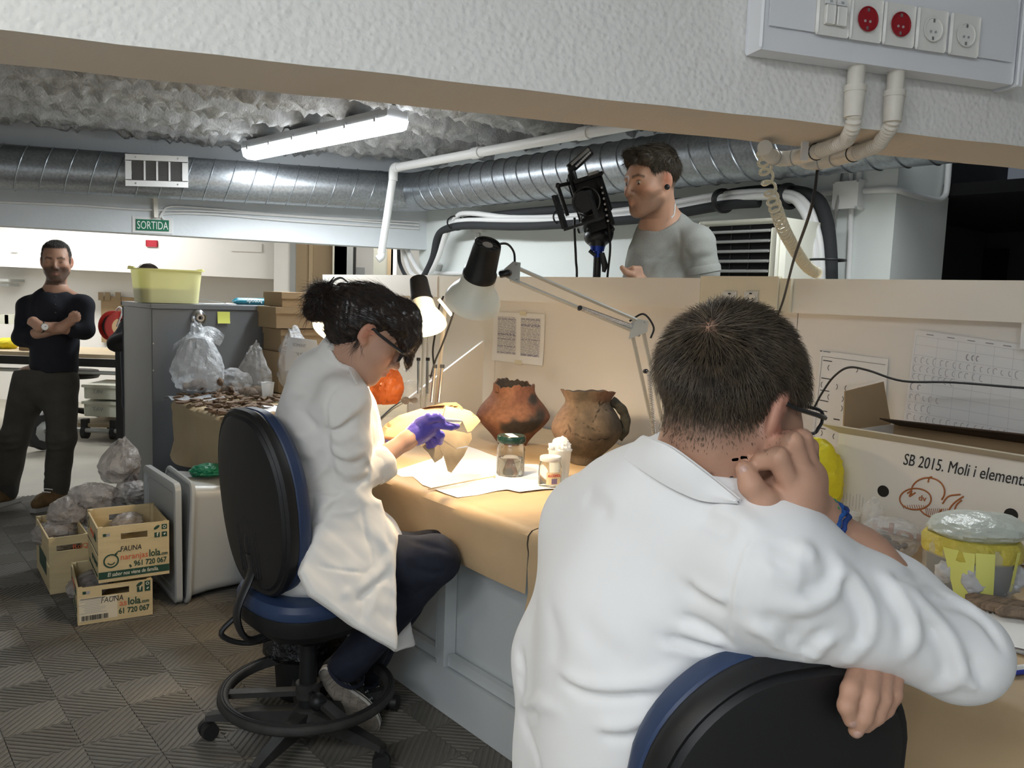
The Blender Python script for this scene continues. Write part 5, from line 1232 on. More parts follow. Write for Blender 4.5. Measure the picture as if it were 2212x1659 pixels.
# ------------------------------------------------------------------ printed wooden fruit crates
m_ply = mat('poplar_ply',(.56,.45,.255),rough=.65,var=.12,vscale=8,stretch=(1,1,6)); m_gprint = mat('print_dark_green',(.016,.055,.035),rough=.6); m_oprint = mat('print_orange',(.58,.12,.05),rough=.6); m_wprint = mat('print_white',(.75,.72,.6),rough=.6)
def crate(lab,fl_,fr_,H_,L_,prints=True,label=False,z=0.002):
    """fl_, fr_ = front left / right bottom corners on the floor or on the crate below"""
    X = nrm(fr_-fl_); Wd = np.linalg.norm(fr_-fl_); Yv = np.cross(UP,X); O = np.array([fl_[0],fl_[1],z]); th_ = .006
    t = thing('wooden_crate',lab,'crate',loc=O+X*Wd/2+Yv*L_/2)
    C = lambda a,b,c: O+X*a+Yv*b+UP*c
    hw,hh,hz = .05,.013,H_*.80
    for nm,y0 in (('front_panel',0),('back_panel',L_-th_)):
        for (a0,a1,c0,c1) in ((0,Wd,.0,hz-hh),(0,Wd,hz+hh,H_),(0,Wd/2-hw,hz-hh,hz+hh),(Wd/2+hw,Wd,hz-hh,hz+hh)):
            rel(MB().box(C((a0+a1)/2,y0+th_/2,(c0+c1)/2),(a1-a0,th_,c1-c0),X,Yv,UP).build(nm,m_ply,None,False),t)
    for nm,x0 in (('side_panel',0),('side_panel',Wd-th_)):
        rel(MB().box(C(x0+th_/2,L_/2,H_*.24),(th_,L_-2*th_,H_*.44),X,Yv,UP).build(nm,m_ply,None,False),t)
        rel(MB().box(C(x0+th_/2,L_/2,H_*.74),(th_,L_-2*th_,H_*.46),X,Yv,UP).build(nm,m_ply,None,False),t)
    rel(MB().box(C(Wd/2,L_/2,.006),(Wd-2*th_,L_-2*th_,.008),X,Yv,UP).build('bottom',m_ply,None,False),t)
    for a in (.012,Wd-.012):
        for b in (.014,L_-.014): rel(MB().box(C(a,b,H_/2),(.014,.014,H_-.002),X,Yv,UP).build('corner_post',m_ply,None,False),t)
    if prints:
        s = Wd/.26; e = -.0012
        P = lambda a,c: C(a*Wd,e,c*H_)
        rel(text('handwriting','FAUNA',.030*s,P(.30,.53),X,UP,m_ink,None,shear=.15,width=Wd*.30),t)
        if not label:
            rel(text('print','naranjas',.034*s,P(.30,.375),X,UP,m_oprint,None,width=Wd*.39),t)
            rel(text('print','lola',.040*s,P(.705,.375),X,UP,m_gprint,None,bold=True,width=Wd*.165),t)
            rel(text('print','.com',.020*s,P(.875,.375),X,UP,m_gprint,None,bold=True,width=Wd*.10),t)
            rel(text('print','961 720 067',.030*s,P(.49,.235),X,UP,m_gprint,None,bold=True,width=Wd*.47),t)
            rel(MB().tube(bez([P(.445,.27),P(.43,.255),P(.445,.245),P(.455,.235),P(.43,.225)],12),.0022*s,4).build('print_icon',m_gprint),t)
            cc_ = P(.175,.38)
            rel(MB().lathe([(.028*s,0),(.028*s,.0008),(.0225*s,.0008),(.0225*s,0)],cc_,-Yv,32,caps=False).build('print_logo',m_gprint),t)
            rel(MB().tube([cc_+X*math.cos(a)*.014*s+UP*math.sin(a)*.014*s-Yv*.0004 for a in np.linspace(-2.6,-.5,10)],.0022*s,4).build('print_logo',m_gprint),t)
            rel(MB().tube(bez([cc_+X*.016*s+UP*.022*s,cc_+X*.024*s+UP*.034*s,cc_+X*.034*s+UP*.036*s],6),[.003*s,.005*s,.002*s]+[.002*s]*(len(bez([cc_,cc_+X,cc_+UP],6))-3),5).build('print_logo',m_gprint),t)
            rel(MB().box(C(Wd/2,-.0005,H_*.125),(Wd*.995,.0012,H_*.13),X,Yv,UP).build('print_band',m_gprint,None,False),t)
            rel(text('print','El sabor nos viene de familia.',.022*s,C(Wd*.12,-.0022,H_*.10),X,UP,m_wprint,None,shear=.2,width=Wd*.72),t)
        else:
            rel(MB().box(C(Wd*.27,-.0006,H_*.40),(Wd*.50,.0012,H_*.62),X,Yv,UP).build('paper_label',mat('label_cream',(.62,.56,.42),rough=.7),None,False),t)
            g2 = random.Random(3)
            for i in range(9): rel(MB().box(C(Wd*(.05+.10+.08*g2.random()),-.0016,H_*(.66-.045*i)),(Wd*(.18+.2*g2.random()),.0006,H_*.010),X,Yv,UP).build('label_line',m_inkg,None,False),t)
            rel(MB().box(C(Wd*.20,-.0016,H_*.69),(Wd*.33,.0006,H_*.014),X,Yv,UP).build('label_line',m_ink,None,False),t); rel(MB().box(C(Wd*.48,-.0016,H_*.66),(Wd*.12,.0006,H_*.016),X,Yv,UP).build('label_line',m_ink,None,False),t)
            for i in range(26): rel(MB().box(C(Wd*(.055+.0135*i),-.0016,H_*.17),(Wd*.0135*(.3+.6*g2.random()),.0006,H_*.13),X,Yv,UP).build('barcode_bar',m_ink,None,False),t)
            rel(text('print','as',.034*s,P(.545,.375),X,UP,m_oprint,None,width=Wd*.10),t); rel(text('print','lola',.040*s,P(.66,.375),X,UP,m_gprint,None,bold=True,width=Wd*.175),t)
            rel(text('print','.com',.020*s,P(.84,.375),X,UP,m_gprint,None,bold=True,width=Wd*.11),t); rel(text('print','61 720 067',.030*s,P(.535,.16),X,UP,m_gprint,None,bold=True,width=Wd*.42),t)
        for i,(a,c) in enumerate(((.80,.88),(.905,.88),(.80,.74),(.905,.74))):
            if i == 0: rel(MB().sphere(P(a+.02,c+.02)-Yv*.0,(.013*s,.0006,.006*s),12,6,nrm(X+UP*.7),Yv,nrm(UP-X*.7)).build('print_leaf',m_gprint),t)
            else:
                rel(MB().box(P(a+.025,c+.02),(.020*s,.0012,.020*s),X,Yv,UP).build('print_badge',m_gprint,None,False),t)
                if i == 2: rel(text('print','f',.022*s,P(a+.018,c-.005)-Yv*.001,X,UP,m_wprint,None,bold=True),t)
                elif i == 1: rel(MB().lathe([(.006*s,0),(.006*s,.0004),(.004*s,.0004),(.004*s,0)],P(a+.025,c+.02)-Yv*.0008,-Yv,16,caps=False).build('print',m_wprint),t)
                else: rel(MB().prism([(-.006*s,.002*s),(0,-.003*s),(.005*s,.004*s),(.002*s,.006*s),(-.002*s,.001*s)],.0005,P(a+.025,c+.02)-Yv*.0012,X,UP).build('print',m_wprint,None,False),t)
        for i in range(2): rel(MB().box(P(.09+.05*i,.86),(.011*s,.0008,.011*s),X,Yv,UP).build('print_mark',m_gprint if i == 0 else m_inkg,None,False),t)
        # left side prints
        Sx,Sy = -Yv,UP; So = lambda b,c: C(-.0012,L_-b*L_,c*H_)
        rel(MB().lathe([(.024*s,0),(.024*s,.0006),(.019*s,.0006),(.019*s,0)],So(.14,.80),-X,28,caps=False).build('print_logo',m_gprint),t)
        rel(text('print','naranjas',.036*s,So(.30,.70),Sx,Sy,m_oprint,None,width=L_*.36),t); rel(text('print','lola',.042*s,So(.67,.69),Sx,Sy,m_gprint,None,bold=True,width=L_*.17),t)
        rel(MB().box(C(-.0006,L_*.5,H_*.50),(.0012,L_*.98,H_*.022),X,Yv,UP).build('print_line',m_ink,None,False),t)
        rel(text('print','961 720 067',.028*s,So(.45,.26),Sx,Sy,m_gprint,None,bold=True,width=L_*.5),t)
        rel(text('print','Del campo a tu mesa',.022*s,So(.18,.08),Sx,Sy,m_gprint,None,width=L_*.75),t)
    return t,O,X,Yv,Wd
lo_l,lo_r = Zp(168,1353,0),Zp(330,1328,0); Hc = (Yp(168,1273,Zp(168,1353,0)[1])[2])
crate('lower wooden fruit crate with a pasted label and FAUNA written on it',lo_l,lo_r,Hc,.36,label=True)
up_l,up_r = Zp(213,1262,Hc),Zp(366,1240,Hc)
H2 = Yp(213,1143,up_l[1])[2]-Hc
tcr,O2,X2_,Y2_,W2_ = crate('upper open wooden fruit crate marked FAUNA standing on the labelled crate',up_l,up_r,H2,.33,z=Hc+.003)
bk_l,bk_r = Zp(108,1286,0),Zp(195,1272,0)
t3,O3,X3,Y3v,W3 = crate('third fruit crate standing behind the stacked crates, full of bagged finds',bk_l,bk_r,.25,.42,prints=False)
rel(MB().box(O3+Y3v*.2-X3*.0008+UP*.10,(.0012,.22,.08),X3,Y3v,UP).build('print_panel',m_gprint,None,False),t3)
rel(text('print','RoQueta',.03,O3+X3*.09-Y3v*.0012+UP*.19,X3,UP,m_oprint,None,width=.12),t3)
m_dirtbag = mat('clear_bag_dirty',(.40,.37,.35),rough=.2,alpha=.62,spec=.9,bump=.9,bscale=26,bdist=.03); m_dirt = mat('soil_finds',(.16,.135,.12),rough=.9,var=.5,vscale=30)
def gbag(lab,x,y,Y,r,seed,tip=None,fill=8): bag('finds_bag',lab,Yp(x,y,Y),r,m_dirtbag,seed,tip=None if tip is None else Yp(*tip),fill=fill,fillm=m_dirt,crump=.13)
gbag('round tied bag of grey finds perched on top of the pile beside the cabinet',258,1008,4.0,(.105,.10,.095),11,(268,958,4.0))
gbag('bag of grey finds under the round tied bag, beside the leaning lid',282,1062,3.95,(.085,.09,.06),12)
gbag('long bag of grey finds lying in the middle of the pile behind the crates',200,1075,3.9,(.13,.10,.075),13)
gbag('bag of grey finds at the left of the pile above the third crate',150,1105,3.85,(.10,.10,.085),14)
gbag('bag of grey finds lying on top of the third crate',120,1150,3.78,(.105,.12,.06),15)
gbag('pale bag of grey finds in the third crate next to the stacked crates',140,1180,3.74,(.075,.08,.05),16)
gbag('bag of grey finds low between the pile and the upper crate',230,1110,3.9,(.11,.10,.09),17)
gbag('bag of finds inside the lower crate showing beside the upper crate',195,1262,3.42,(.09,.12,.055),18)
gbag('small clear bag inside the upper open crate',275,1130,3.55,(.07,.08,.05),19,fill=3)
for i,(x,y,Y,r) in enumerate(((240,1190,4.0,.14),(180,1190,4.02,.13),(275,1150,4.05,.12))):
    gbag(['hidden bag of finds at the bottom of the pile behind the upper crate','hidden bag of finds at the bottom of the pile behind the third crate','hidden bag of finds at the bottom of the pile against the cabinet'][i],x,y,Y,(r,r*.8,.13),30+i,fill=2)
# leaning lid and storage box on its side
m_pp = mat('milky_plastic',(.45,.47,.47),rough=.35,transl=.25,var=.04,vscale=4); m_ppd = mat('milky_plastic_inner',(.40,.41,.40),rough=.5,transl=.2)
def panel_frame(P4,th_,rim,name,parent,m=m_pp,mi=m_ppd,rw=.028):
    P4 = [np.array(p) for p in P4]; c = sum(P4)/4; X = nrm(P4[1]-P4[0]+P4[2]-P4[3]); Yv = nrm(P4[0]-P4[3]+P4[1]-P4[2]); Yv = nrm(Yv-X*(Yv@X)); Nn = np.cross(X,Yv)
    w_,h_ = (np.linalg.norm(P4[1]-P4[0])+np.linalg.norm(P4[2]-P4[3]))/2,(np.linalg.norm(P4[0]-P4[3])+np.linalg.norm(P4[1]-P4[2]))/2
    return c,X,Yv,Nn,w_,h_
lid = thing('box_lid','translucent white plastic storage lid leaning upright against the box, nearest the crates','lid',loc=Zp(345,1312,0))
lb0 = Zp(392,1316,0); lt0 = Yp(382,1042,lb0[1]+.07); lb1 = Zp(325,1235,0); lt1 = Yp(311,1006,lb1[1]+.06)
c,X,Yv,Nn,w_,h_ = panel_frame([lt1,lt0,lb0,lb1],0,0,'',None)
rel(rings([(rrect(w_/2,h_/2,.035),-.012),(rrect(w_/2,h_/2,.035),.012),(rrect(w_/2-.006,h_/2-.006,.03),.016),(rrect(w_/2-.022,h_/2-.022,.03),.016),(rrect(w_/2-.026,h_/2-.026,.03),.004)],c+UP*.004,X,Yv,Nn).build('lid_panel',m_pp),lid)
rel(MB().tube([c+UP*.004+X*a+Yv*b+Nn*.004 for a,b in rrect(w_/2-.05,h_/2-.05,.03)],.004,6,closed=True).build('lid_ridge',m_pp),lid)
bx_ = thing('storage_box','translucent white plastic storage box lying on its side under the bench, open towards the crates','storage box',loc=Zp(480,1290,0))
ob0 = Zp(402,1309,0); ot0 = Yp(418,1045,ob0[1]+.02); ob1 = Zp(352,1235,0); ot1 = Yp(357,1008,ob1[1]+.03)
c,X,Yv,Nn,w_,h_ = panel_frame([ot1,ot0,ob0,ob1],0,0,'',None)
if Nn@_R < 0: Nn = -Nn
Nn = nrm(Nn*[1,1,0]); D_ = .34
Rr_ = lambda k_,r: rrect(w_/2*k_,h_/2*k_,r)
rel(rings([(Rr_(1.0,.05),0),(Rr_(1.0,.05),.014),(Rr_(.94,.05),.018),(Rr_(.90,.05),.10),(Rr_(.86,.05),D_),(Rr_(.82,.05),D_+.006),(Rr_(.82,.05),D_-.004),(Rr_(.885,.05),.10),(Rr_(.91,.05),.0),(Rr_(1.0,.05),0)],c,X,Yv,Nn,True,False).build('box_shell',m_pp),bx_)
rel(MB().tube([c+X*a+Yv*b+Nn*.006 for a,b in Rr_(.985,.05)],.012,8,closed=True).build('box_rim',m_pp),bx_)
rel(rings([(Rr_(.82,.05),D_-.006),(Rr_(.82,.05),D_-.002)],c,X,Yv,Nn).build('box_base',m_ppd),bx_)
for dd in (.13,.25): rel(MB().tube([c+X*a+Yv*b+Nn*dd for a,b in Rr_(.90-.04*dd/.25,.05)],.004,5,closed=True).build('box_rib',m_pp),bx_)
bag('plastic_bag','green plastic bag crumpled on top of the storage box under the bench',Yp(450,1016,3.72),(.09,.07,.035),mat('poly_green',(.015,.20,.10),rough=.4,transl=.3,bump=.6,bscale=30,bdist=.02),24,crump=.16)
# waste bin with a black liner, behind the chair column
wp = Zp(656,1494,0)
wbn = thing('waste_bin','black waste bin with a shiny black liner standing behind the column of the chair','bin',loc=wp)
m_bin = mat('bin_black',(.010,.010,.010),rough=.6,bump=.2,bscale=260,bdist=.002); m_liner = mat('bin_liner',(.008,.008,.009),rough=.22,bump=.8,bscale=40,bdist=.02)
rel(MB().lathe([(.085,0),(.09,.01),(.108,.28),(.11,.285),(.106,.285),(.088,.012),(.0001,.012)],wp+UP*.002,UP,32).build('bin_body',m_bin),wbn)
rel(MB().lathe([(.120,.15),(.138,.17),(.134,.20),(.122,.235),(.118,.29),(.113,.32),(.108,.32),(.104,.27),(.08,.20)],wp,UP,48,caps=False,fn=lambda t,z: 1+.05*math.sin(3*t+z*9)+.03*math.sin(7*t+z*30)+.015*math.sin(17*t)).build('liner',m_liner),wbn)
rel(MB().grid(lambda u,v: wp+UP*(.18+.15*v)+_R*(.02+.14*(u-.5))+arr(0,1,0)*(.05+.02*math.sin(5*u+3*v)),8,8).build('crumpled_paper',m_paper),wbn)
o = sdf_mesh('paper_scrap',[ell(Zp(546,1499,.006),(.011,.006,.007)),rc(Zp(546,1499,.006),Zp(540,1490,.012),.005,.003),noisef(.002,300,3)],.0016,m_paper); tag(o,'tiny crumpled white paper scrap on the grey floor','paper scrap')
# ------------------------------------------------------------------ right side: carton with writing, bags, taped package, notebook
NB_ = 2.30
fl0 = Np(1812,932,NB_); bX0 = bn(fl0)[0]; bX1 = .36; zt = fl0[2]; 
box = thing('cardboard_box','large white printed cardboard box with open flaps and black handwriting on the bench','box',loc=W((bX0+bX1)/2,NB_+.16,BT))
m_cin = mat('cardboard_shaded',(.055,.033,.02),rough=.85); m_or = mat('fruit_print',(.42,.155,.055),rough=.7)
dpt = NP-.06-NB_
z0 = BT+.006
rel(MB().box(W((bX0+bX1)/2,NB_+.003,(z0+zt)/2),(bX0-bX1,.006,zt-z0),BD,ND).build('front_wall',m_cardw,None,False),box)
rel(MB().box(W((bX0+bX1)/2,NB_+dpt,(z0+zt)/2),(bX0-bX1,.006,zt-z0),BD,ND).build('back_wall',m_card,None,False),box)
for b in (bX0-.003,bX1+.003): rel(MB().box(W(b,NB_+dpt/2,(z0+zt)/2),(.006,dpt-.006,zt-z0),BD,ND).build('end_wall',m_cardw,None,False),box)
rel(MB().box(W((bX0+bX1)/2,NB_+dpt/2,z0+.003),(bX0-bX1-.012,dpt-.012,.006),BD,ND).build('base',m_card,None,False),box)
# front flap bent outwards, end flap upright, back flap half open, inside shade put into its colour
f_in0,f_in1 = W(bX0,NB_,zt),W(bX1,NB_,zt)
o0 = Np(1770,912,NB_-.055); ob,on,oz = bn(o0)
def flap(nm,a,b2,c,d,m,th_=.004):
    V = [a,b2,c,d]; nn = nrm(np.cross(b2-a,d-a)); V2 = [v+nn*th_ for v in V]
    return rel(MB().add(V+V2,[(3,2,1,0),(4,5,6,7),(0,1,5,4),(1,2,6,5),(2,3,7,6),(3,0,4,7)]).build(nm,m,None,False),box)
ov = oz-zt
flap('front_flap',f_in0,f_in1,W(bX1-.02,NB_-.062,zt+.020),W(ob,NB_-.055,oz),mat('flap_white',(.60,.55,.45),rough=.7))
e0 = Np(1830,905,NB_+.10)
flap('end_flap',W(bX0,NB_+.02,zt),W(bX0,NB_+dpt-.02,zt),W(bX0+.02,NB_+dpt-.05,zt+.135),W(bX0+.02,NB_+.05,zt+.115),m_card)
flap('back_flap',W(bX0-.02,NB_+dpt,zt),W(bX1,NB_+dpt,zt),W(bX1,NB_+dpt-.14,zt+.055),W(bX0-.02,NB_+dpt-.13,zt+.03),m_cin)
bxs = []
e_ = NB_-.0012
rel(text('handwriting','SB 2015. Moli i elements terra',.046,W(bn(Np(1950,1003,NB_))[0],e_,Np(1950,1003,NB_)[2]),-BD,UP,m_ink,None,shear=.18,width=.385),box)
for i,(x,y) in enumerate(((1908,1061),(2184,1112))):
    c = Np(x,y,NB_); rel(MB().lathe([(.0165,0),(.0165,.0012),(.0001,.0012)],W(bn(c)[0],NB_,c[2]),-ND,28,caps=False).build('hand_hole',m_blk),box)
def stroke(pts,w=.0022,m=m_or,closed=False):
    P = [W(bn(Np(x,y,NB_))[0],e_,Np(x,y,NB_)[2]) for x,y in pts]; P = list(bez(P,30)) if len(P) > 2 else P
    rel(MB().tube(P,w,4,hint=tuple(BD)).build('fruit_print',m,None,True),box)
def circ(cx,cy,rx,ry,a0=0,a1=6.28): return [(cx+rx*math.cos(t),cy+ry*math.sin(t)) for t in np.linspace(a0,a1,18)]
stroke(circ(1978,1078,34,23)); stroke(circ(2005,1062,36,30,2.9,6.9)); stroke([(2005,1042),(2008,1032),(2014,1030)]); stroke([(1960,1066),(1970,1060),(1965,1072),(1978,1064)])
stroke([(1985,1098),(2000,1112),(2020,1116),(2035,1100)]); stroke([(2036,1088),(2050,1072),(2075,1068)]); stroke([(2045,1110),(2060,1088),(2082,1072)]); stroke([(2060,1112),(2066,1092),(2078,1080)])
for i in range(11): stroke([(1950+i*5,1090+.3*abs(i-5)),(1953+i*5,1101-.4*abs(i-5))],.0009)
for i in range(12): stroke([(2000+i*4.2,1098),(2002+i*4.2,1113-.3*i)],.0008)
rel(text('print','dv',.022,W(bn(Np(1984,1080,NB_))[0],e_,Np(1984,1080,NB_)[2]),-BD,UP,m_or,None,bold=True),box)
rel(text('print','Hortofruta',.060,W(bn(Np(1880,1150,NB_))[0],e_,Np(1880,1150,NB_)[2]),-BD,UP,m_or,None,bold=True,width=.44),box)
for i in range(7): c = Np(1822+i*7,1080+i*.8,NB_); rel(MB().box(W(bn(c)[0],e_,c[2]),(.0012,.0006,.05*(.6+.4*math.sin(i*2.1)**2)),BD,ND,UP).build('scuff',mat('scuff_grey',(.5,.48,.46)),None,False),box)
fc_ = lambda u,v: (f_in0*(1-u)+f_in1*u)*(1-v)+(W(ob,NB_-.055,oz)*(1-u)+W(bX1-.02,NB_-.062,zt+.020)*u)*v-ND*.002-UP*.0005+nrm(np.cross(f_in1-f_in0,W(ob,NB_-.055,oz)-f_in0))*-.0018
fx = nrm(f_in1-f_in0); fy = -nrm(fc_(.5,1)-fc_(.5,0))
rel(MB().box(fc_(.10,.45),(.022,.016,.0012),fx,fy,np.cross(fx,fy)).build('print_square',m_or,None,False),box)
rel(text('print','www.doinvita.es',.024,fc_(.46,.32),-fx,-fy,mat('print_faded',(.36,.31,.24),rough=.8),None,width=.20),box)
# yellow carrier bag left of the box
bag('plastic_bag','bright yellow plastic carrier bag slumped behind the hand of the man, left of the carton',W(bn(Np(1770,1045,2.25))[0]+.02,2.22,BT+.125),(.11,.10,.135),mat('poly_yellow',(.85,.78,.05),rough=.4,transl=.4,bump=.5,bscale=22,bdist=.02),41,crump=.11)
# black cable running to the right behind the glasses
tag(MB().tube(bez([Np(1758,882,2.50),Np(1775,850,2.5),Np(1800,815,2.5),Np(1832,794,2.46),Np(1875,800,2.44),Np(1950,823,2.44),Np(2060,826,2.46),Np(2212,838,2.5),Np(2300,842,2.52)],50),.0035,8).build('black_cable',m_blk),'black cable arching over the flaps of the carton to the right edge','cable')
# clear cup lying, clear bag of dark finds
c = Zp(1822,1150,BT+.006); t = thing('plastic_cup','clear shallow plastic cup beside the forearm of the man','cup',loc=c)
rel(MB().lathe([(.034,0),(.044,.055),(.046,.057),(.043,.055),(.033,.004)],c,UP,30).build('cup_wall',MATS['cup_clear']),t)
bag('finds_bag','clear bag of brown finds with a twisted shiny neck beside the cup on the right',Zp(1920,1200,BT)+UP*.05,(.085,.075,.052),m_poly,43,fill=14,fillm=mat('brown_finds',(.17,.12,.085),rough=.9,var=.4,vscale=30),crump=.12)
bag('plastic_bag','crumpled clear bag neck standing between the cup and the brown finds',Zp(1880,1180,BT)+UP*.075,(.03,.03,.065),m_poly,44,crump=.2)
# taped package
pc_ = Zp(2090,1278,BT)
tp_ = thing('taped_package','clear tub of wrapped finds bound with yellow tape strips under a pale plastic lid','package',loc=pc_)
pr_ = .098
rel(MB().lathe([(pr_*.88,0),(pr_*.98,.02),(pr_*1.02,.10),(pr_*1.0,.115),(pr_*.9,.118)],pc_+UP*.008,UP,40).build('tub_wall',mat('tub_clear',(.8,.82,.8),rough=.12,alpha=.30,spec=.9)),tp_)
g = np.random.default_rng(5)
m_tis = mat('tissue_grey',(.55,.56,.58),rough=.9); m_dkc = mat('tub_dark',(.06,.065,.065),rough=.9,var=.4,vscale=40)
rel(MB().lathe([(pr_*.80,0),(pr_*.90,.03),(pr_*.92,.085)],pc_+UP*.012,UP,32).build('dark_fill',m_dkc),tp_)
for ang,z_,r_ in ((-1.9,.045,.034),(-.75,.04,.036),(-2.6,.05,.03)):
    c_ = pc_+_R*math.cos(ang)*pr_*.80+arr(0,1,0)*math.sin(ang)*pr_*.80+UP*(z_+.01)
    rel(sdf_mesh('tissue',[ell(c_,(r_,r_*.6,r_)),noisef(.005,110,int(z_*1000)),noisef(.002,260,4)],.004,m_tis),tp_)
rel(MB().lathe([(pr_*.96,.082),(pr_*1.03,.088),(pr_*1.04,.115),(pr_*.94,.128),(.001,.13)],pc_+UP*.006,UP,44,caps=False,fn=lambda t,z: 1+.025*math.sin(5*t)+.02*math.sin(13*t)).build('yellow_wrap',mat('wrap_yellow',(.70,.60,.09),rough=.4,alpha=.8,bump=.6,bscale=40,bdist=.02)),tp_)
m_yt = mat('yellow_tape',(.78,.80,.22),rough=.4)
def tape(ang,lean,w_,z1=.12,z0=.012):
    def fn(u,v):
        a = ang-.45+lean*(1-v)+(u-.5)*w_/pr_; r_ = pr_*(.93+.10*v)+.004
        return pc_+_R*math.cos(a)*r_+arr(0,1,0)*math.sin(a)*r_+UP*(z0+(z1-z0)*v)
    rel(MB().grid(fn,6,8).build('tape_strip',m_yt),tp_)
tape(-2.02,.30,.034); tape(-1.72,.02,.030,.118,.02); tape(-1.38,.10,.036); tape(-.62,.0,.012,.12,.03)
bag('plastic_bag','pale green white crumpled plastic bag lying on top of the taped package',pc_+UP*.150+_R*.008,(.112,.10,.034),mat('milky_green_bag',(.62,.68,.63),rough=.3,alpha=.82,bump=.7,bscale=22,bdist=.02,spec=.7),47,crump=.10)
# notebook, papers and marker at the right edge
sheet('torn white paper lying beside the elbow of the man under the wood pieces',[(2040,1245),(2212,1310),(2300,1340),(2290,1420),(2180,1395),(2085,1300)],BT+.004,seed=7)
nbk = thing('spiral_notebook','spiral bound notebook with punched holes at the right edge of the bench','notebook',loc=Zp(2200,1360,BT))
q4 = [Zp(2110,1318,BT+.012),Zp(2300,1352,BT+.012),Zp(2330,1440,BT+.012),Zp(2165,1392,BT+.012)]
nf = lambda u,v,o=0.0: (q4[0]*(1-u)+q4[1]*u)*(1-v)+(q4[3]*(1-u)+q4[2]*u)*v+UP*(o+.004*math.sin(3*u))
b_ = MB(); b_.grid(lambda u,v: nf(u,v),10,6); b_.grid(lambda u,v: nf(u,v,-.008),10,6); rel(b_.build('pages',m_paper),nbk)
for i in range(16): rel(MB().box(nf(.02+.06*i,.06,.0016),(.005,.006,.0008),nrm(q4[1]-q4[0]),nrm(q4[3]-q4[0]),UP).build('punched_hole',m_blk,None,False),nbk)
sheet('lower white paper under the spiral notebook at the right edge',[(2150,1400),(2300,1440),(2300,1385),(2200,1370)],BT+.0025,seed=8)
m_wood = mat('split_wood',(.30,.22,.155),rough=.85,var=.45,vscale=30,stretch=(1,8,1),bump=.4,bscale=60)
for i,(a,b2,w_) in enumerate((((2085,1292),(2260,1322),.030),((2092,1300),(2290,1352),.024),((2150,1318),(2290,1338),.026))):
    p,q = Zp(*a,BT+.016+.006*i),Zp(*b2,BT+.016+.006*i)
    o = MB().tube(bez([p,p*.6+q*.4+UP*.002,q],8),[w_*.3]+[w_*.5]*(len(bez([p,p,q],8))-1),7,sq=1.0).build('wood_piece',m_wood,None,True,20); o.scale = (1,1,1)
    tag(o,['upper flat piece of brown split wood above the notebook at the right edge','middle piece of brown split wood above the notebook, reaching farthest left','third piece of brown split wood above the notebook, nearest the frame edge'][i],'wood')
mk = thing('marker_pen','white and blue marker pen lying on the bench by the elbow of the man','pen',loc=Zp(2195,1447,BT))
p,q = Zp(2172,1450,BT+.012),Zp(2290,1436,BT+.012); d = nrm(q-p)
rel(MB().tube([p,p+d*.01,q],[.005,.008,.008],14).build('barrel',m_pvc),mk); rel(MB().tube([p+d*.012+UP*-.0012-arr(0,.0035,0),q-arr(0,.0035,0)-UP*.0012],.0062,12).build('blue_band',mat('marker_blue',(.04,.06,.40),rough=.4)),mk)
# ------------------------------------------------------------------ far workroom seen through the left opening
m_far = mat('far_table_top',(.52,.42,.28),rough=.5); m_mtl = mat('shelf_metal',(.42,.43,.42),rough=.45,metal=.3); m_cream2 = mat('far_crate_cream',(.62,.62,.52),rough=.6); m_tan = mat('far_tan_door',(.40,.30,.185),rough=.7)
def zY(y,Y,x=150): return Yp(x,y,Y)[2]
Yt = 7.4
ta = thing('work_table','long work table with a pale top and metal legs in the far workroom','table',loc=arr(-3.9,Yt,0))
zt_ = zY(768,Yt); x0,x1 = Yp(-40,768,Yt)[0],Yp(330,768,Yt)[0]
rel(MB().box(arr((x0+x1)/2,Yt+.4,zt_),(x1-x0,.8,.035)).build('top',m_far,None,False),ta); rel(MB().box(arr((x0+x1)/2,Yt+.03,zt_-.06),(x1-x0,.05,.07)).build('apron',m_blk,None,False),ta)
rel(MB().tube([arr(x0,Yt+.05,zt_-.15),arr(x1,Yt+.05,zt_-.15)],.018,10).build('rail',m_mtl),ta)
for x in (x0+.05,x1-.05):
    for y in (Yt+.06,Yt+.74): rel(MB().tube([arr(x,y,0),arr(x,y,zt_-.02)],.022,8).build('leg',m_mtl),ta)
ct_ = thing('trolley','low flat metal trolley with castors under the far work table','trolley',loc=arr(-3.3,7.15,0)); Yc_ = 7.1
xa,xb = Yp(165,905,Yc_)[0],Yp(320,905,Yc_)[0]; zc_ = zY(918,Yc_)
rel(MB().box(arr((xa+xb)/2,Yc_+.3,zc_),(xb-xa,.55,.03)).build('deck',mat('ply_deck',(.40,.32,.20)),None,False),ct_); rel(MB().tube([arr(xa,Yc_,zc_-.04),arr(xb,Yc_,zc_-.04)],.02,8).build('deck_rail',m_mtl),ct_)
for x in (xa+.06,xb-.15,(xa+xb)/2): 
    for y in (Yc_+.03,Yc_+.5): rel(MB().tube([arr(x-.02,y,.06),arr(x+.02,y,.06)],.058,16).build('castor',m_blk),ct_); rel(MB().box(arr(x,y,.14),(.05,.06,.07)).build('castor_fork',m_blk,None,False),ct_)
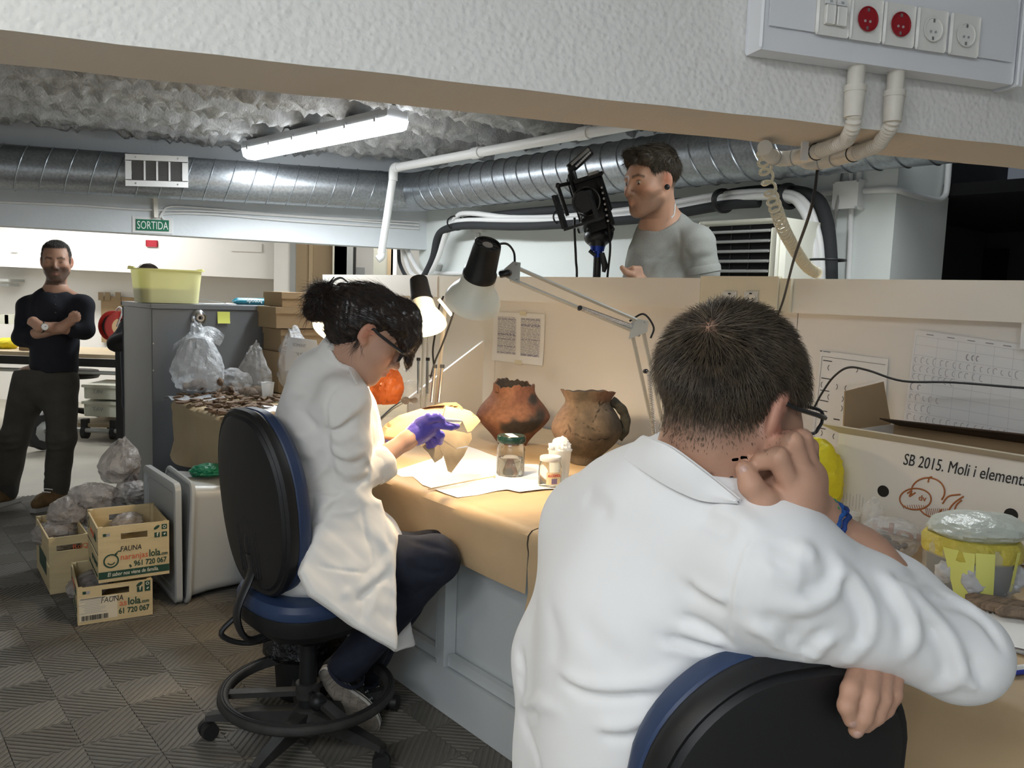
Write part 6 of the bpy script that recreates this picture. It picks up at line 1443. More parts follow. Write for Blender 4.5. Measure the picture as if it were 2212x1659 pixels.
for i,(xl,xr,yt,yb,lab) in enumerate(((178,262,830,862,'upper cream plastic crate on the far trolley'),(178,262,866,900,'lower cream plastic crate on the far trolley'))):
    a,b2 = Yp(xl,yb,Yc_+.05),Yp(xr+40,yb,Yc_+.05); za,zb_ = a[2],zY(yt,Yc_+.05)
    t = thing('plastic_crate',lab,'crate',loc=arr((a[0]+b2[0])/2,Yc_+.3,za)); rel(MB().box(arr((a[0]+b2[0])/2,Yc_+.28,(za+zb_)/2),(b2[0]-a[0],.42,zb_-za),bev=.01).build('crate_body',m_cream2,None,False),t)
    rel(MB().box(arr((a[0]+b2[0])/2,Yc_+.28,zb_-.012),(b2[0]-a[0]+.03,.45,.025),bev=.006).build('crate_rim',m_cream2,None,False),t)
    rel(text('lettering','TAV',.05,arr(a[0]+.08,Yc_+.065,za+.05),arr(1,0,0),UP,m_inkg,None),t)
ww = thing('wheel','knobbly black trolley wheel with a spoked hub between the legs of the bearded man','wheel',loc=Yp(92,945,6.6)); wc = Yp(92,938,6.6); wr = .15; wc[2] = wr+.005
rel(MB().lathe([(wr*.55,-.05),(wr*.92,-.05),(wr,-.03),(wr,.03),(wr*.92,.05),(wr*.55,.05),(wr*.55,-.05)],wc,nrm(arr(.85,-.5,0)),36,caps=False,fn=lambda t,z: 1+.03*math.copysign(1,math.sin(18*t))).build('tyre',m_blk),ww)
rel(MB().lathe([(wr*.56,-.03),(wr*.56,.03),(wr*.3,.035),(.02,.05),(.02,-.05),(wr*.3,-.035),(wr*.56,-.03)],wc,nrm(arr(.85,-.5,0)),24,caps=False).build('hub',m_mtl),ww)
fch = thing('office_chair','blue backed office chair behind the far work table','chair',loc=arr(Yp(192,740,8.4)[0],8.4,0)); fx_ = Yp(192,745,8.4)
pillow('backrest',back_outline(.23,.22),[(.8,-.03),(1,0),(1,.03),(.8,.05)],arr(fx_[0],8.4,fx_[2]-.05),arr(1,0,0),UP,arr(0,1,0),mat('far_blue',(.05,.07,.16),rough=.8),fch) if 'pillow' in globals() else None
rel(MB().lathe([(.22,0),(.24,.03),(.22,.07),(.001,.08)],arr(fx_[0],8.1,.42),UP,24).build('seat',m_blk),fch); rel(MB().tube([arr(fx_[0],8.1,.08),arr(fx_[0],8.1,.42)],.03,10).build('column',m_blk),fch)
for k_ in range(5): a = 1.256*k_; rel(MB().tube([arr(fx_[0],8.1,.10),arr(fx_[0]+.28*math.cos(a),8.1+.28*math.sin(a),.05)],.025,8).build('base_leg',m_blk),fch)
rl = thing('cable_reel','red cable reel with wound dark cable hanging left of the cabinet','cable reel',loc=Yp(250,708,7.0)); rcn = Yp(252,705,6.9)
m_redp = mat('reel_red',(.55,.04,.03),rough=.4); rax = nrm(arr(.8,-.6,0))
for s in (-1,1): rel(MB().lathe([(.125,-.008),(.13,0),(.125,.008),(.07,.008),(.07,-.008),(.125,-.008)],rcn+rax*s*.05,rax,32,caps=False).build('flange',m_redp),rl)
for z_ in np.linspace(-.035,.035,6): rel(MB().tube([rcn+rax*z_+(basis(rax)[0]*math.cos(a)+basis(rax)[1]*math.sin(a))*.095 for a in np.linspace(0,6.283,30,endpoint=False)],.009,6,closed=True).build('cable_turn',m_blk),rl)
rel(MB().tube(bez([rcn+UP*.13,rcn+UP*.16+rax*.05,rcn+UP*.12+rax*.09,rcn],10),.008,6).build('handle',m_pvc),rl)
rel(MB().box(arr(rcn[0],rcn[1]+.06,(rcn[2]-.14)/2),(.06,.06,rcn[2]-.12)).build('stand',m_blk,None,False),rl)
pbw,pbb = Yp(212,640,9.3),Yp(275,742,9.3)
cbd = thing('cardboard_sheet','brown cardboard panel taped to the far wall left of the cabinet','cardboard',loc=pbw)
rel(MB().bbox(arr(pbw[0],9.36,pbb[2]),arr(pbb[0]+.6,9.38,pbw[2])).build('panel',m_card,None,False),cbd)
for x in (218,232,255): p = Yp(x,640,9.35); rel(MB().box(p,(.06,.004,.09)).build('tape',mat('tape_brown',(.30,.22,.13)),None,False),cbd)
rs_ = Yp(328,526,Yb-.44); tag(MB().box(rs_,(.125,.03,.07),bev=.006).build('alarm_box',mat('alarm_red',(.36,.015,.03),rough=.5),None,True),'small red alarm box on the white wall behind the exit sign','alarm')
tag(MB().bbox(Yp(500,524,Yb-.43)+arr(0,-.012,0),Yp(566,545,Yb-.43)+arr(0,.004,0)).build('access_panel',m_plaster2,None,False),'flush white access panel high on the far wall','panel')
sw = Yp(30,535,Yb-.44); tag(MB().box(sw,(.07,.02,.10),bev=.004).build('switch_box',m_pvc,None,True),'small white switch box on the far wall at the left edge','switch')
shf = thing('wall_shelf','small grey metal shelf bracket on the far wall at the left edge','shelf',loc=Yp(15,608,9.2)); a,b2 = Yp(-30,604,9.2),Yp(36,606,9.2)
rel(MB().box((a+b2)/2,(b2[0]-a[0],.3,.03)).build('board',m_mtl,None,False),shf); rel(MB().box((a+b2)/2-UP*.05,(b2[0]-a[0]-.06,.2,.03)).build('under_rail',m_mtl,None,False),shf)
yt = Yp(15,735,7.7); tag(sdf_mesh('yellow_cloth',[ell(arr(yt[0],7.7,zt_+.06),(.10,.1,.055)),rc(arr(yt[0]+.03,7.45,zt_+.05),arr(yt[0]+.05,7.38,zt_-.14),.05,.04,.02),noisef(.006,40,2)],.009,mat('cloth_yellow',(.70,.58,.02),rough=.8)),'yellow cloth draped over the far table edge at the left','cloth')
bxp = Yp(46,742,7.5); tag(MB().box(arr(bxp[0],7.6,zt_+.105),(.10,.12,.17),bev=.004).build('small_carton',m_card,None,True),'small brown carton standing on the far table beside the bearded man','box')
for i,x in enumerate((8,20)): p = Yp(x,690,9.0); tag(MB().box(arr(p[0],9.1,p[2]),(.10,.2,.10)).build('storage_jar',m_cream2,None,True),['pale container at the very left edge on the far wall shelf','second pale container beside it on the far wall shelf'][i],'container')
# doors and corridor seen over the partition's left end
Yd = 9.35
def slab(x0,x1,y0,y1,Y,m,nm,kind=True,th_=.05):
    a,b2 = Yp(x0,y0,Y),Yp(x1,y1,Y); o = MB().bbox(arr(a[0],Y,b2[2]),arr(b2[0],Y+th_,a[2])).build(nm,m,None,False)
    if kind: struct(o)
    return o
slab(592,628,500,900,Yd-.52,m_plaster2,'trim_4'); d1 = slab(636,668,505,900,Yd-.5,m_tan,'door_1'); d2 = slab(672,718,505,900,Yd-.5,m_tan,'door_2'); slab(627,635,500,900,Yd-.54,m_mtl,'trim_5'); slab(668,672,500,900,Yd-.53,m_tan,'trim_6')
for i in range(8): slab(719+i*4,722.2+i*4,510,900,Yd-.7,mat('corrugated_cream',(.56,.55,.47),rough=.6),'slat',False).parent = d2
slab(750,757,500,900,Yd-.72,m_mtl,'trim_7'); slab(757,762,500,900,Yd-.7,m_blk,'trim_8')
slab(808,836,500,900,Yd-.9,mat('green_grey',(.42,.42,.36),rough=.8),'trim_9'); slab(838,842,500,900,Yd-.92,m_tan,'trim_10'); slab(846,850,500,900,Yd-.92,m_plaster2,'trim_11')
tag(slab(762,786,577,620,Yb-.035,m_grey,'notice_board',False,.03),'grey notice board beyond the partition at the far corridor wall','board')
# ------------------------------------------------------------------ people: shared anatomy
class Fr:
    """a head or hand frame: X = the person's right, Y = forward, Z = up"""
    def __init__(s,o,yaw=0,pitch=0,roll=0,sc=1.0):
        s.o = np.array(o,float); s.s = sc; y,p = R_(yaw),R_(pitch)
        F = arr(math.sin(y)*math.cos(p),math.cos(y)*math.cos(p),-math.sin(p)); Rr = arr(math.cos(y),-math.sin(y),0); U = np.cross(Rr,F)
        a = R_(roll); s.X = Rr*math.cos(a)-U*math.sin(a); s.Z = Rr*math.sin(a)+U*math.cos(a); s.Y = F
    def p(s,x,y,z): return s.o+(s.X*x+s.Y*y+s.Z*z)*s.s
    def d(s,x,y,z): return s.X*x+s.Y*y+s.Z*z
    def l(s,P): return (P-s.o)@np.array([s.X,s.Y,s.Z]).T/s.s
    def ell(s,c,r,k=0.01,op='u',rx=0.0,ry=0.0,rz=0.0):
        X,Y,Z = s.X,s.Y,s.Z
        for a,(i,j) in ((rx,(1,2)),(ry,(2,0)),(rz,(0,1))):
            if a:
                B = [X,Y,Z]; ca,sa = math.cos(R_(a)),math.sin(R_(a)); bi,bj = B[i]*ca+B[j]*sa,B[j]*ca-B[i]*sa; B[i],B[j] = bi,bj; X,Y,Z = B
        return ell(s.p(*c),arr(*r)*s.s,X,Y,Z,k*s.s,op)
    def rc(s,a,b,ra,rb=None,k=0.01,op='u'): return rc(s.p(*a),s.p(*b),ra*s.s,(ra if rb is None else rb)*s.s,k*s.s,op)
def head_prims(F,fem=False,jaw=1.0,nose=1.0,closed=False,smile=0.0):
    L = [F.ell((0,-.016,.028),(.075,.094,.082)),F.ell((0,.022,-.02),(.066,.070,.085),.03)]
    jw = (0.92 if fem else 1.0)*jaw
    L += [F.rc((-.048*jw,.005,-.062),(-.017,.068,-.106),.017,.015,.035),F.rc((.048*jw,.005,-.062),(.017,.068,-.106),.017,.015,.035),
          F.ell((0,.070,-.107),(.020,.016,.014),.025),F.ell((0,.045,-.07),(.045,.042,.045),.03)]
    L += [F.rc((-.034,.075,.014),(.034,.075,.014),.013 if not fem else .010,None,.02)]
    for s in (-1,1):
        L += [F.ell((s*.042,.056,-.032),(.024,.026,.024),.025)]
        L += [F.ell((s*.033,.098,-.006),(.019,.016,.0135),.014,'s')]
        L += [F.ell((s*.0325,.0735,-.008),(.0125,.0125,.0125),.003)]
        L += [F.ell((s*.0325,.0745,-.0035 if not closed else -.0075),(.0142,.0132,.0095 if not closed else .0125),.004)]
        L += [F.ell((s*.0325,.0735,-.016),(.0138,.0125,.0065),.004)]
    n = nose
    L += [F.rc((0,.086,.010),(0,.086+.024*n,-.034),.0075,.0095,.012),F.ell((0,.086+.026*n,-.040),(.0115,.0115,.0098),.008)]
    for s in (-1,1): L += [F.ell((s*.012,.088+.012*n,-.043),(.0085,.0105,.0075),.007),F.ell((s*.0068,.086+.022*n,-.0495),(.0036,.005,.003),.003,'s')]
    L += [F.ell((0,.083,-.060),(.021,.016,.014),.015)]
    u = .004*smile
    for s in (-1,1): L += [F.rc((0,.0985,-.0655),(s*.022,.086,-.0685+u),.0048,.0028,.006),F.rc((0,.0975,-.0765),(s*.019,.086,-.073+u),.0058,.003,.006)]
    L += [F.rc((-.023,.0925,-.0705+u),(0,.1045,-.0712),.0018,.0018,.003,'s'),F.rc((.023,.0925,-.0705+u),(0,.1045,-.0712),.0018,.0018,.003,'s')]
    for s in (-1,1):
        L += [F.ell((s*.0775,-.010,-.008),(.0085,.0195,.0315),.008,rz=s*22,rx=-8),F.ell((s*.0735,-.002,-.034),(.006,.009,.011),.008),
              F.ell((s*.0865,-.004,-.004),(.006,.0105,.018),.006,'s',rz=s*22,rx=-8),F.ell((s*.078,.004,-.014),(.006,.006,.007),.004,'s'),
              F.rc((s*.083,-.006,.012),(s*.081,-.012,-.016),.0028,.0028,.004)]
    return L
def skin_col(F,P,skin,hair=(0.03,0.022,0.016),stubble=0.0,beard=0.0,brow=True,hairline=None,lips=(0.42,0.17,0.14),ear=None,open_eyes=True,iris=(0.05,0.03,0.02),seed=0,lip_amt=0.6):
    q = F.l(P); x,y,z = q.T; n = len(P); c = np.tile(np.array(skin,float),(n,1)); g = np.random.default_rng(seed)
    D = g.normal(size=(6,3))*60; nz = np.sin(q@D.T+g.uniform(0,6,6)).mean(1)
    c *= (1+0.10*nz)[:,None]
    inh = (np.abs(x) < .11) & (np.abs(y) < .14) & (z > -.14) & (z < .13)
    def mix(w,col,amt=1.0):
        w = np.clip(w,0,1)*amt*inh; c[:] = c*(1-w[:,None])+np.array(col)*w[:,None]
    def blob(cx,cy,cz,rx,ry,rz): return np.exp(-(((np.abs(x)-cx)/rx)**2+((y-cy)/ry)**2+((z-cz)/rz)**2))
    red = np.array(skin)*np.array([1.12,.78,.72])
    mix(blob(.045,.07,-.035,.022,.03,.018),red,.55); mix(blob(0,.115,-.04,.012,.02,.012),red,.6)
    e = blob(.082,-.008,-.006,.012,.022,.034); mix(e*1.3,red if ear is None else ear,.8)
    mix(np.where((np.abs(x) < .024),np.exp(-((z+.0712+(x*2.2)**2*2)/.0085)**2)*np.clip((y-.083)/.006,0,1),0),lips,lip_amt)
    if brow:
        bz = .0145+.006*np.clip((np.abs(x)-.012)/.03,0,1)-.010*np.clip((np.abs(x)-.038)/.015,0,1)
        mix(np.exp(-((z-bz)/.0042)**2)*(np.abs(x) > .011)*(np.abs(x) < .052)*(y > .045)*1.4,hair,.85)
    ey = (((np.abs(x)-.0325)/.0112)**2+((z+.0085)/.0044)**2 < 1) & (y > .06)
    if open_eyes:
        mix(ey*1.0,(0.62,0.58,0.54)); mix((((np.abs(x)-.033)**2+(z+.0085)**2 < .0050**2) & (y > .07))*1.0,iris)
    mix(np.exp(-((z+.0038-.0045*(1-((np.abs(x)-.0325)/.013)**2) + (.006 if not open_eyes else 0))/.0016)**2)*(np.abs(np.abs(x)-.0325) < .0125)*(y > .06),(0.03,.02,.018),.75)
    if stubble or beard:
        side = sst(-z,.012,.045)*sst(y,-.02,.012)
        m = side*sst(-z+0.55*(y-.06),.028,.055)*(1-.95*blob(0,.10,-.074,.021,.03,.008))
        mu = np.exp(-((z+.058)/.006)**2)*(np.abs(x) < .028)*(y > .075)
        sb = np.exp(-((z-.0)/.03)**2)*np.exp(-((y-.018)/.012)**2)*(np.abs(x) > .05)
        m = np.clip(np.maximum(np.maximum(m,mu),sb*.8),0,1)*(z > -.14)
        gr = 0.85+0.15*g.random(n)
        mix(m*gr,hair,max(stubble,beard))
    if hairline is not None: mix(hairline(x,y,z)*(0.9+.1*nz),hair,.93)
    return np.clip(c,0.003,1)
def strands(name,P,D,Nn,L,w,m,parent,lift=0.35,droop=0.0,curl=0.0,K=4,seed=0,kind=True):
    """fine hair as slim three-sided blades"""
    g = np.random.default_rng(seed); n = len(P)
    D = D-Nn*(D*Nn).sum(1)[:,None]*0.999; D /= np.maximum(1e-9,np.linalg.norm(D,axis=1))[:,None]
    lift = np.broadcast_to(np.asarray(lift,float),(n,))[:,None]; side = np.cross(D,Nn); V = np.zeros((n,K+1,3,3)); p = P.copy(); d = D+Nn*lift; d /= np.linalg.norm(d,axis=1)[:,None]
    bend = g.normal(size=n)*curl
    for k in range(K+1):
        ww = (w*(1-(k/K)**1.6*0.92))[:,None]
        V[:,k,0] = p+side*ww; V[:,k,1] = p-side*ww; V[:,k,2] = p+np.cross(side,d)*ww*0.9
        p = p+d*(L/K)[:,None]; d = d-Nn*(lift*0.55/K*1.3)+side*(bend/K)[:,None]+np.array([0,0,-droop/K]); d /= np.linalg.norm(d,axis=1)[:,None]
    idx = np.arange(n*(K+1)*3).reshape(n,K+1,3); Q = []
    for k in range(K):
        for a in range(3):
            b = (a+1) % 3; Q.append(np.stack([idx[:,k,a],idx[:,k,b],idx[:,k+1,b],idx[:,k+1,a]],-1))
    Q = np.concatenate(Q); me = bpy.data.meshes.new(name); nv = n*(K+1)*3; nf = len(Q)
    me.vertices.add(nv); me.vertices.foreach_set('co',V.ravel()); me.loops.add(nf*4); me.loops.foreach_set('vertex_index',Q.ravel().astype(np.int32))
    me.polygons.add(nf); me.polygons.foreach_set('loop_start',np.arange(0,nf*4,4,dtype=np.int32)); me.polygons.foreach_set('use_smooth',np.ones(nf,bool))
    me.update(calc_edges=True); me.materials.append(m); o = new_obj(name,me,parent)
    if kind: o['kind'] = 'stuff'
    return o
def scatter(o,wfn,n,seed=0):
    """random points on a mesh, weighted"""
    co,no = verts_of(o); g = np.random.default_rng(seed); w = wfn(co); w = np.clip(w,0,None)
    i = g.choice(len(co),n,p=w/w.sum()); j = g.normal(size=(n,3))*0.0012
    return co[i]+j-no[i]*(j*no[i]).sum(1)[:,None],no[i],w[i]
def q3(x,y,Y): return Yp(x,y,Y)
def px(r,Y): return r*Y/FPX
m_skin = mat('skin',(0.6,0.4,0.3),rough=0.5,vcol=True,sss=0.06,bump=0.12,bscale=420,bdist=0.001,spec=0.4)
m_coat = mat('lab_coat_cotton',(0.80,0.80,0.80),rough=0.85,bump=0.06,bscale=900,bdist=0.0006,sheen=0.15)
m_thread = mat('coat_seam',(0.70,0.70,0.71),rough=0.8)
m_hair = mat('hair_dark_brown',(0.042,0.031,0.022),rough=0.38,var=0.45,vscale=60,color2=(0.105,0.078,0.050))
m_frame = mat('spectacle_frame',(0.02,0.021,0.023),rough=0.3)
def finger(pts,r0,r1,k=0.004):
    n = len(pts); rr = [r0+(r1-r0)*i/(n-1) for i in range(n)]
    for i in range(1,n-1): rr[i] *= 1.06
    return chain(pts,rr,k)
def nail(name,tip,prev,nrm_,r,parent,m=None):
    d = nrm(np.array(tip)-np.array(prev)); nn = nrm(np.array(nrm_)-d*(np.array(nrm_)@d)); s = np.cross(d,nn)
    b = MB().sphere(np.array(tip)-d*r*0.25+nn*r*0.72,(r*0.62,r*0.85,r*0.34),10,8,s,d,nn)
    return b.build(name,m or mat('nail',(0.50,0.31,0.25),rough=0.3),parent)
def spectacles(F,par,w=0.052,h=0.036,y0=0.103,z0=-0.010,fr=0.0022,m=m_frame,tl=1.0,ye=-.012):
    for s in (-1,1):
        c = (s*.0345,y0,z0); pts = []
        for a in np.linspace(0,2*math.pi,28,endpoint=False):
            e = 0.45; ca,sa = math.cos(a),math.sin(a)
            xx = math.copysign(abs(ca)**e,ca)*w/2; zz = math.copysign(abs(sa)**e,sa)*h/2
            pts.append(F.p(c[0]+xx*(1+0.06*math.copysign(1,zz)),c[1]-0.10*(abs(c[0]+xx))**1.5,c[2]+zz))
        par.append(MB().tube(pts,fr*F.s,6,closed=True))
        par.append(MB().tube([F.p(s*.0615,y0-.002,z0+.008),F.p(s*.0685,y0-.006,z0+.008),F.p(s*.076,y0-.03,z0+.010),F.p(s*.079,.02,z0+.014),F.p(s*.0795,ye+.012,z0+.018),F.p(s*.079,ye-.012,z0+.004)],[fr*1.2*F.s,fr*1.5*F.s,fr*1.3*F.s,fr*1.2*F.s,fr*1.3*F.s,fr*1.2*F.s],6))
    par.append(MB().tube([F.p(-.009,y0,z0+.006),F.p(0,y0+.003,z0+.008),F.p(.009,y0,z0+.006)],fr*F.s,6))
    return par
def shell(name,top,bot,thick,m,parent,n=24,sub=6,bulge=0.0):
    """a flat cloth piece with thickness between two edge curves"""
    A,B = bez(top,n),bez(bot,n); k = min(len(A),len(B)); A,B = A[:k],B[:k]; V = []
    C0 = (A.mean(0)+B.mean(0))/2; nn0 = nrm(np.cross(A[-1]-A[0],B.mean(0)-A.mean(0)))
    if nn0@(C0-_C) > 0: nn0 = -nn0
    for off in (0,-thick):
        for i in range(k):
            for j in range(sub+1):
                t = j/sub; V.append(A[i]*(1-t)+B[i]*t+nn0*(off+bulge*math.sin(math.pi*t)))
    S = sub+1; N = k*S; Fs = []
    for i in range(k-1):
        for j in range(sub):
            a = i*S+j; Fs.append((a,a+S,a+S+1,a+1)); Fs.append((N+a,N+a+1,N+a+S+1,N+a+S))
    ring = [i*S for i in range(k)]+[(k-1)*S+j for j in range(1,S)]+[i*S+sub for i in range(k-2,-1,-1)]+[j for j in range(sub-1,0,-1)]
    for i in range(len(ring)): a,b = ring[i],ring[(i+1) % len(ring)]; Fs.append((a,b,N+b,N+a))
    return MB().add(V,Fs).build(name,m,parent,True,50)
def polyp(pts,half,rd=.01,k=.02,op='u'):
    """a flat rounded panel of cloth or clay given by its outline in space"""
    P = np.array([q3(*p) for p in pts]); o = P.mean(0); _,_,vt = np.linalg.svd(P-o); X,Yv,Nn = vt; Q = np.stack([(P-o)@X,(P-o)@Yv],1); n = len(Q)
    def f(S):
        a = np.stack([(S-o)@X,(S-o)@Yv],1); d = np.full(len(a),1e9); s = np.ones(len(a))
        for i in range(n):
            v0,v1 = Q[i],Q[i-1]; e = v1-v0; w = a-v0; t = np.clip(w@e/(e@e),0,1); b = w-t[:,None]*e; d = np.minimum(d,(b*b).sum(1))
            c1 = a[:,1] >= v0[1]; c2 = a[:,1] < v1[1]; c3 = e[0]*w[:,1] > e[1]*w[:,0]
            s = np.where((c1 & c2 & c3) | (~c1 & ~c2 & ~c3),-s,s)
        d2 = s*np.sqrt(d)+rd; d1 = np.abs((S-o)@Nn)-half+rd
        return np.minimum(np.maximum(d1,d2),0)+np.sqrt(np.maximum(d1,0)**2+np.maximum(d2,0)**2)-rd
    return Prim(f,o,np.linalg.norm(P-o,axis=1).max()+half,k,op)
def shell_piece(name,poly,surf,th,m,parent,cuts=5,colf=None):
    """a curved fragment: the outline laid on a surface and given thickness"""
    import bmesh
    bm = bmesh.new(); f = bm.faces.new([bm.verts.new((x,y,0)) for x,y in poly]); bmesh.ops.triangulate(bm,faces=bm.faces[:])
    bmesh.ops.subdivide_edges(bm,edges=bm.edges[:],cuts=cuts,use_grid_fill=True); bmesh.ops.triangulate(bm,faces=bm.faces[:])
    V = []; last = None
    for v in bm.verts:
        h = hit(surf,v.co.x,v.co.y)
        V.append(h)
    ok = [h for h in V if h is not None]; ctr = sum(ok)/len(ok); md = float(np.mean([h[1] for h in ok]))
    V = [h if h is not None else Yp(v.co.x,v.co.y,md+.05) for h,v in zip(V,bm.verts)]
    bm.verts.index_update(); T = [[v.index for v in f.verts] for f in bm.faces]; n = len(V); be = [[v.index for v in e.verts] for e in bm.edges if len(e.link_faces) == 1]
    back = [p+nrm(ray(0,0)*0+_f)*th for p in V]; Fs = []
    fl = np.cross(V[T[0][1]]-V[T[0][0]],V[T[0][2]]-V[T[0][0]])@_f > 0
    for t in T: Fs.append(tuple(t[::-1] if fl else t)); Fs.append(tuple(n+i for i in (t if fl else t[::-1])))
    for a,b in be: Fs.append((a,b,n+b,n+a))
    bm.free(); o = MB().add(V+back,Fs).build(name,m,None,True,35)
    import bmesh as bmm
    b2 = bmm.new(); b2.from_mesh(o.data); bmm.ops.recalc_face_normals(b2,faces=b2.faces[:]); b2.to_mesh(o.data); b2.free()
    if parent is not None: rel(o,parent)
    return o
# ------------------------------------------------------------------ man in the foreground, seen from behind, chin on his hand
mf = thing('person','seated man in a white lab coat seen from behind, resting chin on hand','person',loc=q3(1400,1800,1.15))
cc = q3(1578,806,1.05)
Fm = Fr((0,0,0),54,9,4,0.99); Fm.o = cc-(Fm.p(0,-.016,.028))
sk = head_prims(Fm,jaw=1.02)
nk0 = Fm.p(0,-.028,-.055); nk1 = q3(1492,1075,1.08)
sk += [rc(nk0,nk1,.060,.066,.03),rc(Fm.p(.035,0,-.06),q3(1575,1090,1.03),.03,.03,.03)]
Lsh,Rsh = q3(1290,1135,1.26),q3(1655,1222,.985)
elR,wrR = q3(2072,1415,.995),q3(1762,1122,1.01)
sk += [rc(nk1,Rsh,.045,.045,.03),rc(q3(1470,1110,1.10),Lsh,.045,.045,.03),rc(q3(1440,1230,1.17),q3(1380,1500,1.17),.065,.10,.04),rc(q3(1380,1500,1.16),q3(1390,1760,1.15),.10,.11,.04)]
sk += [rc(Rsh,elR,.045,.04,.02),rc(elR,q3(1850,1215,1.02),.040,.042,.02),rc(q3(1850,1215,1.02),wrR,.041,.028,.02)]
# right hand closed against the cheek
palm = q3(1712,1078,.985)
sk += [rc(wrR,palm,.029,.034,.02),rc(palm,q3(1722,1040,.975),.030,.026,.02),rc(q3(1700,1092,.975),q3(1745,1030,.995),.024,.022,.02)]
mI,mM,mR_,mP = q3(1706,1046,.962),q3(1732,1018,.972),q3(1748,1012,.99),q3(1752,1030,1.012)
sk += finger([mI,q3(1680,988,.955),q3(1648,995,.965),q3(1626,1006,.985)],.0135,.0088)
sk += finger([mM,q3(1712,955,.966),q3(1678,962,.985),q3(1655,978,.995)],.0132,.0090)
sk += finger([mR_,q3(1733,948,.985),q3(1705,948,1.0),q3(1690,962,1.01)],.0125,.0088)
sk += finger([mP,q3(1748,965,1.005),q3(1728,955,1.02),q3(1712,968,1.03)],.0112,.0078)
sk += finger([q3(1690,1100,.975),q3(1652,1082,.958),q3(1622,1048,.955),q3(1608,1014,.962)],.0165,.0105,.008)
# left hand hanging over the chair back
wl = q3(1918,1392,1.0); pl_ = q3(1902,1412,.985)
sk += [rc(Lsh,q3(1560,1420,1.22),.045,.04,.02),rc(q3(1560,1420,1.22),q3(1760,1390,1.05),.04,.036,.02),rc(q3(1760,1390,1.05),wl,.036,.028,.02),rc(wl,pl_,.028,.026,.02)]
for (a,b,c,d),r in ((((1862,1425,.965),(1838,1490,.918),(1829,1525,.905),(1838,1556,.908)),.0108),(((1887,1428,.965),(1876,1505,.918),(1866,1548,.908),(1849,1578,.912)),.0110),
                       (((1912,1432,.972),(1905,1510,.928),(1893,1545,.92),(1870,1568,.922)),.0105),(((1936,1436,.98),(1930,1502,.942),(1914,1532,.936),(1892,1556,.936)),.0093)):
    sk += [rc(pl_,q3(*a),.020,.014,.02)]+finger([q3(*a),q3(*b),q3(*c),q3(*d)],r*1.12,r*0.80)
sk += finger([pl_,q3(1865,1440,.975),q3(1850,1462,.985)],.015,.010,.01)
whorl = Fm.l(np.array([hit(sk,1530,705)]))[0]
def hl_m(x,y,z):
    nap = sst(z-0.45*(y+.09),-.098,-.030)
    side = sst(z,-.005,.035)+sst(-y,-.01,.02)*nap
    top = sst(.085-y+z*.15,0,.03)
    w = np.clip(np.minimum(np.minimum(nap,np.clip(side,0,1)),top),0,1)
    ear_ = np.exp(-(((np.abs(x)-.082)/.014)**2+((y+.006)/.026)**2+((z+.008)/.038)**2)); w = w*(1-np.clip(ear_*2.2,0,1))
    d2 = (x-whorl[0])**2+(y-whorl[1])**2+(z-whorl[2])**2
    return w*(1-0.6*np.exp(-d2/.011**2))
hcol = (0.035,0.026,0.019)
def colm(P):
    c = skin_col(Fm,P,(0.50,0.285,0.195),hair=hcol,stubble=0.55,hairline=hl_m,ear=(0.62,0.27,0.20),seed=3)
    for x,y,Y in ((1537,1024,1.0),(1450,955,1.05)):
        h = hit(sk,x,y)
        if h is not None: c *= (1-0.75*np.exp(-((P-h)**2).sum(1)/(.0022 if x == 1537 else .0012)**2))[:,None]
    return c
body = rel(sdf_mesh('body',sk,0.0033,m_skin,None,colm),mf)
for tip,prev,nn,r in ((q3(1608,1014,.962),q3(1622,1048,.955),arr(-.45,-.9,0.15),.0105),(q3(1838,1556,.908),q3(1829,1525,.905),arr(-.1,-1,.2),.0086),(q3(1849,1578,.912),q3(1866,1548,.908),arr(-.1,-1,.2),.0088)):
    rel(nail('nail',tip,prev,nn,r,None),mf)
# short hair: combed away from the crown
g = np.random.default_rng(2)
def wf(P):
    q = Fm.l(P); ok = (np.abs(q[:,0]) < .1) & (np.abs(q[:,1]) < .13) & (q[:,2] > -.10) & (q[:,2] < .13)
    return hl_m(*q.T)*ok
P,Nn,wt = scatter(body,lambda P: np.clip(wf(P)-.06,0,1)**1.2,14500,4)
q = Fm.l(P); tow = P-Fm.p(*whorl); D = tow/np.linalg.norm(tow,axis=1)[:,None]+Fm.Z*(-0.3)+np.cross(Nn,tow)/np.linalg.norm(tow,axis=1)[:,None]*0.5*np.exp(-(tow**2).sum(1)/.03**2)[:,None]+g.normal(size=P.shape)*0.2+0.42*np.sin(q[:,[1,2,0]]*140+np.array([0,1,2]))*np.sin(q*95)
low = sst(-q[:,2],-.03,.05)
Ls = (0.030-0.024*low)*(0.5+0.6*wt)*g.uniform(.75,1.2,len(P))
rel(strands('hair',P,D,Nn,Ls,(.00066-.0004*low),m_hair,None,lift=0.50-.42*low,curl=0.35,seed=5),mf)
sel = np.random.default_rng(1).random(len(P)) < .10
rel(strands('hair_sheen_strands',P[sel]+Nn[sel]*.003,D[sel],Nn[sel],Ls[sel],np.full(sel.sum(),.0006),mat('hair_sheen_brown',(.13,.10,.07),rough=.35),None,lift=.45*(1-low[sel]),curl=.4,seed=6),mf)  # lighter strands stand in for sheen, the shine put into their colour
